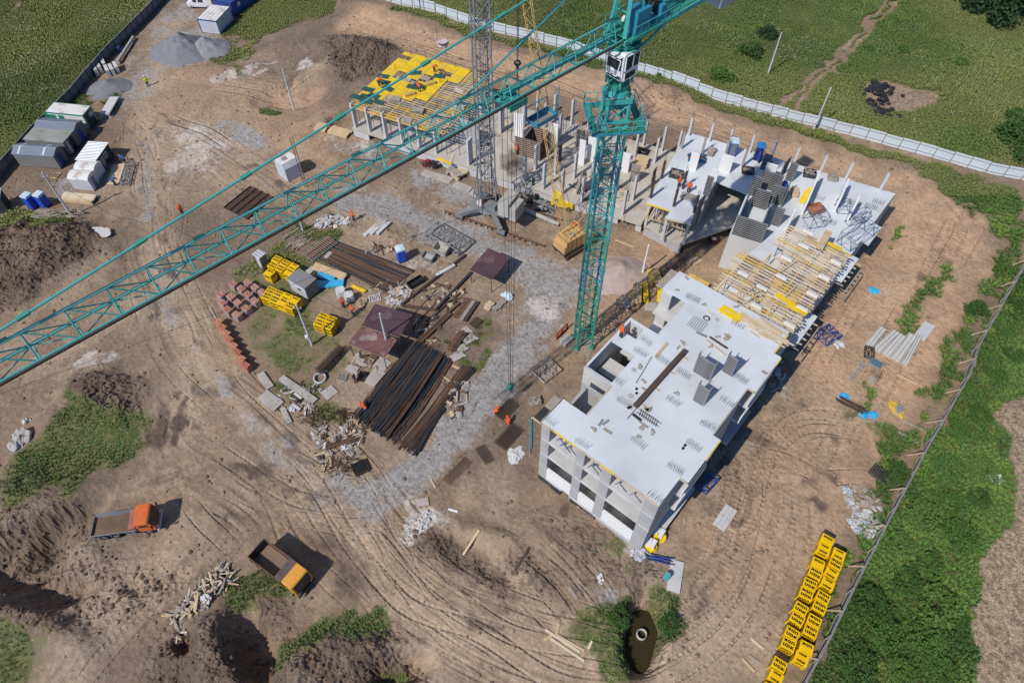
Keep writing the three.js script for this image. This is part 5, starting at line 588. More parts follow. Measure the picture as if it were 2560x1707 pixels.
cabin('site_cabin', 'flat mossy-roofed steel cabin with open doors between the two gabled cabins', 'cabin', [[-73.01,-85.02],[-66.7,-84.12],[-66.82,-87.01]], 2.25, { wall: M.wallGrey, roof: M.mossRoof, open: [['doorway', M.black, .9, 2, -.3, .15, 'e'], ['door', M.silver, .5, 2, .7, .15, 'e']] });
cabin('site_cabin', 'grey cabin with slate-blue gabled roof crossed by pale strips, nearest the toilets', 'cabin', [[-73.33,-81.74],[-67.05,-81.16],[-66.8,-83.73]], 2.2, { wall: M.wallGrey, roof: M.slateRoof, gable: 1, strips: [-2.2, 1.6], open: [['door', M.bluePaint, .9, 1.9, .2, .15, 'e']] });
cabin('tool_shed', 'dark shed with shiny white corrugated roof and a small end window', 'shed', [[-63.19,-80.3],[-60.36,-80.05],[-60.14,-84.13]], 2.3, { wall: M.wallDark, roof: M.zinc, wave: 1, open: [['window', M.wallGrey, .7, .7, -.4, 1.2, 'e'], ['door', M.timberGrey, .8, 1.8, .7, .15, 'e']] });
cabin('wagon', 'barrel-roofed pale wagon touching the corrugated shed', 'wagon', [[-63.12,-78.61],[-60.08,-78.24],[-60.37,-80.36]], 1.9, { wall: M.silver, roof: M.whiteRoof, barrel: 1, open: [['door', M.silver, .7, 1.7, 0, .2, 'e']] });
cabin('wagon', 'barrel-roofed pale wagon beside the stack of fresh timber', 'wagon', [[-63.28,-76.53],[-60.22,-76.17],[-60.32,-78.24]], 1.9, { wall: M.silver, roof: M.whiteRoof, barrel: 1, open: [['door', M.greyDoor, .7, 1.7, 0, .2, 'e']] });
cabin('site_cabin', 'dark cabin with turquoise roof half hidden behind the blue toilets', 'cabin', [[-72.02,-71.41],[-70.64,-71.92],[-70.79,-74.35]], 2.3, { wall: M.wallDark, roof: plain([.3, .6, .6], .5) });
cabin('site_cabin', 'silver cabin with blue trim and seamed pale roof beside the gravel heap', 'cabin', [[-56.5,-119.4],[-52.85,-118.55],[-52.47,-123.86]], 2.4, { wall: M.silver, roof: M.whiteRoof, trim: M.bluePaint, seams: 1, open: [['roof_box', M.steel, .01, .01, 0, 2, 's']] });
cabin('site_cabin', 'deep blue steel cabin behind the silver cabin', 'cabin', [[-55.27,-126.13],[-51.83,-124.7],[-50.85,-131.9]], 2.4, { wall: M.bluePaint, roof: M.bluePaint, open: [['window', M.white, .6, .5, 1.4, 1.3, 'e']] });
cabin('site_cabin', 'grey cabin with flat grey roof and small dark window beside blue-wrapped bags', 'cabin', [[-28.16,-57.29],[-25.64,-55.53],[-24.37,-57.15]], 2.1, { wall: M.silver, roof: plain([.22, .22, .23], .8), open: [['window', M.glass, .6, .5, .3, 1.1, 's'], ['side_wall', M.wallGrey, 2.0, 2, 0, .15, 'e']] });
cabin('guard_booth', 'narrow silver corrugated booth behind yellow pallets', 'booth', [[-33.24,-61.36],[-32.33,-60.72],[-31.66,-61.36]], 2.3, { wall: M.silver, roof: M.zinc, wave: 1, open: [['side_wall', M.wallGrey, 1.1, 2.1, 0, .15, 'e']] });
{ const b = rect([[-34.27,-80.22],[-32.15,-78.11],[-31.04,-79.57]]), T = thing('cement_silo_box', 'white chamfered steel bunker standing on bare earth with long shadow', 'bunker', b.p, b.t); const s = extr(T, 'bunker_body', M.silver, [[-1.25, 0], [1.25, 0], [1.25, 2.1], [.75, 2.75], [-.9, 2.75], [-1.25, 2.3]], 2.6, .03); extr(T, 'bunker_roof', M.whiteRoof, [[-.93, 2.76], [.78, 2.76], [.75, 2.82], [-.9, 2.82]], 2.5); box(T, 'hatch', M.steel, .7, .08, .7, -.1, 2.82, .2); }
// ---------- toilets ----------
function toilet(p, t, label, group, o = {}) {
  const T = thing('portable_toilet', label, 'toilet', p, t, group), m = o.m || M.toilet; box(T, 'base', M.darkSteel, 1.12, .14, 1.12, 0, 0, 0); box(T, 'cabin_walls', m, 1.06, 1.95, 1.06, 0, .14, 0); for (const y of [.7, 1.3]) box(T, 'wall_band', m, 1.1, .08, 1.1, 0, y, 0); extr(T, 'roof', o.roof || M.toiletRoof, [[-.58, 2.08], [.58, 2.08], [.5, 2.28], [0, 2.34], [-.5, 2.28]], 1.14, .03);
  const d = box(T, 'door', o.door || m, .78, 1.75, .05, o.ajar ? .1 : 0, .2, o.ajar ? .9 : .55, o.ajar ? -1.0 : 0); box(d, 'handle', M.darkSteel, .05, .16, .06, .28, -.1, .04); if (o.ajar) box(T, 'doorway', M.black, .7, 1.7, .04, 0, .2, .53); return T;
}
toilet(onG([-67.59,0,-72.9]), -.35, 'bright blue portable toilet with pale roof, pair beside the turquoise-roofed cabin', 'pair of blue toilets'); toilet(onG([-65.96,0,-73.13]), -.35, 'bright blue portable toilet with pale roof, pair beside the turquoise-roofed cabin', 'pair of blue toilets');
toilet(onG([-14.54,0,-62.58]), .45, 'bright blue portable toilet with pale roof, alone beside the mortar skips');
toilet([30.29,5.92,-77.1], F2.t + .25, 'pale-roofed blue toilet with grey door on the raised slab', null, { door: M.greyDoor }); toilet([33.65,5.92,-76.11], F2.t + .1, 'dark blue toilet with its door swung open on the raised slab', null, { m: M.toiletDark, roof: plain([.03, .22, .5], .4), ajar: true });
// ---------- dump trucks and van ----------
function wheelAt(T, x, y, z, r, w) { const W = sub(T, 'wheel', [x, y, z]); const t = mesh(W, 'tyre', cached('ty' + r, () => { const g = new THREE.TorusGeometry(r * .72, r * .3, 10, 20); g.scale(1, 1, 1.25); return g; }), M.tyre); const d = mesh(W, 'rim', cached('rm' + r, () => { const g = new THREE.CylinderGeometry(r * .55, r * .55, w * .7, 14); g.rotateX(Math.PI / 2); return g; }), M.steel); return W; }
function dumpTruck(label, tail, front, o) {
  const dx = front[0] - tail[0], dz = front[2] - tail[2], L = 6.5, t = Math.atan2(-dz, dx), cx = front[0] - dx / Math.hypot(dx, dz) * 2.9, cz = front[2] - dz / Math.hypot(dx, dz) * 2.9, T = thing('dump_truck', label, 'dump truck', onG([cx, 0, cz], .05), t), W = 2.15;
  for (const s of [-.4, .4]) box(T, 'chassis_rail', M.darkSteel, 6, .22, .12, -.2, .68, s); for (const [x, n] of [[2.1, 1], [-1.05, 2], [-2.15, 2]]) { for (const s of [-1, 1]) { wheelAt(T, x, .48, s * (W / 2 - .2), .48, .32); if (n === 2) wheelAt(T, x, .48, s * (W / 2 - .55), .48, .32); } const ax = mesh(T, 'axle', UCYL, M.darkSteel); ax.rotation.x = Math.PI / 2; ax.scale.set(.08, W - .5, .08); ax.position.set(x, .48, 0); }
  const cab = sub(T, 'cab'); extr(cab, 'cab_body', o.cab, [[1.45, .8], [2.95, .8], [3.02, 1.45], [2.72, 2.42], [2.6, 2.5], [1.55, 2.52], [1.45, 2.42]], W - .05, .04);
  const ws = box(cab, 'windscreen', M.glass, .04, .95, W - .35, 2.945, 1.45, 0); ws.rotation.z = .295; for (const s of [-1, 1]) { const d = box(cab, 'door', o.cab, 1.1, 1.45, .03, 2.1, .9, s * (W / 2 - .01)); const w = box(d, 'window', M.glass, .8, .5, .03, .05, .1, s * .012); box(cab, 'mirror', M.black, .08, .4, .18, 3.0, 1.7, s * (W / 2 + .16)); box(cab, 'headlight', M.white, .06, .16, .26, 3.06, .95, s * .75); box(cab, 'wheel_arch', M.black, 1.15, .28, .3, 2.1, .78, s * (W / 2 - .16)); }
  box(cab, 'bumper', o.bumper || M.darkSteel, .16, .3, W, 3.1, .5, 0); box(cab, 'grille', o.grille || M.black, .05, .38, W - .5, 3.04, .95, 0); box(cab, 'roof_hatch', o.cab, .5, .05, .5, 2.1, 2.53, .1); box(cab, 'wiper_panel', M.black, .05, .06, W - .6, 3.02, 1.42, 0);
  const bed = sub(T, 'tipper_body'); const b = o.bed, d = o.deep; box(bed, 'bed_floor', b, 4.2, .1, W - .1, -.85, .95, 0); for (const s of [-1, 1]) { const w = box(bed, 'side_wall', o.side || b, 4.3, d, .08, -.85, 1.0, s * (W / 2)); if (o.flare) w.rotation.x = s * .3; for (let i = 0; i < 6; i++) box(bed, 'side_rib', o.side || b, .1, d * .96, .07, -2.7 + i * .75, 1.0, s * (W / 2 + (o.flare ? .1 : .06))); }
  box(bed, 'front_wall', b, .08, d + .25, W, 1.28, 1.0, 0); const tg = box(bed, 'tailgate', b, .08, d * (o.flare ? .6 : 1), W, -3.02, 1.0, 0); if (o.flare) tg.rotation.z = .5; const vz = box(bed, 'cab_visor', o.visor || b, o.flare ? .75 : .85, .06, W, o.flare ? .95 : 1.0, d + 1.22, 0); vz.rotation.z = o.flare ? .25 : .04;
  mesh(bed, 'load', (() => { const g = new THREE.PlaneGeometry(4, W - .2, 16, 10); g.rotateX(-Math.PI / 2); const p = g.attributes.position; for (let i = 0; i < p.count; i++) p.setY(i, .12 * fbm(p.getX(i) * 1.3 + L, p.getZ(i) * 1.3, 3)); g.computeVertexNormals(); return g; })(), o.load).position.set(-.85, 1.03, 0);
  for (const s of [-1, 1]) box(T, 'mudguard', M.darkSteel, 2.2, .05, .5, -1.6, .99, s * (W / 2 - .22)); box(T, 'fuel_tank', M.greyPaint, .8, .5, .4, .5, .45, W / 2 - .25);
  return T;
}
dumpTruck('dump truck with orange cab and shallow grey tipper body', [-41.69,1.3,-25.47], [-35.37,1.4,-26.43], { cab: M.orange, bed: grain([.2, .16, .13], .25, 4, 4, 2, { stain: .6, stainColor: [.15, .1, .06] }), side: M.greyPaint, visor: grain([.3, .12, .09], .3, 3, 5, 2, { stain: .7, stainColor: [.6, .17, .06] }), flare: 1, deep: .55, load: grain([.16, .11, .07], .3, 4, 4, 2), grille: plain([.25, .03, .03], .6), bumper: M.silver });
dumpTruck('dump truck with amber cab and deep rust-brown tipper body', [-24.61,2.2,-23.26], [-19.5,1.5,-19.91], { cab: M.amber, bed: grain([.13, .085, .06], .3, 4, 4, 2), visor: grain([.12, .085, .085], .2, 4, 4, 2), deep: 1.15, load: grain([.24, .17, .12], .25, 4, 4, 2) });
{
  const a = [-61.6,0,-128.18], b = [-56.36,0,-127.85], T = thing('van', 'white panel van with dark windows parked beside the blue cabin', 'van', onG([(a[0] + b[0]) / 2, 0, (a[2] + b[2]) / 2 - .8]), Math.atan2(-(a[2] - b[2]), a[0] - b[0]));
  extr(T, 'body', M.white, [[-2.4, .35], [2.3, .35], [2.45, .7], [2.35, 1.0], [1.7, 1.2], [1.0, 1.85], [.6, 1.95], [-2.25, 1.95], [-2.4, 1.8]], 1.8, .06); for (const s of [-1, 1]) { box(T, 'window', M.glass, .7, .5, .04, .75, 1.2, s * .9); box(T, 'window', M.glass, .95, .5, .04, -.4, 1.2, s * .9); box(T, 'headlight', M.glass, .2, .2, .4, 2.3, .75, s * .65); for (const x of [-1.5, 1.6]) wheelAt(T, x, .33, s * .8, .33, .22); } const w = box(T, 'windscreen', M.glass, .95, .04, 1.5, 1.36, 1.5, 0); w.rotation.z = -.75;
}
// ---------- people ----------
const bodyPoses = { stand: { hip: [0, .95, 0], knee: [.05, .5, 0], foot: [0, .06, 0], neck: [0, 1.5, 0], head: [.02, 1.68, 0], elb: [-.02, 1.15, .28], hand: [.14, .92, .3] }, bend: { hip: [-.1, .92, 0], knee: [.08, .5, 0], foot: [0, .06, 0], neck: [.42, 1.22, 0], head: [.58, 1.28, 0], elb: [.5, .9, .2], hand: [.62, .6, .16] }, crouch: { hip: [-.12, .4, 0], knee: [.26, .5, 0], foot: [0, .06, 0], neck: [.14, .9, 0], head: [.28, 1.04, 0], elb: [.36, .62, .24], hand: [.56, .42, .16] } };
function fieldMesh(caps, size, cx, cy, cz, res) {
  const mc = new MarchingCubes(res, new THREE.MeshStandardMaterial(), false, false, 60000); mc.isolation = 0; const f = mc.field;
  for (let k = 0; k < res; k++) for (let j = 0; j < res; j++) for (let i = 0; i < res; i++) { const x = ((i / res) * 2 - 1) * size + cx, y = ((j / res) * 2 - 1) * size + cy, z = ((k / res) * 2 - 1) * size + cz; let d = 9; for (const [a, b, ra, rb] of caps) { const bx = b[0] - a[0], by = b[1] - a[1], bz = b[2] - a[2], t = Math.max(0, Math.min(1, ((x - a[0]) * bx + (y - a[1]) * by + (z - a[2]) * bz) / (bx * bx + by * by + bz * bz + 1e-9))), q = Math.hypot(x - a[0] - bx * t, y - a[1] - by * t, z - a[2] - bz * t) - ra - (rb - ra) * t, h = Math.max(0, .05 - Math.abs(d - q)) / .05; d = Math.min(d, q) - h * h * .0125; } f[k * res * res + j * res + i] = -d; }
  mc.update(); const n = mc.count, g = new THREE.BufferGeometry(), P = new Float32Array(n * 3), N = new Float32Array(n * 3); for (let i = 0; i < n; i++) { P[i * 3] = mc.positionArray[i * 3] * size + cx; P[i * 3 + 1] = mc.positionArray[i * 3 + 1] * size + cy; P[i * 3 + 2] = mc.positionArray[i * 3 + 2] * size + cz; for (let c = 0; c < 3; c++) N[i * 3 + c] = mc.normalArray[i * 3 + c]; } g.setAttribute('position', new THREE.BufferAttribute(P, 3)); g.setAttribute('normal', new THREE.BufferAttribute(N, 3)); g.computeVertexNormals(); return g;
}
const personGeos = {};
for (const k in bodyPoses) {
  const b = bodyPoses[k], m = (p, s) => [p[0], p[1], (p[2] || 0) * s], off = (p, z, s) => [p[0], p[1], z * s], legs = (g) => [1, -1].flatMap((s) => [[off(b.hip, .09, s), off(b.knee, .12, s), .095 + g, .065 + g], [off(b.knee, .12, s), off(b.foot, .12, s), .065 + g, .045 + g]]), feet = [1, -1].map((s) => [off(b.foot, .12, s), [b.foot[0] + .17, .05, .13 * s], .05, .045]), torso = (g) => [[b.hip, [(b.hip[0] + b.neck[0]) / 2, (b.hip[1] + b.neck[1]) / 2, 0], .15 + g, .155 + g], [[b.hip[0] * .4 + b.neck[0] * .6, b.hip[1] * .4 + b.neck[1] * .6 + .02, -.1], [b.hip[0] * .4 + b.neck[0] * .6, b.hip[1] * .4 + b.neck[1] * .6 + .02, .1], .13 + g, .13 + g]], sh = (s) => [b.neck[0] * .92 + b.hip[0] * .08, b.neck[1] * .92 + b.hip[1] * .08, .2 * s], arms = (g) => [1, -1].flatMap((s) => [[sh(s), m(b.elb, s), .06 + g, .048 + g], [m(b.elb, s), m(b.hand, s), .046 + g, .036 + g]]);
  const fingers = [1, -1].flatMap((s) => [0, 1, 2, 3].map((i) => [[b.hand[0] + .02, b.hand[1] - .02, (b.hand[2] + (i - 1.5) * .022) * s], [b.hand[0] + .07, b.hand[1] - .09, (b.hand[2] + (i - 1.5) * .026) * s], .011, .009])).concat([1, -1].map((s) => [[b.hand[0] + .02, b.hand[1], (b.hand[2] - .03) * s], [b.hand[0] + .08, b.hand[1] - .03, (b.hand[2] - .06) * s], .013, .01]));
  const skin = [[b.neck, b.head, .06, .07], [b.head, [b.head[0] + .015, b.head[1] + .07, 0], .095, .1], [[b.head[0] + .09, b.head[1] + .02, 0], [b.head[0] + .12, b.head[1] - .01, 0], .018, .02], ...fingers];
  personGeos[k] = { body: fieldMesh([...legs(0), ...feet, ...torso(0), ...arms(0), ...skin], 1.0, .1, .93, 0, 62), trousers: fieldMesh(legs(.022), .62, .05, .5, 0, 36), jacket: fieldMesh([...torso(.025), [sh(1), m(b.elb, 1), .085, .07], [sh(-1), m(b.elb, -1), .085, .07]], .62, b.neck[0] * .5, k === 'crouch' ? .65 : 1.15, 0, 38), head: b.head };
}
const cloth = { orange: plain([.75, .11, .02], .8), lime: plain([.55, .75, .05], .8), dark: plain([.03, .032, .04], .9), blue: plain([.04, .12, .35], .9), navy: plain([.025, .03, .07], .9), skin: plain([.5, .3, .2], .7), white: plain([.75, .75, .75], .5), red: plain([.55, .05, .03], .6) };
const helmetGeo = (() => { const g = new THREE.SphereGeometry(.125, 12, 8, 0, 6.3, 0, 1.65), r = new THREE.CylinderGeometry(.165, .165, .02, 14); r.translate(.03, .0, 0); return mergeGeometries([g.toNonIndexed(), r.toNonIndexed()]); })();
function person(p, turn, pose, jacket, helmet, label, trousers = cloth.dark) { const T = thing('person', label, 'person', p, turn), g = personGeos[pose]; mesh(T, 'body', g.body, cloth.skin); mesh(T, 'trousers', g.trousers, trousers); mesh(T, 'jacket', g.jacket, jacket); if (helmet) mesh(T, 'helmet', helmetGeo, helmet).position.set(g.head[0], g.head[1] + .1, 0); T.scale.setScalar(1.04); return T; }
person(onG([-60.76,0,-102.3]), 2.2, 'stand', cloth.lime, cloth.white, 'person in lime vest and white helmet walking on the open dirt junction');
person(onG([-46.12,0,-71.36]), -.6, 'stand', cloth.orange, cloth.orange, 'person in orange vest standing near the steel channel lengths');
person(onG([-21.97,0,-69.99]), .8, 'stand', cloth.orange, cloth.orange, 'person in orange vest standing by the heap of white plastic');
person(onG([-21.01,0,-54.3]), 1.2, 'stand', cloth.red, cloth.red, 'person in red and dark clothes beside the white bulk bags', cloth.navy);
person(onG([-19.65,0,-53.25]), -2.1, 'stand', cloth.orange, cloth.orange, 'person in orange jacket between bulk bags and large maroon roof');
person(onG([-18.11,0,-43.34]), .3, 'stand', cloth.navy, null, 'person in dark clothes standing by the concrete pads under the worn roof');
person(onG([-16.35,0,-39.41]), 2.6, 'bend', cloth.orange, cloth.orange, 'person in orange vest bending over the end of the rebar bundles', cloth.blue);
person(onG([-1.8,0,-39.22]), .5, 'crouch', cloth.orange, cloth.orange, 'person in orange vest crouching on the slung rebar mat by the hook');
person(onG([-0.42,0,-37.86]), 1.9, 'crouch', cloth.orange, cloth.orange, 'person in orange vest crouching between two rebar mats below the hook');
person([10.82,11.6,-41.05], .6, 'stand', cloth.orange, cloth.orange, 'person in orange vest standing on the shaft rim of the roof slab', cloth.navy);
person([23.06,5.92,-69.05], 1.4, 'stand', cloth.orange, cloth.orange, 'person in orange vest on the raised slab beside the bundle of grey props');
person([21.94,5.92,-70.12], -1.2, 'stand', cloth.orange, cloth.orange, 'person in orange vest on the raised slab beside the wire basket of clamps');
person([-20.31,5.8,-93.5], .4, 'bend', cloth.orange, cloth.orange, 'person in orange vest bending at the green edge of the yellow deck');
person([-12.07,5.8,-97.22], -.8, 'bend', cloth.orange, cloth.orange, 'person in orange vest bending near the loose dark sheets on the yellow deck');
person([-13.97,5.8,-91.91], 2, 'bend', cloth.orange, cloth.orange, 'person in orange vest bending beside the timber stacks on the yellow deck');
person([0.75,1.72,-82.27], .3, 'stand', cloth.orange, cloth.orange, 'person in orange helmet beside the rusty ribbed shaft form');
person(onG([-57.75,0,-82.38]), 2.8, 'bend', cloth.blue, null, 'person in blue shirt leaning over the lattice frames at one end of the pale boards');
person(onG([-57.56,0,-77.32]), 1.3, 'bend', cloth.blue, cloth.blue, 'person in blue shirt and dark trousers bending at the foot of the pale boards');
// ---------- poles ----------
function pole(base, h, label, o = {}) { const T = thing('pole', label, 'pole', base, o.turn || 0); const s = mesh(T, 'shaft', new THREE.CylinderGeometry(.1, .15, h, 10), o.m || M.pole); s.position.y = h / 2; if (o.box) { box(T, 'meter_box', M.white, .35, .5, .22, -.22, 1.5, .1); } if (o.arm) { bar(T, 'cross_arm', M.steel, [-.45, h - .7, 0], [.45, h - .7, 0], .04); for (const x of [-.4, 0, .4]) bar(T, 'insulator', M.white, [x, h - .7, 0], [x, h - .5, 0], .05); } if (o.lean) T.rotation.z = o.lean; return T; }
pole(onG([-61.43,0,-70.96]), 7.4, 'pale concrete pole beside the stack of fresh timber', { arm: 1 }); pole(onG([-35.16,0,-95.81]), 7.2, 'pale concrete pole standing alone in the sandy hollow'); pole(onG([-24.02,0,-48.65]), 7.6, 'pale pole with white meter box between wrapped pallets and maroon roof', { box: 1, arm: 1 }); pole(onG([-14.68,2.45,-47.67]), 7.2, 'pale pole rising between the two adjoining maroon roofs'); pole(onG([43.65,0,-106.02]), 7.4, 'pale pole standing alone out in the flowering meadow'); pole(onG([47.17,0,-90.31]), 7.6, 'pale pole with meter box against the white fence', { box: 1 }); pole(onG([-28.59,0,-67.95]), 5.2, 'grey pole half hidden by the jib near the split-log pile'); pole(onG([16.96,0,-60.09]), 5.4, 'slim pale post beside the pinkish sand heap', { m: M.white }); pole(onG([-18.19,0,-125.5]), 3.2, 'short white post at the white fence', { m: M.white });
{ const p = onG([-29.83,0,-77]), T = thing('twin_pole', 'thin twin-rod pole with cross pieces beside the white bunker', 'pole', p); for (const x of [-.18, .18]) bar(T, 'rod', M.rust, [x, 0, 0], [x, 8.6, 0], .05); for (const y of [2.5, 5, 6.4, 8.5]) bar(T, 'cross_piece', M.steel, [-.45, y, 0], [.45, y, 0], .045); }
function wire(a, b, sag, label) { const c = new THREE.QuadraticBezierCurve3(V(...a), V((a[0] + b[0]) / 2, (a[1] + b[1]) / 2 - sag * 2, (a[2] + b[2]) / 2), V(...b)); tag(mesh(scene, 'cable', new THREE.TubeGeometry(c, 40, .022, 4), M.rope), label, 'cable'); }
{ const hi = (p, h) => [p[0], h, p[2]]; wire(hi([-61.43,0,-70.96], 6.8), hi([-24.02,0,-48.65], 7), .6, 'black overhead cable from the timber-stack pole to the meter-box pole'); wire(hi([-24.02,0,-48.65], 6.8), hi([-14.68,2.45,-47.67], 6.8), .4, 'black overhead cable from the meter-box pole to the maroon roofs'); wire([-40.7,20,-29.1], [8.02,26,-50.43], .5, 'long black cable crossing below the teal jib'); wire(hi([47.17,0,-90.31], 7), [31.27,3,-93.54], .5, 'black cable from the white-fence pole to the raised slab'); }
// ---------- fences ----------
const walkLine = (pts, step) => { const out = []; let acc = 0; for (let i = 1; i < pts.length; i++) { const [ax, az] = pts[i - 1], [bx, bz] = pts[i], l = Math.hypot(bx - ax, bz - az); while (acc <= l) { out.push([ax + (bx - ax) * acc / l, az + (bz - az) * acc / l]); acc += step; } acc -= l; } return out; };
function fence(label, pts, step, h, m, pm, o = {}) {
  const T = thing('fence', label, 'fence', [0, 0, 0]), P = walkLine(pts, step);
  for (let i = 0; i < P.length - 1; i++) {
    const [ax, az] = P[i], [bx, bz] = P[i + 1], y = Math.min(relief(ax, az), relief(bx, bz)) - .1 + (i % 3) * (o.step || 0), l = Math.hypot(bx - ax, bz - az), t = Math.atan2(-(bz - az), bx - ax), nx = -(bz - az) / l * (o.side || 1), nz = (bx - ax) / l * (o.side || 1);
    const pn = box(T, 'panel', o.alt && i % 3 === 1 ? o.alt : m, l - .02, h, .04, (ax + bx) / 2, y, (az + bz) / 2, t); box(T, 'post', pm, .09, h + .05, .09, ax + nx * .07, y, az + nz * .07, t); if (o.rails) for (const ry of [.45, h - .35]) box(T, 'rail', pm, l, .06, .05, (ax + bx) / 2 + nx * .05, y + ry, (az + bz) / 2 + nz * .05, t);
    if (o.stay && i % 2 === 0) beam(T, 'raking_strut', M.timber, [ax + nx * .1, y + h * .95, az + nz * .1], [ax + nx * 1.0, y + .25, az + nz * 1.0], .09, .12); if (o.cap) box(T, 'top_cap', o.cap, l, .05, .1, (ax + bx) / 2, y + h, (az + bz) / 2, t);
  }
}
fence('dark blue-grey sheet metal fence beside the row of cabins', [[-75.72,-76.22],[-73.78,-88.12],[-71.88,-98.4],[-70.58,-110.85],[-68.49,-121.57],[-66.74,-130.75],[-64.68,-143.35]], 1.9, 2.0, plain([.13, .16, .18], .55, .1), plain([.06, .07, .075], .6), { rails: 1, cap: M.steel });
fence('long pale white-blue panel fence with rusty posts behind the rear wing', [[-26.64,-132.7],[-22.11,-128.72],[-14.34,-125.2],[-7.51,-121.18],[8.74,-114.42],[21.52,-106.23],[33.28,-98.44],[41,-94.43],[52.13,-89.59],[62.15,-84.59],[70.01,-80.16],[74.86,-78.5],[81.37,-75.2]], 2.45, 1.95, grain([.6, .68, .72], .06, 3, 4, 5), grain([.3, .22, .2], .2, 4, 4, 2), { side: 1, rails: 1, step: .06 });
fence('weathered grey fence with timber struts along the green bushes', [[73.47,-68.97],[67.4,-61.86],[61.44,-55.15],[54.6,-47.27],[52.01,-43.31],[47.95,-38.68],[44.12,-34.37],[36.89,-25.74],[31.98,-19.88],[28.17,-15],[25.39,-11.81],[22.68,-8.38]], 2.6, 2.0, grain([.2, .23, .26], .2, 3, 4, 3), M.timberGrey, { side: 1, rails: 1, stay: 1, cap: M.steel });
// ---------- steel, rebar and timber in the yard ----------
function bundle(label, a, b, n, r, m, o = {}) {
  const T = thing(o.name || 'rebar_bundle', label, o.cat || 'rebar', [0, 0, 0], 0, o.group), A = V(...a), B = V(...b), d = B.clone().sub(A).normalize(), side = V(-d.z, 0, d.x), l = [];
  for (let i = 0; i < n; i++) { const ox = rr(-1, 1) * r, oy = Math.abs(rr(0, 1)) * r, s = rr(-.25, .25) * (o.loose || 1), c = new THREE.CatmullRomCurve3([0, .33, .66, 1].map((t, k) => A.clone().lerp(B, t).addScaledVector(side, ox + Math.sin(t * 3.1) * (o.bow || 0) + s * (k === 3 ? 1 : k === 2 ? .5 : 0)).add(V(0, oy + .05, 0)).addScaledVector(d, k === 0 ? rr(-.5, .3) : k === 3 ? rr(-.4, .5) : 0))); l.push(new THREE.TubeGeometry(c, 9, o.tr || .045, 5)); }
  mesh(T, 'bars', mergeGeometries(l), m); for (const t of [rr(.12, .45), rr(.5, .88)]) { const p = A.clone().lerp(B, t), tie = mesh(T, 'wire_tie', cached('tie' + r, () => new THREE.TorusGeometry(r * 1.1, .014, 5, 12)), M.rustDark); tie.position.copy(p).addScaledVector(side, Math.sin(t * 3.1) * (o.bow || 0)).add(V(0, r * .5, 0)); tie.lookAt(p.x + d.x * 100, p.y + r * .5, p.z + d.z * 100); }
  return T;
}
{ const e0 = [[-11.69,-48.44],[-7.3,-46.1]], e1 = [[-17.18,-38.7],[-12.83,-35.78]]; for (let i = 0; i < 32; i++) { const u = (i % 18) / 17, lay = i < 18 ? 0 : .36, a = onG([e0[0][0] + (e0[1][0] - e0[0][0]) * u, 0, e0[0][1] + (e0[1][1] - e0[0][1]) * u], lay), b = onG([e1[0][0] + (e1[1][0] - e1[0][0]) * (u + rr(-.06, .06)), 0, e1[0][1] + (e1[1][1] - e1[0][1]) * (u + rr(-.05, .05))], lay); bundle('dark blue-black rebar bundle in the wide main pile beside the worn roof', a, b, 10, .22, i % 4 === 2 ? M.rustDark : i % 7 === 3 ? M.steelRust : M.steelBlue, { group: 'main rebar pile', bow: rr(-.5, .5), loose: 1.8 }); } }
{ const g = 'rusty rebar strip by the gravel road'; for (let i = 0; i < 7; i++) { const u = i * .09, A = [[-5.98,-45.37],[-4.44,-45.06]], B = [[-12.21,-35.07],[-10.18,-34.37]], f = (q, k) => onG([q[0][0] + (q[1][0] - q[0][0]) * k, 0, q[0][1] + (q[1][1] - q[0][1]) * k]); bundle('long rusty rebar bundle in the strip beside the gravel road', f(A, u * 1.5), f(B, u * 1.3), 6, .12, i < 4 ? M.steelRust : M.rustDark, { group: g, bow: rr(-.2, .2) }); } bundle('thick grey-black rebar bundle outermost beside the gravel road', onG([-4.52,0,-44.86]), onG([-7.98,0,-39.26]), 12, .2, M.steelBlue, { bow: .15 }); bundle('flared dark rebar bundle end reaching the gravel road bend', onG([-7.97,0,-39.07]), onG([-10.33,0,-34.28]), 12, .22, M.steelBlue); bundle('thin dark rebar bundle under the main pile near the bending worker', onG([-14.57,0,-42.94]), onG([-16.8,0,-38.32]), 10, .22, M.steelBlue); }
const longBeam = (label, a, b, w, h, m, o = {}) => { const T = thing(o.name || 'steel_beam', label, o.cat || 'beam', [0, 0, 0], 0, o.group); beam(T, 'web', m, [a[0], a[1] + h / 2, a[2]], [b[0], b[1] + h / 2, b[2]], w * .5, h); for (const y of [.03, h - .03]) beam(T, 'flange', m, [a[0], a[1] + y, a[2]], [b[0], b[1] + y, b[2]], w, .05); return T; };
{ const g = 'fanned steel beams by the orange rack', A = [[-23.89,-65.86],[-25.41,-62.63]], B = [[-12.73,-60.55],[-16.27,-56.57]]; for (let i = 0; i < 19; i++) { const u = i / 18, f = (q, k) => onG([q[0][0] + (q[1][0] - q[0][0]) * k, 0, q[0][1] + (q[1][1] - q[0][1]) * k]); longBeam('long rusty steel section in the fan between orange rack and timber stack', f(A, u), f(B, Math.max(0, u + rr(-.12, .1))), rr(.18, .34), .2, pick([M.steelRust, M.rustDark, M.steelBlue, M.rust]), { group: g }); } }
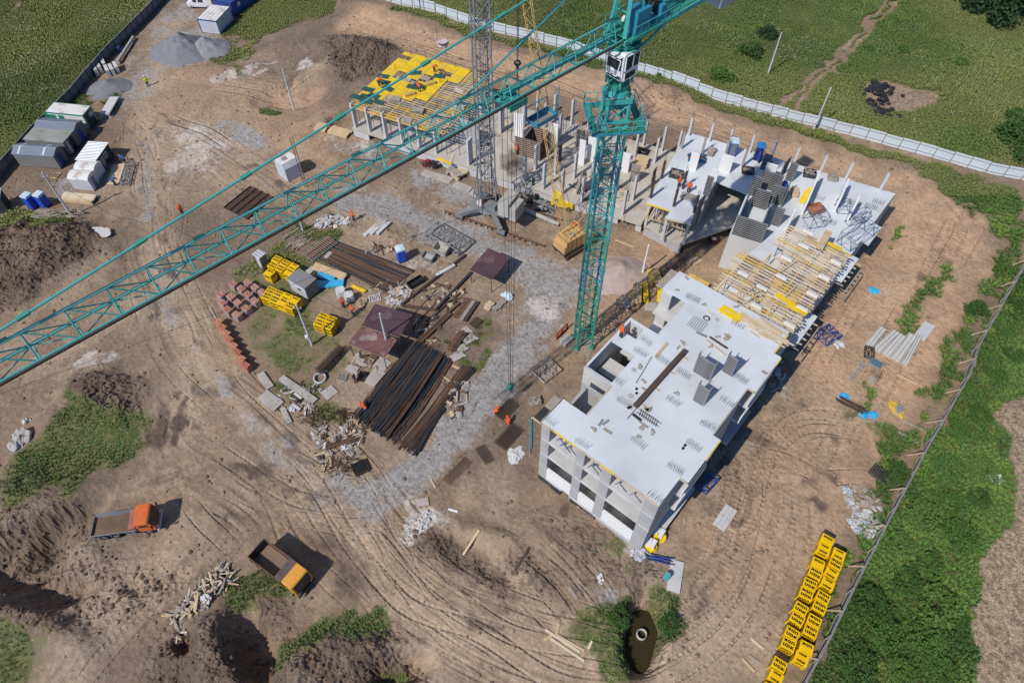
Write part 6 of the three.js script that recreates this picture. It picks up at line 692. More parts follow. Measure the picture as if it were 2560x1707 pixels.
for (const [a, b, m, l] of [[[-5.14,0,-60.55], [-9.45,0,-53.95], M.steelBlue, 'dark steel pipe running to the small maroon roof'], [[-9.45,0,-53.95], [-13.67,0,-54.53], M.rustDark, 'short dark pipe beside the rough concrete lumps'], [[-6.21,0,-63.43], [-13.87,0,-54.65], M.rustDark, 'long dark timber-like beam beside the pale square beam'], [[-6.6,0,-55.12], [-11.39,0,-48.98], M.steelRust, 'longest thick rusty pipe of the pipe group by the large maroon roof'], [[-7.6,0,-53.25], [-11.18,0,-48.54], M.rust, 'shorter thick rusty pipe of the group by the large maroon roof'], [[-5.97,0,-57.54], [-10.23,0,-52.33], M.rustDark, 'thin rusty pipe lying beside the thick pipe group']]) { const T = thing('steel_pipe', l, 'pipe', [0, 0, 0]); const p = onG(a, .2), q = onG(b, .2); bar(T, 'pipe', m, p, q, l[0] === 't' && l[1] === 'h' ? .1 : .2); box(T, 'chock', M.timber, .5, .08, .12, p[0], p[1] - .22, p[2]); }
{ const A = [[-9.9,-56.95],[-8.9,-56.28],[-7.9,-55.6],[-6.92,-54.93]], B = [[-13.03,-51.92],[-12.17,-51.1],[-11.32,-50.3],[-10.49,-49.5]]; for (let i = 0; i < 4; i++) bundle('thin rusty bar bundle among the pipes beside the large maroon roof', onG([A[i][0], 0, A[i][1]]), onG([B[i][0], 0, B[i][1]]), 3, .06, M.steelRust, { group: 'thin bars among the pipes' }); }
// timber stacks
function boards(label, c, h, n, layers, m, o = {}) { const R = rect(c), T = thing(o.name || 'timber_stack', label, o.cat || 'timber', [R.p[0], (o.y ?? R.p[1]), R.p[2]], R.t, o.group), bw = R.d / n, th = h / layers; for (let k = 0; k < layers; k++) for (let i = 0; i < n; i++) { if (k < layers - 1 && i > 0 && i < n - 1 && n > 4) continue; const b = box(T, o.piece || 'board', Array.isArray(m) ? pick(m) : m, R.w, th * .93, bw * .94, rr(-.1, .1) * (o.jit ?? 1), .1 + k * th, (i - (n - 1) / 2) * bw, rr(-.008, .008) * (o.jit ?? 1)); } for (const x of [-.35, .35]) box(T, 'bearer', M.timberGrey, .14, .1, R.d, x * R.w, 0, 0); return T; }
boards('stack of fresh pale planks beside the barrel-roofed wagon', [[-64.28,-73.92],[-59.41,-73.31],[-59.85,-74.98]], .5, 7, 3, [M.timberPale, M.plank]); boards('pale boards laid out between two lattice frames', [[-59.04,-77.47],[-59.65,-82],[-57.76,-81.81]], .12, 7, 1, [M.timberPale, M.plank]); boards('pale sawn planks stacked against rusty steel beside blue-wrapped bags', [[-26.03,-60.7],[-21.63,-58.68],[-21.62,-59.71]], .5, 6, 3, [M.timberPale, M.plank]); boards('sandy planks on the ground in front of the yellow deck, smaller stack', [[-31.01,-90.26],[-29.19,-89.53],[-29.03,-91.38]], .3, 4, 2, M.plank); boards('sandy planks on the ground in front of the yellow deck, longer stack', [[-28.69,-89.39],[-25.54,-87.95],[-24.99,-89.58]], .4, 5, 2, M.plank); boards('weathered formwork boards stacked at the column slab edge', [[-8.09,-79.17],[-6.8,-81.47],[-8.47,-82.47]], .6, 5, 3, M.timberGrey);
boards('yellow formwork beams stacked in the crane shadow beside a paler stack', [[14.99,-54.61],[15.43,-57.86],[16.53,-57.86]], .9, 5, 4, [M.beamYellow, M.timberGrey]); boards('short row of bright yellow formwork beams at the crane shadow edge', [[16.46,-55.21],[16.7,-58.12],[17.34,-58.05]], .6, 2, 3, M.formYellow); boards('yellow formwork beams stacked across beside the pinkish sand heap', [[17.74,-57.86],[17.45,-60.11],[18.9,-60.49]], .9, 6, 3, [M.beamYellow, M.timberGrey, M.beamYellow]); boards('single bright yellow formwork beam row beside the roof slab corner', [[18.18,-55.25],[18.62,-58.04],[19.23,-57.96]], .7, 2, 3, M.formYellow); boards('dark weathered beam stack at the end of the crane shadow', [[13.09,-55.1],[14.41,-53.8],[15.23,-54.74]], .6, 6, 3, [M.timberGrey, M.oldBoard]); boards('yellow formwork beams against the far rim of the roof slab', [[22.58,-58.93],[24.69,-57.2],[25.07,-57.81]], .9, 4, 3, M.beamYellow);
boards('weathered grey boards laid by the track near the white wall forms', [[38.61,-43.51],[40.95,-45.96],[41.06,-45.23]], .35, 5, 2, [M.timberGrey, M.oldBoard]); boards('grey timber offcuts under a dark panel near the white wall forms', [[40.94,-43.27],[41.65,-42.87],[42.18,-43.47]], .3, 3, 2, M.timberGrey);
for (const [q, l, m] of [[[[3.05,-16.21],[6.11,-14.24]], 'longest pale plank of the crossed planks near the pond', M.timberPale], [[[3.48,-15.46],[6.45,-13.52]], 'pale plank lying under the longest crossed plank near the pond', M.timberPale], [[[4.09,-15.71],[6.5,-14.36]], 'brown plank crossing the pale planks near the pond', M.plank], [[[2.89,-15.28],[3.83,-15.83]], 'short brown plank at the end of the crossed planks', M.plank], [[[4.33,-16.71],[4.02,-15.77]], 'thin brown lath beside the crossed planks', M.timber], [[[7.21,-15.15],[6.84,-14.48]], 'short pale board lying between crossed planks and pond grass', M.timberPale], [[[5.42,-19.99],[6.11,-18.92]], 'single weathered plank in the wheel ruts', M.timberGrey], [[[0.28,-21.49],[1.7,-23.75]], 'dark timber beam across the trench end', M.rustDark], [[[-4.8,-23.23],[-3.24,-25.35]], 'brown plank bridging the trench', M.plank], [[[-8.56,-31.23],[-7.96,-30.17]], 'short plank by the rebar grid at the gravel bend', M.timber], [[[-6.48,-27.87],[-5.51,-27.56]], 'white lath beside the pale rubble', M.white], [[[21.76,-15.46],[22.68,-14.54]], 'pale plank beside the long pallet row', M.timberPale], [[[21.27,-14.06],[22.27,-13.28]], 'grey plank beside the long pallet row', M.timberGrey], [[[20.63,-13.76],[21.5,-12.69]], 'brown plank beside the long pallet row', M.timber], [[[44.76,-44.28],[46.54,-42.87]], 'long pale lath on sparse weeds near the grey boards', M.plank], [[[43.21,-38.27],[45.17,-36.98]], 'long weathered plank by the torn yellow sheet', M.timberGrey], [[[42.39,-36.8],[44.12,-35.37]], 'grey lath beside the torn yellow sheet', M.timberGrey], [[[38.33,-38.64],[39.55,-37.9]], 'short plank at the end of the steel bar bundle', M.timberGrey], [[[13.96,-66.17],[16.39,-64.94]], 'timber lengths lying under the raised slab corner', M.timber], [[[-37.88,-54.57],[-36.66,-52.7]], 'grey lath ahead of the single file of bricks', M.timberGrey], [[[-7.01,-45.61],[-6.05,-45.1]], 'yellowish batten between rebar and grass', M.plank], [[[-8.29,-44.28],[-7.05,-43.27]], 'pale batten under the rusty rebar strip', M.timber], [[[21.69,-25.81],[22.25,-25.37]], 'short plank under the pale wall form', M.timber]]) { const T = thing('plank', l, 'plank', [0, 0, 0]); const a = onG([q[0][0], 0, q[0][1]], .07), b = onG([q[1][0], 0, q[1][1]], .09); beam(T, 'board', m, a, b, .22, .07); }
// rebar mats
function mat(label, c, y, step, r, m, o = {}) { const R = rect(c), T = thing('rebar_mat', label, 'rebar mat', [R.p[0], o.y ?? R.p[1], R.p[2]], R.t), l = [], k = []; for (let L = 0; L < (o.layers || 1); L++) { for (let x = -R.w / 2; x <= R.w / 2 + .01; x += step) l.push(gBar([x, y + L * .3, -R.d / 2], [x, y + L * .3, R.d / 2], r, 4)); for (let z = -R.d / 2; z <= R.d / 2 + .01; z += step) k.push(gBar([-R.w / 2, y + .03 + L * .3, z], [R.w / 2, y + .03 + L * .3, z], r, 4)); } merged(T, 'cross_bars', m, l); if (!o.one) merged(T, 'long_bars', m, k); return T; }
mat('dark double rebar mat being slung below the hook', [[-1.96,-38.88],[-0.35,-40.97],[0.64,-40.02]], .25, .2, .025, M.rustDark, { layers: 2 }); mat('dark double rebar mat lying beside the slung mat', [[-1.91,-35.42],[-0.02,-37.77],[0.94,-36.5]], .2, .2, .025, M.rustDark, { layers: 2 }); mat('dark rebar mat at the gravel road edge', [[-3.94,-34.72],[-3.01,-35.25],[-1.72,-33.51]], .15, .18, .025, M.rustDark); mat('rusty rebar laid in parallel lines at the gravel bend', [[-7.35,-31.19],[-5.11,-33.79],[-4.01,-33.37]], .15, .14, .03, M.steelRust, { one: 1 }); mat('thin square wire mesh lying on the roof slab', [[17.7,-42.58],[18.67,-43.77],[19.94,-42.64]], .06, .25, .012, M.darkSteel, { y: 11.6 }); mat('dark square bar rack on grass beside the concrete pads', [[-22.71,-44.55],[-20.54,-48.11],[-19.92,-47.47]], .5, .25, .04, M.rustDark, { layers: 3 }); mat('brown rebar mesh and blue bars dumped by the fence weeds', [[37.49,-31.85],[38.57,-32.86],[39.67,-31.52]], .2, .25, .04, M.steelBlue, { layers: 2 });
// ---------- heaps ----------
function heap(label, p, rx, h, rz, m, o = {}) { const T = thing(o.name || 'gravel_heap', label, o.cat || 'heap', onG(p, -.05)); const g = new THREE.CircleGeometry(1, 40, 0, 6.2832), n = 26, seg = 44, P = [], I = [], U = []; for (let i = 0; i <= n; i++) for (let k = 0; k < seg; k++) { const r = i / n, a = k / seg * Math.PI * 2, w = 1 + .25 * (vn(Math.cos(a) * 1.6 + rx * 3, Math.sin(a) * 1.6 + 7) - .5), x = Math.cos(a) * r * rx * w, z = Math.sin(a) * r * rz * w, y = h * Math.pow(Math.max(0, 1 - r), 1.05) * (.85 + .3 * vn(x * 1.1 + 3, z * 1.1)) + (fbm(x * 3, z * 3, 2) - .5) * (o.rough || .12) * (1 - r * r); P.push(x, r === 1 ? -.15 : Math.min(h, y), z); U.push(x, z); } for (let i = 0; i < n; i++) for (let k = 0; k < seg; k++) { const a = i * seg + k, b = i * seg + (k + 1) % seg; I.push(a, b, a + seg, b, b + seg, a + seg); } const q = new THREE.BufferGeometry(); q.setAttribute('position', new THREE.Float32BufferAttribute(P, 3)); q.setAttribute('uv', new THREE.Float32BufferAttribute(U, 2)); q.setIndex(I); q.computeVertexNormals(); m.side = THREE.DoubleSide; mesh(T, 'heaped_material', q, m); return T; }
heap('large blue-grey gravel heap by the silver cabin', [-58.19,0,-113.64], 5.6, 3.0, 5.0, M.gravelPile); heap('smooth grey stone-dust heap leaning on the large gravel heap', [-54.07,0,-113.64], 4.4, 2.2, 3.8, grain([.26, .265, .28], .15, 8, 4, 3)); heap('small grey gravel heap against the dark metal fence', [-67.29,0,-101.88], 3.8, 1.4, 3.2, M.gravelPile); heap('pinkish sand heap behind the teal mast', [14.18,0,-60.04], 3.8, 1.5, 3.4, M.sandPile);   
// ---------- concrete pieces ----------
function slabThing(label, c, h, m, o = {}) { const R = rect(c), T = thing(o.name || 'concrete_slab', label, o.cat || 'slab', [R.p[0], (o.y ?? R.p[1]), R.p[2]], R.t, o.group); box(T, 'slab', m, R.w, h, R.d, 0, o.lift || .02, 0); if (o.joints) for (let i = 1; i < o.joints; i++) box(T, 'strip', o.jm || M.oldBoard, .04, .02, R.d * .98, -R.w / 2 + R.w * i / o.joints, (o.lift || .02) + h - .004, 0); for (const s of [-.3, .3]) bar(T, 'lifting_loop', M.rustDark, [R.w * s, h + (o.lift || .02) - .01, 0], [R.w * s + .12, h + (o.lift || .02) + .06, 0], .02); return T; }
for (const [c, l, h, o] of [[[[-26.99,-43.54],[-22.49,-40.31],[-21.85,-40.88]], 'long pale concrete panel with cross strips on the grass', .3, { joints: 6 }], [[[-28.87,-41.01],[-26.64,-39.39],[-25.84,-40.63]], 'square weathered concrete slab beside the long panel', .22, {}], [[[-29.66,-44.18],[-28.05,-42.18],[-27.22,-42.58]], 'rubble-strewn concrete slab at the brick row end', .25, {}], [[[-26.07,-39.7],[-24.87,-37.75],[-24.36,-38.02]], 'narrow concrete slab pair nearest the gravel lane', .2, { joints: 2 }], [[[-21.88,-41.85],[-20.9,-40.88],[-19.73,-41.85]], 'small concrete pad with rusty plate on grass', .15, {}], [[[-19.55,-45.08],[-18.08,-44.27],[-17.18,-46.54]], 'worn concrete pad under the worn maroon roof edge', .12, {}], [[[-17.1,-43.26],[-15.5,-42.46],[-14.55,-44.47]], 'brown concrete pad in front of the worn maroon roof', .12, {}], [[[-16.37,-45.5],[-14.92,-44.67],[-14.22,-46.12]], 'cracked concrete pad beside the work frame', .12, {}], [[[-13.51,-79.88],[-9.12,-77.94],[-8.76,-79.22]], 'longest concrete road plate by the column slab', .15, {}], [[[-8.77,-77.3],[-6.29,-75.89],[-5.92,-77.14]], 'middle-sized concrete road plate by the column slab', .15, {}], [[[-6.28,-75.58],[-4.16,-74.34],[-3.99,-75.89]], 'concrete road plate closest to the rail crane', .15, {}], [[[16.58,-53.98],[18.46,-53.86],[18.64,-55.23]], 'thin plate lying beside the roof slab corner', .08, {}], [[[5.73,-48.89],[6.4,-48.24],[7.15,-49.55]], 'pale concrete block at the teal mast foot', .7, {}], [[[20.15,-26.28],[21.15,-25.46],[22.68,-27.73]], 'pale wall form with dark strap near the track', .16, { joints: 3, name: 'wall_form', cat: 'wall form' }], [[[14.59,-19.74],[15.8,-19.38],[16.65,-22.31]], 'pale wall form lying alone near the pond', .16, { name: 'wall_form', cat: 'wall form' }], [[[-26.88,-60.37],[-26.22,-59.86],[-25.85,-61.01]], 'short white concrete beam by the grey cabin', .3, {}], [[[-24.92,-62.84],[-24.4,-62.57],[-23.89,-63.63]], 'short white concrete beam by the orange rack', .25, {}], [[[-9.73,-28.1],[-8.5,-28.33],[-8.78,-29.12]], 'broken concrete plate by the pale rubble', .12, {}], [[[-10.61,-26.53],[-9.2,-27.14],[-9.3,-27.44]], 'narrow pale beam on the rubble', .2, {}], [[[-17.71,-68.25],[-17.3,-69.91],[-18.54,-70.2]], 'pale concrete plate ahead of the three lintels', .3, {}], [[[23.48,-62.48],[24.02,-61.69],[25.03,-62.61]], 'wooden pallet on bare earth near the core wall', .16, { joints: 5, name: 'pallet', cat: 'pallet' }]]) slabThing(l, c, h, l.includes('wall form') ? M.concLight : l.includes('pallet') ? M.timber : M.precast, o);
{ const A = [[-19.95,-68.06],[-19.47,-67.08],[-19.13,-68.34],[-18.57,-66.94],[-18.24,-68.34],[-17.7,-67.08]]; for (let i = 0; i < 3; i++) { const p = onG([A[i * 2][0] + .6, 0, A[i * 2][1]]), T = thing('concrete_lintel', 'pale concrete lintel in the set of three by the gravel strip', 'lintel', p, 1.0, 'three pale lintels'); box(T, 'beam', M.concLight, 2.6, .3, .5, 0, .02, 0); for (const x of [-.8, .8]) box(T, 'lifting_loop', M.rustDark, .12, .05, .02, x, .32, 0); } }
{ const p = onG([-8.65,0,-60.55]), T = thing('concrete_beam', 'pale square concrete beam lying beside the long dark beam', 'beam', p, .68); box(T, 'beam', M.concLight, 2.9, .38, .45, 0, .02, 0); for (const x of [-1, 1]) box(T, 'lifting_loop', M.rustDark, .14, .06, .02, x, .4, 0); }
for (const [p, r, l, y] of [[[12.15,-1.4,-16.22], .5, 'white concrete well ring standing in the brown pond', -2.3], [[-22.25,0,-43.84], .75, 'pale concrete ring lying on grass by the bar rack', 0]]) { const T = thing('well_ring', l, 'well ring', [p[0], y || relief(p[0], p[2]), p[2]]); const g = new THREE.LatheGeometry([[r * .78, 0], [r, 0], [r, .9], [r * .78, .9], [r * .78, 0]].map(([a, b]) => new THREE.Vector2(a, b)), 32); mesh(T, 'ring', g, M.concLight); const w = mesh(T, 'shaft_inside', new THREE.CylinderGeometry(r * .78, r * .78, .5, 24, 1, true), M.conc); w.material.side = THREE.DoubleSide; w.position.y = .45; if (!y) T.scale.y = .4; }
{ const g = new THREE.CircleGeometry(1, 40); g.rotateX(-Math.PI / 2); const c = [12.32,-1,-16.16], m = new THREE.MeshPhysicalMaterial({ roughness: .12, metalness: 0, ior: 1.33 }); m.color.setRGB(.04, .034, .014); const w = mesh(scene, 'pond_water', g, m); w.scale.set(3.6, 1, 4.6); w.position.set(c[0], -1.85, c[2]); tag(w, null, null, null, 'structure'); }
// blocks against the dark metal fence
{ const P = [[-70.86,-106.37],[-70.55,-107.25],[-70.2,-108.36],[-68.79,-106.15],[-68.2,-106.59],[-67.69,-107.25]]; P.forEach((p, i) => { const T = thing('concrete_block', 'tall pale concrete block in the row against the dark metal fence', 'concrete block', onG([p[0], 0, p[1]]), .55, 'pale blocks against the dark metal fence'); box(T, 'block', M.concLight, .55, 1.2, 2.0, 0, 0, 0); box(T, 'joint_strip', M.conc, .57, .04, 2.02, 0, .6, 0); }); }
{ const T = thing('concrete_pipe', 'long grey concrete pole lying on stubs against the dark metal fence', 'concrete pole', [0, 0, 0]), a = onG([-68.13,0,-109.03], .5), b = onG([-68.03,0,-117.09], .5); bar(T, 'shaft', M.conc, a, b, .28); for (const t of [.1, .9]) box(T, 'stub', M.timberGrey, .6, .25, .3, a[0] + (b[0] - a[0]) * t, a[1] - .5, a[2] + (b[2] - a[2]) * t); }
function drum(label, p, m, r = .3, h = .9) { const T = thing('barrel', label, 'barrel', onG(p)); mesh(T, 'drum', cached('dr', () => new THREE.LatheGeometry([[0, 0], [.29, 0], [.3, .03], [.3, .3], [.315, .31], [.3, .33], [.3, .58], [.315, .6], [.3, .62], [.3, .87], [.28, .9], [0, .88]].map(([a, b]) => new THREE.Vector2(a, b)), 18)), m); mesh(T, 'lid', new THREE.TorusGeometry(.29, .02, 5, 16), m).rotation.x = Math.PI / 2; T.children[1].position.y = .9; return T; }
drum('blue barrel among scrap against the dark metal fence', [-69.35,0,-113.17], M.bluePaint); drum('green barrel beside the barrel-roofed wagon', [-61.06,0,-77.46], M.green); drum('turquoise barrel beside the pale wall form near the pond', [14.7,0,-20.83], plain([.1, .4, .45], .5));
// lattice frames, racks, scaffolds
function frameBox(label, c, h, m, o = {}) { const R = rect(c), T = thing(o.name || 'scaffold_frame', label, o.cat || 'scaffold', [R.p[0], o.y ?? R.p[1], R.p[2]], R.t), w = R.w / 2, d = R.d / 2, r = o.r || .05; for (const x of [-w, w]) for (const z of [-d, d]) bar(T, 'upright', m, [x, .03, z], [x, h, z], r); for (const y of [.08, h]) { for (const z of [-d, d]) bar(T, 'ledger', m, [-w, y, z], [w, y, z], r); for (const x of [-w, w]) bar(T, 'ledger', m, [x, y, -d], [x, y, d], r); } const n = o.n || 3; for (let i = 0; i < n; i++) { const x0 = -w + 2 * w * i / n, x1 = -w + 2 * w * (i + 1) / n; for (const z of [-d, d]) bar(T, 'brace', m, [x0, i % 2 ? .08 : h, z], [x1, i % 2 ? h : .08, z], r * .8); bar(T, 'brace', m, [x0, h, i % 2 ? d : -d], [x1, h, i % 2 ? -d : d], r * .8); bar(T, 'brace', m, [x1, h, -d], [x1, h, d], r * .8); } if (o.sheet) box(T, 'sheet', o.sheet, R.w * .96, .05, R.d * .96, 0, h + .06, 0); return T; }
frameBox('grey lattice crane section lying beside the mortar skips', [[-11.7,-66.88],[-7.11,-63.35],[-5.26,-65.23]], 1.0, M.greyPaint, { n: 6, r: .07, name: 'lattice_section', cat: 'lattice section' }); frameBox('slim steel lattice frame between corrugated shed and pale boards', [[-59.69,-77.91],[-60.24,-81.88],[-59.73,-81.5]], .35, M.steel, { n: 5 }); frameBox('steel lattice frame on the road side of the pale boards', [[-56.51,-77.12],[-57.32,-82.02],[-56.26,-82.22]], .6, M.steel, { n: 6 }); frameBox('blue steel scaffold tower lying at the roof block foot', [[19.21,-30.28],[20.03,-29.45],[21.2,-31.01]], .9, M.bluePaint, { n: 2, r: .07 }); frameBox('blue steel scaffold tower lying beside the joist deck', [[36.69,-50.13],[37.71,-48.39],[39.16,-50.13]], .9, M.bluePaint, { n: 3, r: .06 }); frameBox('blue scaffold frame standing on the raised slab beside the orange crate', [[37.21,-62.31],[39.37,-62.75],[41.38,-65.13]], 1.8, M.blueProp, { y: 5.92, n: 2, r: .035 }); frameBox('blue scaffold frame on the outer edge of the raised slab', [[39.93,-60.03],[41.14,-58.36],[43.85,-62.31]], 1.8, M.blueProp, { y: 5.92, n: 3, r: .035 }); frameBox('blue scaffold frame beside the wall head on the raised slab corner', [[42.34,-62.75],[44.77,-63.63],[46.17,-65.13]], 1.7, M.blueProp, { y: 5.92, n: 2, r: .035 }); frameBox('bent blue scaffold frame by the white wall on the raised slab', [[41.6,-66.65],[41.48,-65.13],[43.12,-66.81]], 1.2, M.blueProp, { y: 5.92, n: 1, r: .035 });
frameBox('blue steel frame stack with blue sheet near the white wall forms', [[41.87,-45.71],[42.8,-44.89],[43.51,-45.51]], .4, M.steel, { n: 3, sheet: plain([.08, .16, .25], .6) }); frameBox('dark steel trestles at the corner of the white wall forms', [[41.69,-46.76],[42.61,-46.44],[43.4,-47.82]], .45, M.steelBlue, { n: 3 }); frameBox('white frame pallet stack against the dark metal fence grass', [[-65.51,-93.69],[-64.01,-93.69],[-65.8,-98.4]], .7, M.bag, { n: 3, sheet: M.bag, name: 'frame_stack', cat: 'frame stack' }); frameBox('white wooden frame near the rough concrete lumps', [[-17.82,-55.19],[-16.5,-55.67],[-16.78,-56.52]], .15, M.bag, { n: 4, name: 'slatted_trestle', cat: 'trestle' }); frameBox('open wooden crate frame beside the bulk bags', [[-19.43,-54.55],[-18.58,-54.32],[-18.66,-55.62]], .35, M.timber, { n: 3, name: 'slatted_trestle', cat: 'trestle' }); frameBox('square work frame on the concrete pad by the worn maroon roof', [[-17.5,-45.89],[-16.59,-45.47],[-16.18,-46.31]], .25, M.timberGrey, { n: 1, name: 'slatted_trestle', cat: 'trestle' }); frameBox('small wooden frame lying behind the pole by the wagon', [[-67.9,-79.36],[-67.02,-79.17],[-66.98,-80.31]], .12, M.timber, { n: 2, name: 'slatted_trestle', cat: 'trestle' }); frameBox('red steel railing at the teal mast foot', [[5.43,-49.5],[6.78,-51.16],[6.75,-51.28]], 1.0, plain([.35, .03, .02], .6), { n: 3, name: 'railing', cat: 'railing' }); frameBox('dark slatted frame beside the standing person near the worn roof', [[-17.94,-43.54],[-17.08,-43.34],[-16.9,-44.55]], .3, M.darkSteel, { n: 4, name: 'slatted_trestle', cat: 'trestle' }); frameBox('weathered slatted frame by the concrete ring', [[-20.24,-43.61],[-19.28,-43.4],[-19.1,-44.41]], .15, M.timberGrey, { n: 5, name: 'slatted_trestle', cat: 'trestle' });
{ const R = rect([[-27.82,-63.17],[-26.24,-61.86],[-24.12,-66.01]]), T = thing('steel_rack', 'steel ladder rack with two orange rails beside the split-log pile', 'rack', R.p, R.t); for (const z of [-.45, 0, .45]) box(T, 'long_rail', M.steel, .08, .1, R.d, z * R.w, .3, 0); for (let i = 0; i < 14; i++) box(T, 'rung', M.steel, R.w, .08, .09, 0, .4, -R.d / 2 + R.d * (i + .5) / 14); for (const z of [-.2, .22]) box(T, 'orange_rail', M.orange, .09, .08, R.d * .9, z * R.w, .49, 0); for (const x of [-.45, .45]) for (const z of [-.4, .4]) box(T, 'foot', M.steel, .1, .3, .1, x * R.w, 0, z * R.d); }
{ const R = rect([[-40.62,-72.48],[-36.7,-70.12],[-33.32,-74.29]]), T = thing('steel_channels', 'four dark steel channel lengths lying side by side under the jib', 'steel channel', R.p, R.t); for (let i = 0; i < 4; i++) { box(T, 'channel_web', M.rustDark, R.w * .24, .08, R.d, -R.w / 2 + R.w * (i + .5) / 4, .05, 0); for (const s of [-1, 1]) box(T, 'channel_lip', M.steelRust, .06, .28, R.d, -R.w / 2 + R.w * (i + .5) / 4 + s * R.w * .11, .05, 0); } for (let k = -2; k <= 2; k++) box(T, 'batten', M.timberGrey, R.w * 1.2, .06, .12, 0, .0, k * R.d * .2); }
// skips, trays, bins
function tub(label, p, t, w, h, d, m, o = {}) { const T = thing(o.name || 'mortar_skip', label, o.cat || 'skip', o.y !== undefined ? [p[0], o.y, p[2]] : onG(p), t); box(T, 'floor', m, w, .06, d, 0, .1, 0); for (const s of [-1, 1]) { const a = box(T, 'side', m, w, h, .05, 0, .1, s * d / 2); const b = box(T, 'side', m, .05, h, d, s * w / 2, .1, 0); if (o.flare) { a.rotation.x = s * .18; b.rotation.z = -s * .18; } } if (o.fill) { const f = mesh(T, 'contents', new THREE.BoxGeometry(w * .92, .04, d * .92), o.fill); f.position.y = .12 + h * (o.level || .3); } for (const x of [-1, 1]) for (const z of [-1, 1]) box(T, 'leg', m, .08, .12, .08, x * w * .42, 0, z * d * .42); if (o.junk) { const l = []; for (let i = 0; i < 40; i++) l.push(gBox(rr(.1, .7), rr(.04, .14), rr(.06, .2), rr(-w, w) * .42, h * .4 + rr(0, .3), rr(-d, d) * .42, rr(0, 3))); merged(T, 'debris', M.oldBoard, l); } return T; }
tub('pale steel mortar skip with sloped hopper by the lattice section', [-9.34,0,-64.09], -.4, 1.7, 1.0, 1.5, M.ballast, { flare: 1 }); tub('smaller grey mortar skip beside the hopper', [-10.99,0,-62.76], -.4, 1.4, .7, 1.2, M.greyPaint, { flare: 1, fill: M.conc }); tub('dark slatted steel crate at the end of the rusty beams', [-12.35,0,-58.28], .7, 2.2, .6, .9, M.darkSteel, { name: 'steel_crate', cat: 'crate' }); tub('rusty black tray holding water at the rebar yard tip', [-16.08,0,-32.44], .5, 1.5, .35, 1.4, M.rustDark, { name: 'water_tray', cat: 'tray', fill: new THREE.MeshPhysicalMaterial({ color: 0x1a1c1f, roughness: .05 }), level: .6 }); tub('steel-edged bin full of timber scraps by the teal mast', [4.07,0,-44.75], .7, 2.7, .45, 2.1, M.timberGrey, { name: 'waste_bin', cat: 'bin', junk: 1 }); tub('small bin of dark scraps near the roof block', [2.63,0,-40.69], .2, 1.2, .4, 1.0, M.timberGrey, { name: 'waste_bin', cat: 'bin', junk: 1 }); tub('open dark red crate on bare earth by the core wall', [27.26,0,-66.13], .1, .9, .8, 1.1, plain([.09, .035, .03], .7), { name: 'steel_crate', cat: 'crate', fill: M.bag, level: .5 }); tub('open orange plywood box on the raised slab', [38.79,5.9,-65.58], .3, 1.7, .7, 1.3, grain([.45, .2, .07], .15, 4, 4, 2), { y: 5.92, name: 'plywood_box', cat: 'box' }); tub('slatted wooden crate near the rear rim of the raised slab', [42.71,5.9,-71.75], -.3, 1.2, .5, 1.0, M.timberGrey, { y: 5.92, name: 'wooden_crate', cat: 'crate', junk: 1 }); tub('wire basket full of clamps on the raised slab beside two workers', [21.97,5.9,-72.38], -.4, 1.7, .6, 1.3, M.steelBlue, { y: 5.92, name: 'wire_basket', cat: 'basket', junk: 1 }); tub('wire basket of dark clamps behind the shutters on the raised slab', [39.83,5.9,-72.58], -.3, 1.5, .5, 1.3, M.steelBlue, { y: 5.92, name: 'wire_basket', cat: 'basket', junk: 1 }); tub('dark bin of offcuts under the opened toilet', [31.66,5.9,-73.09], -.2, 1.5, .6, 1.0, M.rustDark, { y: 5.92, name: 'waste_bin', cat: 'bin', junk: 1 });
// bags and tarps
function lumpThing(name, label, cat, p, rx, ry, rz, m, o = {}) { const T = thing(name, label, cat, o.y !== undefined ? [p[0], o.y, p[2]] : onG(p), o.t || 0); mesh(T, o.part || 'bag', lumpGeo(rx, ry, rz, o.rough || .25, o.f || 1.6, rr(0, 50), 4), m); if (o.two) mesh(T, o.part || 'bag', lumpGeo(rx * .7, ry * .9, rz * .8, .3, 1.8, rr(0, 50), 3), m).position.set(rx * .7, 0, rz * .6); return T; }
for (const [p, k, t, l] of [[[-24,0,-59.24], [1.3, .5, .8], -.35, 'smaller'], [[-23.39,0,-58.1], [1.9, .5, 1], .12, 'larger']]) { const T = thing('wrapped_bags', 'light blue film-wrapped bags beside the pale planks, ' + l + ' bundle', 'bags', onG(p), t); for (let i = 0; i < 2; i++) { const m = mesh(T, 'bag_bundle', wrapGeo, M.tarp); m.scale.set(k[0] * .85, k[1] * .6, k[2]); m.position.set((i - .5) * k[0] * .95, .3, rr(-.1, .1)); m.rotation.y = rr(-.1, .1); } }
for (const [p, l] of [[[-21.58,0,-56.32], 'white bulk bag with tied top, pair near the yellow plate'], [[-20.41,0,-55.6], 'white bulk bag with tied top, pair near the yellow plate']]) { const T = thing('bulk_bag', l, 'bulk bag', onG(p), .4, 'pair of white bulk bags'); const g = new THREE.BoxGeometry(1.25, 1.1, 1.15, 6, 6, 6), q = g.attributes.position; for (let i = 0; i < q.count; i++) { const x = q.getX(i), y = q.getY(i), z = q.getZ(i), f = 1 - .18 * Math.pow(Math.hypot(x, z) / .85, 6) - .1 * Math.abs(y); q.setXYZ(i, x * f, y + .55 + vn(x * 3 + p[0], z * 3) * .1, z * f); } g.computeVertexNormals(); mesh(T, 'bag', g, M.bag); for (const x of [-.4, .4]) mesh(T, 'lifting_strap', new THREE.TorusGeometry(.12, .03, 5, 10, 3.14), M.bag).position.set(x, 1.1, .3); }
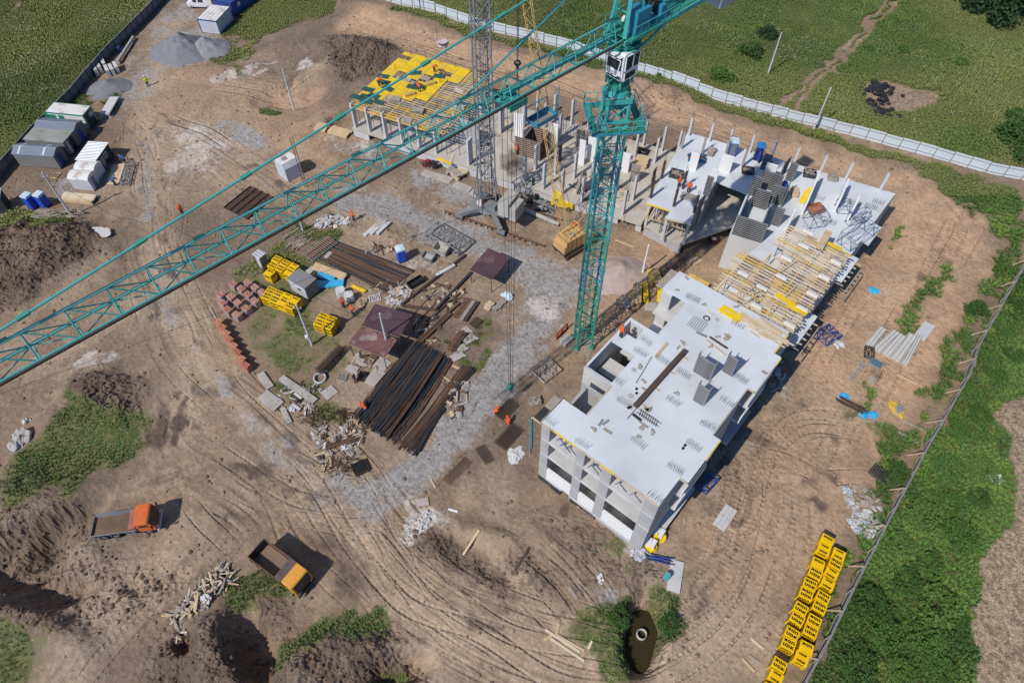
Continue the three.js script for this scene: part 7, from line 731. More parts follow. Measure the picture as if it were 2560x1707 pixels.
function debris(name, label, cat, p, rx, rz, n, mats, o = {}) { const T = thing(name, label, cat, o.y !== undefined ? [p[0], o.y, p[2]] : onG(p), o.t || 0); for (let i = 0; i < n; i++) { const a = rr(0, 6.28), r = Math.sqrt(rnd()), x = Math.cos(a) * r * rx, z = Math.sin(a) * r * rz, y = .03 + (1 - r) * rr(.02, o.h || .4), l = rr(.2, o.l || 1.3), t = rr(0, 3.14), m = pick(mats); if (o.wire) { bar(T, 'wire', m, [x, y, z], [x + Math.cos(t) * l, y + rr(-.1, .5), z + Math.sin(t) * l], .025); } else if (i % 3 === 0) { const k = mesh(T, 'lump', cached('lmp' + i % 5, () => lumpGeo(.35, .22, .3, .6, 1.7, i * 7, 1)), m); k.position.set(x, y - .02, z); k.rotation.y = t * 2; k.scale.setScalar(rr(.5, 1.3)); } else beam(T, 'piece', m, [x - Math.cos(t) * l / 2, y + rr(0, .15), z - Math.sin(t) * l / 2], [x + Math.cos(t) * l / 2, y + rr(0, .15), z + Math.sin(t) * l / 2], rr(.06, o.w || .3), .05); } return T; }
for (const [n, l, c, p, rx, ry, rz, m, o] of [['plastic_sheet', 'flat white plastic sheet in the dark spoil', 'plastic sheet', [-55.74,0,-66.69], 1.5, .05, 1.1, M.bag, { rough: .4 }], ['torn_sheet', 'torn yellow and grey sheet on weeds by the strutted grey fence', 'sheet', [43.15,0,-39.64], .7, .2, 1.2, plain([.6, .4, .05], .7), { rough: .5, t: .3 }], ['torn_sheet', 'grey rag over the torn yellow sheet', 'sheet', [43.3,0,-39.83], .6, .25, .8, plain([.25, .26, .28], .8), { rough: .7 }], ['tarp', 'light blue tarp end on the steel bar bundle', 'tarp', [39.77,0,-38.98], 1.0, .25, .6, M.tarp, { rough: .6 }], ['tarp', 'small light blue tarp knot at the head of the bar bundle', 'tarp', [37.59,0,-41.27], .7, .3, .6, M.tarp, { rough: .6 }], ['plastic_scrap', 'crushed blue plastic scrap on the sandy track', 'plastic', [46.37,0,-57.3], .6, .2, .5, M.tarp, { rough: .7 }], ['plastic_scrap', 'crumpled white scrap on the sandy track', 'plastic', [39.2,0,-48.76], .5, .15, .7, M.bag, { rough: .8 }], ['plastic_scrap', 'white rag tangled in the bushes', 'rag', [50.82,0,-31.11], 1.1, .5, .5, M.bag, { rough: .8 }], ['plastic_scrap', 'white scrap in the wheel ruts', 'rag', [8.47,0,-20.76], .35, .2, .4, M.bag, { rough: .8 }], ['plastic_scrap', 'grey-blue cloth on the slope by the roof block', 'rag', [0.39,0,-34.02], .8, .2, .9, M.bag, { rough: .8 }], ['boulder', 'largest grey boulder at the foot of the green slope', 'boulder', [-53.34,0,-36.14], 1.0, .9, .9, M.precast, { rough: .35 }], ['boulder', 'pale angular boulder at the foot of the green slope', 'boulder', [-53.7,0,-35.16], .8, .6, .7, M.conc, { rough: .4 }], ['boulder', 'small pale boulder on the green slope', 'boulder', [-53.83,0,-38.05], .4, .4, .4, M.concLight, { rough: .4 }], ['plastic_scrap', 'blue-white film scraps under the small maroon shed', 'rag', [-0.48,0,-56.32], .8, .4, .6, plain([.5, .62, .7], .6), { rough: .8 }]]) lumpThing(n, l, c, p, rx, ry, rz, m, o);
// scrap timber pile
{ const c = onG([-29.12,0,-18.95]), T = thing('scrap_wood_pile', 'sprawling heap of broken grey boards beside the amber truck', 'scrap wood', c, 0); for (let i = 0; i < 130; i++) { const u = rr(-1, 1), v = rr(-1, 1), x = u * 2.0 + v * .7, z = -u * 2.5 + v * 1.1, y = .06 + Math.max(0, 1 - u * u - v * v * .7) * rr(.1, .8), a = rr(0, 6.28), l = rr(.5, 1.6); beam(T, 'broken_board', pick([M.oldBoard, M.timberGrey, M.timberPale, M.plank, M.oldBoard]), [x - Math.cos(a) * l / 2, y + rr(-.05, .25), z - Math.sin(a) * l / 2], [x + Math.cos(a) * l / 2, y + rr(-.05, .25), z + Math.sin(a) * l / 2], rr(.08, .2), .05); } mesh(T, 'white_rag', lumpGeo(.5, .3, .4, .7, 2, 4, 2), M.bag).position.set(.6, .7, .2); }
{ const c = onG([-29.02,0,-66]), T = thing('split_log_pile', 'loose pile of split logs and poles on grass', 'logs', c, 0); for (let i = 0; i < 40; i++) { const a = .95 + rr(-.25, .25), x = rr(-1.2, 1.2), z = rr(-1.4, 1.4), l = rr(1.2, 2.8); bar(T, 'log', pick([M.timberGrey, M.oldBoard, M.timber]), [x - Math.cos(a) * l / 2, rr(.05, .4), z + Math.sin(a) * l / 2], [x + Math.cos(a) * l / 2, rr(.05, .4), z - Math.sin(a) * l / 2], rr(.03, .07)); } }
{ const c = onG([-63.11,0,-70.59]), T = thing('scrap_wood_pile', 'low pile of weathered sticks around the pole by the wagon', 'scrap wood', c, 0); for (let i = 0; i < 45; i++) { const x = rr(-3, 3), z = rr(-.8, .8), a = rr(-.6, .6), l = rr(.8, 2.2); beam(T, 'stick', pick([M.oldBoard, M.timberGrey]), [x - Math.cos(a) * l / 2, rr(.05, .4), z - Math.sin(a) * l / 2], [x + Math.cos(a) * l / 2, rr(.05, .4), z + Math.sin(a) * l / 2], .12, .06); } }
bundle('steel bar bundle beneath the light blue tarp near the strutted grey fence', onG([37.04,0,-40.78]), onG([39.34,0,-39.16]), 16, .4, M.rustDark, { name: 'bar_bundle', cat: 'bars' }); bundle('blue-painted steel bars under a board near the roof block corner', onG([13.39,0,-22.79]), onG([15.38,0,-22.43]), 12, .3, M.bluePaint, { name: 'bar_bundle', cat: 'bars' }); bundle('light blue pipe pair standing against the roof block front', onG([2.07,0,-38.6]), onG([2.16,0,-34.55]), 2, .12, plain([.12, .35, .5], .5), { name: 'pipe_pair', cat: 'pipe' }); bundle('rusty mixed scrap lengths by the tip of the rebar yard', onG([-20.12,0,-34.9]), onG([-16.99,0,-36.14]), 14, .5, M.rust, { name: 'bar_bundle', cat: 'bars' }); bundle('concrete pipes lying along the rail behind the rail crane', onG([1.56,0,-72.29]), onG([6.08,0,-69.17]), 3, .5, M.ballast, { name: 'concrete_pipes', cat: 'pipe', tr: .3, loose: .1 });
{ const R = rect([[5.78,-72.73],[8.19,-71.94],[8.54,-73.33]]), T = thing('yellow_machine', 'yellow wheeled machine half hidden behind the crawler crane', 'machine', R.p, R.t); extr(T, 'hood', M.formYellow, [[-1.5, .4], [1.5, .4], [1.5, 1.2], [.2, 1.4], [-.4, 1.9], [-1.5, 1.9]], 1.4, .05); for (const s of [-1, 1]) for (const x of [-1, 1]) wheelAt(T, x, .35, s * .75, .35, .2); box(T, 'window', M.glass, .6, .5, 1.44, -.9, 1.2, 0); }
// black roofing scraps in the meadow
{ const T = thing('roofing_heap', 'heap of torn black roofing felt on bare brown patch in the meadow', 'roofing felt', [0, 0, 0]); const c = [[59.47,-102.93],[60.66,-102.09],[61.77,-102.51],[59.66,-100.43],[60.73,-100.02],[62.57,-101.26],[59.49,-98.4],[60.92,-98.4],[59.33,-96.4],[60.25,-95.62],[58.63,-97.2],[61.61,-101.26],[59.69,-102.09],[58.95,-95.23],[62.68,-100.84],[60.05,-97.2]]; for (const [x, z] of c) for (let k = 0; k < 3; k++) { const p = onG([x + rr(-1.8, 1.8), 0, z + rr(-1.6, 1.6)], rr(.02, .2)), m = mesh(T, 'felt_scrap', cached('felt' + k, () => lumpGeo(.6, .25, .45, .9, 2, k * 9, 2)), plain([.02, .021, .026], .7)); m.position.set(...p); m.rotation.y = rr(0, 6); m.scale.setScalar(rr(.6, 1.2)); } }
// ---------- white wall forms by the right track ----------
{ const P = [[[[42.37,-48.67],[43.03,-48.02],[45.19,-50.42]], 'first'], [[[43.12,-48.02],[43.74,-47.28],[46.26,-50.2]], 'second'], [[[43.94,-47.38],[44.64,-46.65],[46.67,-49.86]], 'third'], [[[44.72,-46.65],[45.5,-45.92],[47.76,-49.97]], 'fourth'], [[[45.7,-45.88],[46.23,-45.47],[49.44,-48.96]], 'fifth']]; for (const [c, k] of P) { const R = rect(c), T = thing('wall_form_stack', 'pale steel wall form with ribbed end, ' + k + ' of the row counted from the track edge', 'wall form', R.p, R.t); for (let i = 0; i < 3; i++) { box(T, 'form_sheet', M.concLight, R.w, .1, R.d, 0, .1 + i * .3, 0); for (let x = 0; x < 3; x++) box(T, 'form_rib', M.steel, .06, .18, R.d, -R.w * .4 + x * R.w * .4, .2 + i * .3, 0); } } const R = rect([[48.54,-49.83],[49.44,-48.96],[51.48,-51.16]]), T = thing('wall_form_stack', 'open ribbed grid form leaning behind the row of pale wall forms', 'wall form', R.p, R.t); for (const x of [-.48, 0, .48]) box(T, 'long_rail', M.silver, .08, .4, R.d, x * R.w, .2, 0); for (let i = 0; i < 10; i++) box(T, 'form_rib', M.silver, R.w, .3, .08, 0, .25, -R.d / 2 + R.d * (i + .5) / 10); }
// ---------- things lying on the slabs ----------
const onTop = (p, y) => [p[0], y, p[2]];
{ const a = [11.4,11.6,-32.91], b = [17,11.6,-39.27]; const T = longBeam('long rusty steel beam lying across the roof slab on battens', [a[0], 11.66, a[2]], [b[0], 11.66, b[2]], .5, .34, grain([.085, .06, .05], .3, 4, 4, 2)); for (const t of [.08, .35, .65, .92]) { const x = a[0] + (b[0] - a[0]) * t, z = a[2] + (b[2] - a[2]) * t; box(T, 'batten', M.timber, 1.1, .05, .16, x + .2, 11.602, z + .1, -.7); } }
boards('bright yellow formwork sheets stacked on the roof slab', [[21.17,-44.39],[22.8,-42.85],[23.61,-43.52]], .16, 2, 2, M.yellow, { y: 11.6, name: 'sheet_stack', cat: 'formwork sheets', piece: 'sheet' });
{ const c = [24.93,11.6,-42.45], T = thing('plank_pile', 'scattered pale planks heaped near the far rim of the roof slab', 'planks', [c[0], 11.6, c[2]], F1.t); for (let i = 0; i < 34; i++) { const x = rr(-2.4, 2.4), z = rr(-1, 1) * .9, a = rr(-.15, .15), l = rr(.8, 3); beam(T, 'plank', pick([M.plank, M.timberPale, M.timber]), [x - l / 2, rr(.03, .25), z - a * l / 2], [x + l / 2, rr(.03, .25), z + a * l / 2], .18, .05); } }
for (const [q, m, w, l] of [[[[19.36,-40.65],[20.95,-38.84]], M.timber, .16, 'long light batten behind the shutters on the roof slab'], [[[19.74,-41.09],[21.25,-39.64]], M.rustDark, .2, 'dark stained plank behind the shutters on the roof slab'], [[[18.51,-41.67],[19.44,-41.09]], M.steel, .25, 'grey board beside the wire mesh on the roof slab'], [[[14.01,-38.59],[15.39,-40.33]], M.timber, .3, 'stout timber near the shaft on the roof slab'], [[[20.05,-44.51],[20.52,-43.9]], M.timberPale, .2, 'short pale batten by the yellow sheets on the roof slab'], [[[8.31,-30.65],[8.98,-30.13]], M.timberGrey, .26, 'weathered short board near the front of the roof slab'], [[[11.12,-32.18],[11.82,-31.47]], M.darkSteel, .24, 'dark short board at the end of the long rusty beam'], [[[11.61,-31.41],[12.35,-30.76]], M.timberGrey, .16, 'grey batten beside the rebar ladder piece on the roof slab'], [[[7.88,-30.94],[8.29,-31.58]], M.steel, .2, 'straight grey board of the crossed pair on the roof slab'], [[[8.24,-31.06],[8.85,-31.53]], M.steel, .2, 'slanting grey board of the crossed pair on the roof slab'], [[[12.28,-35.06],[12.7,-34.62]], M.timberGrey, .16, 'short batten beside the round holes on the roof slab'], [[[12.26,-35.1],[12.7,-34.7]], M.timberGrey, .18, 'short grey board beside the drain holes on the roof slab'], [[[23.97,-41.8],[24.62,-41.03]], M.timber, .14, 'brown batten in front of the plank pile'], [[[24.07,-36.97],[24.48,-36.61]], M.oldBoard, .3, 'dark offcut at the balcony rim of the roof slab'], [[[11.78,-35.56],[13.66,-38.65]], M.darkSteel, .04, 'thin dark rod across the roof slab'], [[[10.56,-31.66],[11.48,-32.75]], M.darkSteel, .05, 'thin dark rod by the end of the rusty beam']]) { const T = thing('slab_board', l, 'board', [0, 0, 0]); beam(T, 'board', m, [q[0][0], 11.66, q[0][1]], [q[1][0], 11.67, q[1][1]], w, .08); }
{ const pts = [[10.89,11.6,-32.9], [12.57,11.6,-32.66], [11.78,11.6,-30.71], [12.64,11.6,-30.19], [11.43,11.6,-29.84], [7.43,11.6,-30.47], [11.7,11.6,-37.09], [12.33,11.6,-37.39], [12.54,11.6,-35.8], [15.54,11.6,-34.36], [10.87,11.6,-32.86], [12.55,11.6,-32.64], [11.1,11.6,-34.14], [21.33,11.6,-40.84], [20.56,11.6,-41.09], [19.54,11.6,-39.89], [18.65,11.6,-48.94], [23.11,11.6,-44.99], [20.85,11.6,-43.3], [16.95,11.6,-40.27], [16.42,11.6,-39.77], [19.98,11.6,-45.19], [17.38,11.6,-47.28], [21.59,11.6,-41.16]]; pts.forEach((p, i) => { const T = thing('slab_offcut', 'small grey offcut lying loose on the roof slab', 'offcut', [p[0], 11.61, p[2]], rr(0, 3), 'offcuts on the roof slab'); box(T, 'piece', i % 3 ? M.timberGrey : M.conc, rr(.3, .6), .1, rr(.2, .45), 0, 0, 0); if (i % 2) box(T, 'piece', M.oldBoard, .5, .06, .12, .2, .1, .05, .7); }); }
{ const p = [19.84,11.6,-43.46], T = thing('cable_coil', 'small black cable coil on the roof slab beside the wire mesh', 'cable coil', [p[0], 11.63, p[2]]); for (let i = 0; i < 3; i++) { const r = mesh(T, 'cable_loop', new THREE.TorusGeometry(.26 + i * .03, .03, 6, 24), M.black); r.rotation.x = Math.PI / 2; r.position.y = i * .02; } }
for (const p of [[11.76,11.6,-34.93], [11.71,11.6,-34.44], [15.44,11.6,-28.96], [15.22,11.6,-28.66]]) { const T = thing('pipe_sleeve', 'short black pipe sleeve set into the roof slab', 'pipe sleeve', [p[0], 11.6, p[2]], 0, 'pipe sleeves in the roof slab'); mesh(T, 'sleeve', cached('sl', () => { const g = new THREE.CylinderGeometry(.12, .12, .12, 14); g.translate(0, .06, 0); return g; }), M.black); }
{ const c = [12.52,11.6,-31.76], T = thing('rebar_spiral', 'rusty ladder-like rebar piece on the roof slab', 'rebar', [c[0], 11.63, c[2]], F1.t); for (let i = 0; i < 9; i++) bar(T, 'tie', M.rustDark, [i * .22 - 1, .03, -.4], [i * .22 - .8, .12, .4], .025); for (const z of [-.2, .2]) bar(T, 'long_bar', M.rustDark, [-1.2, .1, z], [1.2, .1, z], .025); }
{ const p2 = (label, c, n, m, o = {}) => boards(label, c, .4, n, 2, m, { y: 5.92, ...o }); p2('blue-topped bundle of steel props on the raised slab', [[24.09,-75.4],[26.35,-75.16],[26.73,-76.47]], 6, [plain([.03, .14, .3], .6), M.rustDark], { name: 'prop_bundle', cat: 'props', piece: 'prop' }); p2('bundle of grey steel props on the raised slab by a worker', [[21.84,-67.92],[23.6,-67.11],[24.01,-68.06]], 6, [M.steel, M.timberGrey], { name: 'prop_bundle', cat: 'props', piece: 'prop' }); p2('stack of weathered boards on the raised slab near the pale-roofed toilet', [[26.76,-76.63],[27.6,-76.3],[28.68,-77.63]], 6, [M.oldBoard, M.timberGrey], { jit: 3 }); p2('long tan planks piled at the rim of the joist deck', [[35.31,-56.2],[37.23,-59.03],[37.86,-58.48]], 6, [M.timber, M.plank], { y: 8.6 }); p2('yellow beam crate on the raised slab beside the core', [[37.12,-67.27],[37.74,-66.81],[39.33,-69.64]], 4, M.formYellow); p2('short blue steel cassette on the raised slab beside the core', [[35.34,-68.68],[35.84,-68.53],[36.92,-70.77]], 3, M.bluePaint); p2('tan plywood box lids on the raised slab beside the yellow crate', [[36.4,-68.21],[37.21,-68.05],[37.83,-69.64]], 3, M.timber); p2('dark leaning boards bundle on the raised slab rear rim', [[34.58,-73.25],[35.62,-73.72],[36.91,-76.14]], 6, [M.darkSteel, M.oldBoard], { jit: 3 }); boards('sand-coloured formwork sheets stacked on the column slab by the shaft form', [[17.54,-79.36],[19.28,-78.77],[20.47,-80.57]], .8, 5, 4, [M.timber, M.plank], { y: 1.72 }); boards('black sheet stack on the column slab by the sand-coloured sheets', [[18.31,-82.74],[19.93,-81.92],[20.66,-83.05]], .15, 3, 1, M.black, { y: 1.72 }); boards('plywood sheets lying by the front columns of the column slab', [[14.82,-72.24],[16.04,-72.05],[16.89,-74.27]], .15, 3, 1, [M.timber, M.timberGrey], { y: 1.72 }); boards('yellow beam row at the edge of the column slab by the rail crane', [[-11.14,-81.15],[-8.93,-79.72],[-8.67,-80.05]], .2, 2, 1, M.formYellow, { y: 1.72 }); boards('stacked boards at the edge of the column slab', [[-8.99,-79.64],[-7.94,-78.35],[-6.76,-80.51]], .9, 6, 3, [M.timber, M.timberGrey], {}); boards('yellow formwork plate lying beside the white bulk bags', [[-20.53,-57.61],[-18.73,-56.64],[-18.5,-57]], .2, 2, 2, M.yellow, { name: 'sheet_stack', cat: 'formwork sheets', piece: 'sheet' }); boards('rusty plates and pallets on grass beside the small maroon shed', [[-7.38,-52.85],[-5.89,-55.91],[-4.21,-54.96]], .2, 4, 1, [M.rustDark, M.rust, M.oldBoard]); boards('rusty plates and pallets on grass beside the pale paving plates', [[-7.82,-47.97],[-6.39,-50.81],[-5.48,-50.15]], .2, 4, 1, [M.rustDark, M.rust]); boards('wooden pallet and sheet pile by the small maroon shed', [[-3.64,-54.32],[-2.91,-53.85],[-2.2,-55.03]], .3, 3, 2, M.timber); boards('grey corrugated sheets by the small maroon shed', [[-2.56,-54.25],[-2.01,-53.78],[-0.75,-55.43]], .2, 4, 1, M.oldBoard); boards('rusty brown plate near the green strip', [[-5.27,-51.71],[-4.45,-51.04],[-3.59,-52.17]], .15, 2, 1, M.rustDark); }
{ const c = [[-5.86,-50.67],[-5.11,-49.56],[-6.27,-48.04],[-6.48,-46.97]]; c.forEach((p, i) => { const T = thing('paving_plate', 'pale square paving plate in the file through the green strip', 'paving plate', onG([p[0], 0, p[1]]), .55, 'paving plates in the green strip'); box(T, 'plate', M.precast, 1.6, .1, 1.0, 0, .02, 0, rr(-.2, .2)); box(T, 'chipped_edge', M.conc, .3, .08, .3, .8, .02, .4, .5); }); }

Object.assign(M, { tarpGrey: plain([.4, .44, .48], .6), redPaint: plain([.3, .03, .03], .6) });
debris('debris_heap', 'pale debris heap of boards and film by the strutted grey fence', 'debris', [35.84,0,-28.93], 2.0, 1.6, 60, [M.oldBoard, M.timberGrey, M.ballast, M.bag, M.tarpGrey], { t: -.6 });
debris('debris_heap', 'square pale debris heap near the long pallet row', 'debris', [35.62,0,-26.3], 1.6, 1.4, 50, [M.oldBoard, M.ballast, M.bag, M.tarpGrey], { });
debris('rubble_heap', 'pale cement rubble at the gravel bend', 'rubble', [-9.3,0,-26.3], 1.7, 1.2, 45, [M.concLight, M.bag, M.conc], { t: .5, l: .7, w: .5 });
debris('rubble_heap', 'rough white concrete lumps at the end of the steel fan', 'rubble', [-14.3,0,-56.32], 2.0, 1.3, 45, [M.precast, M.concLight, M.conc], { t: .7, l: .9, w: .6, h: .6 });
debris('wire_tangle', 'rust-brown wire tangle by the narrow slabs', 'wire', [-21.58,0,-38.88], 1.8, 1.3, 90, [M.rustDark, M.rust], { wire: 1, h: .6 });
debris('wire_tangle', 'rust-brown wire tangle at the tip of the rebar yard', 'wire', [-17.98,0,-32.86], 1.4, 1.2, 80, [M.rustDark, M.rust], { wire: 1, h: .6 });
debris('wire_tangle', 'smaller brown wire tangle beside the concrete pads', 'wire', [-18.88,0,-39.26], .9, .8, 50, [M.rustDark, M.rust], { wire: 1, h: .4 });
debris('junk_pile', 'dark green tarpaulin over machinery by the rail crane', 'tarp', [3.24,0,-74.5], 2.2, 1.5, 50, [M.plyGreen, M.darkSteel, M.black, M.greyPaint], { h: 1, w: .8 });
debris('junk_pile', 'grey metal scrap by the rail crane tracks', 'scrap', [4.84,0,-72.29], 1.6, 1.0, 45, [M.greyPaint, M.darkSteel, M.steel], { h: .6 });
debris('plastic_scrap', 'white rags and film by the roof block corner', 'rag', [12.45,0,-23.21], .9, .5, 20, [M.bag, M.tarpGrey], { l: .5 });
debris('rubble_heap', 'red and black junk at the column slab corner', 'scrap', [-12.21,0,-82.55], 1.4, .9, 35, [M.rustDark, M.black, M.redPaint], { h: .8 });
debris('black_crates', 'black stacked crates at the column slab corner', 'crates', [-11.1,0,-82.21], 1, .8, 22, [M.black, M.darkSteel], { h: .8, w: .7, l: .8 });
debris('plastic_heap', 'heap of crumpled white plastic by the gravel strip', 'plastic', [-25,0,-69.76], 2.2, 1.3, 50, [M.bag, M.tarpGrey, M.timberPale], { h: .5, w: .7 });
debris('site_litter', 'bricks, boards and lumps littered along the narrow slabs', 'litter', [-23.58,0,-40.97], 3.4, 2.2, 60, [M.precast, M.oldBoard, M.rustDark, M.bag]);
debris('site_litter', 'scraps and stones scattered at the tip of the rebar yard', 'litter', [-19.05,0,-36.14], 3, 1.6, 60, [M.precast, M.oldBoard, M.rustDark, M.bag]);
debris('site_litter', 'timber and film litter along the foot of the roof block', 'litter', [30.45,0,-44.35], 1.5, 3, 40, [M.bag, M.tarpGrey, M.oldBoard]);
for (const [p, rx, rz, n, l] of [[[-8.5,0,-56.32], 3.2, 2.2, 50, 'rusty offcuts and sticks littered among the pipes'], [[-10.31,0,-50.97], 1.8, 2.4, 34, 'splintered timber and rust scraps beside the rusty pipes'], [[-15.45,0,-57.54], 2.6, 1.2, 36, 'short boards and steel ends at the foot of the steel fan'], [[-6.31,0,-41.56], 1.2, 3.2, 36, 'battens and wire ends strewn along the rusty rebar strip'], [[-17.14,0,-45.99], 2, 1.6, 30, 'tools and wood scraps under the worn maroon roof'], [[-18.32,0,-64.5], 2.4, .8, 26, 'broken timber ends between steel fan and lintels'], [[-17.16,0,-37.4], 1.6, 1.4, 36, 'wire ends and stones at the foot of the main rebar pile'], [[-18.7,0,-33.54], 2.6, 1.2, 36, 'rusty scrap strewn at the lane corner']]) debris('site_litter', l, 'litter', p, rx, rz, n, [M.rust, M.rustDark, M.oldBoard, M.timber, M.precast], { h: .2, l: 1.6, w: .2 });
M.bark = grain([.07, .05, .035], .3, 5, 4, 1);
// ---------- vegetation and loose soil ----------
const leafMat = (rgb, o = {}) => { const m = new THREE.MeshStandardMaterial({ roughness: .85, side: THREE.DoubleSide, ...o }); m.color.setRGB(...rgb); return m; };
function tuftGeo(n, h, spread, w) { const P = [], I = []; for (let i = 0; i < n; i++) { const a = i / n * 6.28 + rr(-.4, .4), b = rr(.05, .3) * spread, x = Math.cos(a) * b, z = Math.sin(a) * b, tx = x + Math.cos(a) * rr(.4, 1) * spread, tz = z + Math.sin(a) * rr(.4, 1) * spread, hh = h * rr(.55, 1), sx = -Math.sin(a) * w, sz = Math.cos(a) * w, k = P.length / 3; P.push(x - sx * .5, 0, z - sz * .5, x + sx * .5, 0, z + sz * .5, (x + tx) / 2 - sx, hh * .75, (z + tz) / 2 - sz, (x + tx) / 2 + sx, hh * .75, (z + tz) / 2 + sz, tx, hh, tz); I.push(k, k + 1, k + 2, k + 1, k + 3, k + 2, k + 2, k + 3, k + 4); } const g = new THREE.BufferGeometry(); g.setAttribute('position', new THREE.Float32BufferAttribute(P, 3)); g.setIndex(I); g.computeVertexNormals(); return g; }
const spots = { meadow: [], lush: [], flower: [], clod: [] };
for (let z = -140; z < -7; z += .36) for (let x = -106; x < 106; x += .36) {
  const px = x + rr(-.18, .18), pz = z + rr(-.18, .18), vis = Math.abs(px) < 10 + .78 * Math.hypot(66, pz) * .98; if (!vis) continue;
  const gs = maskAt('grass', px + (vn(px * .5, pz * .5) - .5) * 1.6, pz + (vn(px * .5 + 50, pz * .5 + 3) - .5) * 1.6);
  if (gs > .2) { const g = gs + (fbm(px * .45 + 30, pz * .45, 3) - .5) * .9; const belt = pz > -75 && px > 24, lush = belt || pz > -60; if (g > (lush && !belt ? rr(.5, .95) : rr(.38, .75))) { spots[lush ? 'lush' : 'meadow'].push([px, pz]); if (!lush && maskAt('flower', px, pz) > rr(.2, 2.6) && vn(px * .25, pz * .25) > .45) { for (let k = 0; k < 3; k++) spots.flower.push([px + rr(-.3, .3), pz + rr(-.3, .3)]); } } }
  const q = maskAt('rough', px, pz); if (q > .15 && gs < .5 && rnd() < q * .75) spots.clod.push([px, pz]); else if (gs < .2 && rnd() < .06) spots.clod.push([px, pz]);
}
function scatter(name, label, category, geo, mat, list, size, tint) {
  const m = new THREE.InstancedMesh(geo, mat, list.length), M4 = new THREE.Matrix4(), q = new THREE.Quaternion(), s = V(1, 1, 1), c = new THREE.Color(); m.name = name; m.castShadow = m.receiveShadow = true;
  list.forEach(([x, z], i) => { const k = size(x, z); q.setFromAxisAngle(UPV, rr(0, 6.28)); s.set(k[0], k[1], k[0]); M4.compose(V(x, relief(x, z) + (k[2] || 0), z), q, s); m.setMatrixAt(i, M4); const t = tint(x, z); c.setRGB(t[0], t[1], t[2]); m.setColorAt(i, c); });
  tag(m, label, category, null, 'stuff'); scene.add(m);
}
const lerp3 = (a, b, t) => a.map((v, i) => v + (b[i] - v) * t);
scatter('meadow_grass', 'tall uneven meadow grass beyond the fences', 'grass', tuftGeo(9, .4, .3, .028), leafMat([1, 1, 1]), spots.meadow, (x, z) => { const k = .8 + 1.1 * vn(x * .15, z * .15) * rr(.6, 1.2); return [k, k * (.55 + .8 * vn(x * .08 + 9, z * .08))]; }, (x, z) => { const f = vn(x * .07 + 4, z * .07), d = vn(x * .4, z * .4), y = x < 0 ? .25 : 0; const dry = sm(.55, .8, fbm(x * .05 + 31, z * .05, 3)) * .7; return lerp3(lerp3(lerp3([.11, .18, .048], [.33, .3, .14], dry), [.25, .28, .09], sm(.3, .75, f) * .75 + y), [.24, .28, .06], d > .78 ? .45 : rr(0, .2)); });
scatter('weed_cover', 'dense broad-leaved weeds along the strutted grey fence and on spoil', 'weeds', tuftGeo(13, .5, .42, .05), leafMat([1, 1, 1]), spots.lush, (x, z) => { const dense = x > 24 && z > -75; const k = (dense ? .95 : .55) * rr(.6, 1.25); return [k, k * (.4 + .9 * vn(x * .22, z * .22))]; }, (x, z) => { const f = fbm(x * .13 + 4, z * .13, 2), d = vn(x * .55, z * .55), belt = x > 24 && z > -75; return lerp3(lerp3(lerp3([.035, .1, .018], [.085, .2, .03], sm(.35, .65, f)), [.18, .28, .045], d > .72 ? .6 : rr(0, .3)), [.14, .15, .06], belt ? rr(0, .2) : rr(.1, .6)); });
const umbel = new THREE.CircleGeometry(.055, 6); umbel.rotateX(-1.3); umbel.translate(0, .55, 0); scatter('meadow_flowers', 'drifts of small white flower heads in the meadow grass', 'flowers', umbel, leafMat([1, 1, 1]), spots.flower, () => [rr(.5, 1.1), rr(.8, 1.4)], () => { const v = rr(.55, .75); return [v, v, v * .85]; });
const rock = (() => { const g = new THREE.IcosahedronGeometry(1, 1), p = g.attributes.position; for (let i = 0; i < p.count; i++) { const x = p.getX(i), y = p.getY(i), z = p.getZ(i), n = .75 + .5 * vn(x * 1.4 + 9, y * 1.4 + z * 1.7 + 5); p.setXYZ(i, x * n, y * n * .75, z * n); } g.computeVertexNormals(); return g; })();
scatter('soil_clods', 'loose clods of earth over the dug ground', 'soil', rock, plainTint(), spots.clod, () => { const k = .03 + .2 * Math.pow(rnd(), 4); return [k, k, .02]; }, (x, z) => { const r = maskAt('rough', x, z) > .2 ? rr(.5, 1.1) : rr(1, 2.2); return [.17 * r, .122 * r, .088 * r]; });
function plainTint() { return new THREE.MeshStandardMaterial({ roughness: 1 }); }
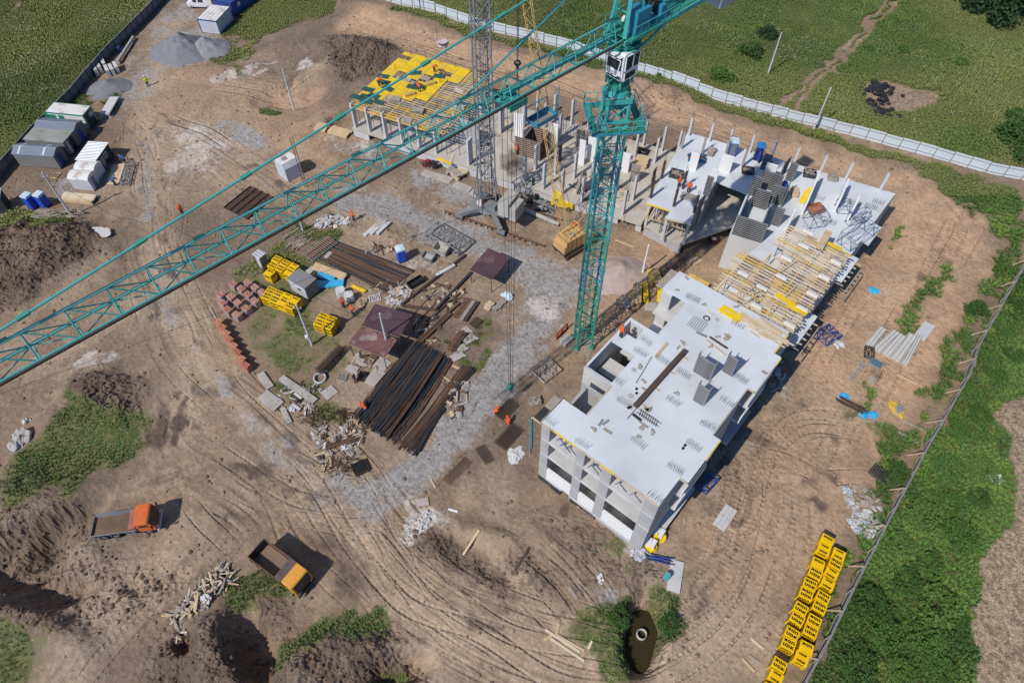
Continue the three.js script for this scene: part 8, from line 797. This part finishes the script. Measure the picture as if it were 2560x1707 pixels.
// shrubs and trees: leaf clumps on stems
function crownGeo(n, leaf, squash) { const P = [], I = [], cl = []; for (let i = 0; i < 22; i++) { const a = rr(0, 6.28), u = rr(-.25, 1), r = Math.sqrt(1 - Math.min(1, u * u) * .8); cl.push([Math.cos(a) * r * rr(.45, .85), u * squash * .75 + .35 * squash, Math.sin(a) * r * rr(.45, .85), rr(.2, .42)]); } for (let i = 0; i < n; i++) { const c = cl[i % cl.length], v = V(rr(-1, 1), rr(-1, 1), rr(-1, 1)).normalize().multiplyScalar(c[3] * Math.cbrt(rr(.2, 1))), x = c[0] + v.x, y = Math.max(.03, c[1] + v.y * .8), z = c[2] + v.z, d = V(rr(-1, 1), rr(-.3, 1), rr(-1, 1)).normalize(), e = V(rr(-1, 1), rr(-1, 1), rr(-1, 1)).cross(d).normalize(), l = leaf * rr(.6, 1.3), k = P.length / 3; for (const [s, t] of [[0, -1], [.5, 0], [0, 1], [-.5, 0]]) P.push(x + (d.x * t + e.x * s) * l, y + (d.y * t + e.y * s) * l, z + (d.z * t + e.z * s) * l); I.push(k, k + 1, k + 2, k, k + 2, k + 3); } const g = new THREE.BufferGeometry(); g.setAttribute('position', new THREE.Float32BufferAttribute(P, 3)); g.setIndex(I); g.computeVertexNormals(); return g; }
const crowns = [crownGeo(2200, .065, .8), crownGeo(2200, .065, .8)], bigCrown = crownGeo(6500, .045, .9), greens = [leafMat([.05, .12, .022]), leafMat([.07, .16, .028]), leafMat([.1, .19, .035]), leafMat([.026, .065, .018])];
const stemGeo = (() => { const l = []; for (const [x, z] of [[0, 0], [.25, .1], [-.2, .2], [.05, -.28]]) { const g = new THREE.CylinderGeometry(.02, .05, 1, 6); g.translate(0, .5, 0); g.rotateZ(-x); g.rotateX(z); l.push(g.toNonIndexed()); } return mergeGeometries(l); })();
function shrub(p, r, h, k, label, o = {}) { const T = thing(o.name || 'shrub', label, o.cat || 'shrub', onG(p), rr(0, 6), o.group); const s = mesh(T, o.big ? 'trunk' : 'stem', stemGeo, M.bark); s.scale.set(r * .6, h * .45, r * .6); const c = mesh(T, o.big ? 'crown' : 'foliage', o.big ? bigCrown : pick(crowns), greens[k]); c.scale.set(r, h, r); return T; }
shrub([41.55,0,-111.54], 2.5, 2.3, 0, 'round dark green bush in the meadow beyond the white fence'); shrub([35.47,0,-105.07], 2.4, 1.5, 1, 'low spreading bush in the meadow near the white fence'); shrub([45.93,0,-117.72], 2, 1.9, 3, 'dark bush at the edge of the flower drift'); shrub([69.11,0,-112.93], 1.4, 1, 1, 'small bush beside the double track in the meadow'); shrub([62.98,0,-113.4], 1.1, .8, 1, 'small low shrub beyond the roofing felt heap'); shrub([77.28,0,-108.59], 1.4, 1.1, 1, 'small bush among pale flowers in the meadow');
for (const [p, r, h, l] of [[[90.27,0,-125.08], 8, 7, 'broad dark tree at the meadow corner'], [[96.62,0,-127.74], 7.5, 8, 'taller dark tree behind the broad tree'], [[88.42,0,-129.92], 6, 6, 'dark tree at the inner end of the grove']]) shrub(p, r, h, 3, l, { big: 1, name: 'tree', cat: 'tree' });
for (const [p, r, h, l] of [[[77.8,0,-88.12], 3.4, 3.2, 'dense bush at the fence end beside felled brushwood'], [[77.26,0,-83.91], 3, 3, 'dense bush crowding the end of the white fence'], [[80.62,0,-92.17], 3, 2.6, 'dense bush behind the felled brushwood']]) shrub(p, r, h, 0, l);
shrub([57.66,0,-53.48], 1.5, 1.5, 0, 'round shrub inside the strutted grey fence'); shrub([63.84,0,-60.3], 1.3, 1.1, 1, 'leafy shrub inside the strutted grey fence beside bare sand'); shrub([40.49,0,-31.69], 1.5, 1.2, 0, 'leafy shrub behind the dumped rebar mesh'); shrub([39.44,0,-18.16], 2.4, 1.6, 2, 'bright yellow-green shrub in the dense weeds'); shrub([25.02,0,-104.21], 1.3, 1.1, 1, 'leafy weed bush against the white fence by the mast'); shrub([26.92,0,-102.93], .9, .7, 1, 'small weed bush against the white fence by the mast'); shrub([9.91,0,-17.25], 1.1, .9, 0, 'leafy bush on the grassy pond bank'); shrub([14.38,0,-16.61], 1.2, 1, 0, 'leafy bush on the pond bank by the pale wall form');
for (const [x, z] of [[41.27,-27.07],[44.61,-28.15],[47.89,-28.93],[38.07,-24.08],[44.11,-24.96],[40.19,-22.08],[37.52,-20.42],[33.36,-18.16],[33.89,-15.61],[36.96,-14.99],[40.06,-16.23],[30.52,-13.18],[34.26,-12.83],[38.02,-12.59],[49.84,-31.85],[46.16,-32.18]]) shrub([x, 0, z], rr(1.3, 2.2), rr(.8, 1.5), pick([0, 0, 1, 1, 2]), 'leafy shrub in the dense green belt outside the strutted grey fence', { group: 'shrubs in the green belt' });
for (const [x, z] of [[56.08,-46.62],[60.02,-50.97],[63.27,-55.12],[52.33,-41.56],[55.81,-43.54],[48.84,-36.86],[51.99,-38.7],[59.36,-47.04]]) shrub([x, 0, z], rr(1.2, 2), rr(.8, 1.4), pick([0, 1, 1]), 'leafy shrub in the dense green belt outside the strutted grey fence', { group: 'shrubs in the green belt' });
// pieces too small to tell apart stay joined
const fineBits = new Set(['rebar_starters', 'rebar_cage', 'cross_bars', 'long_bars', 'bars', 'ladder', 'ladder_and_ropes', 'top_bricks', 'debris', 'window_frame', 'window_guard']);
scene.traverse((o) => { if (o.isMesh && fineBits.has(o.name)) o.userData.kind = 'stuff'; });
renderer.render(scene, camera);
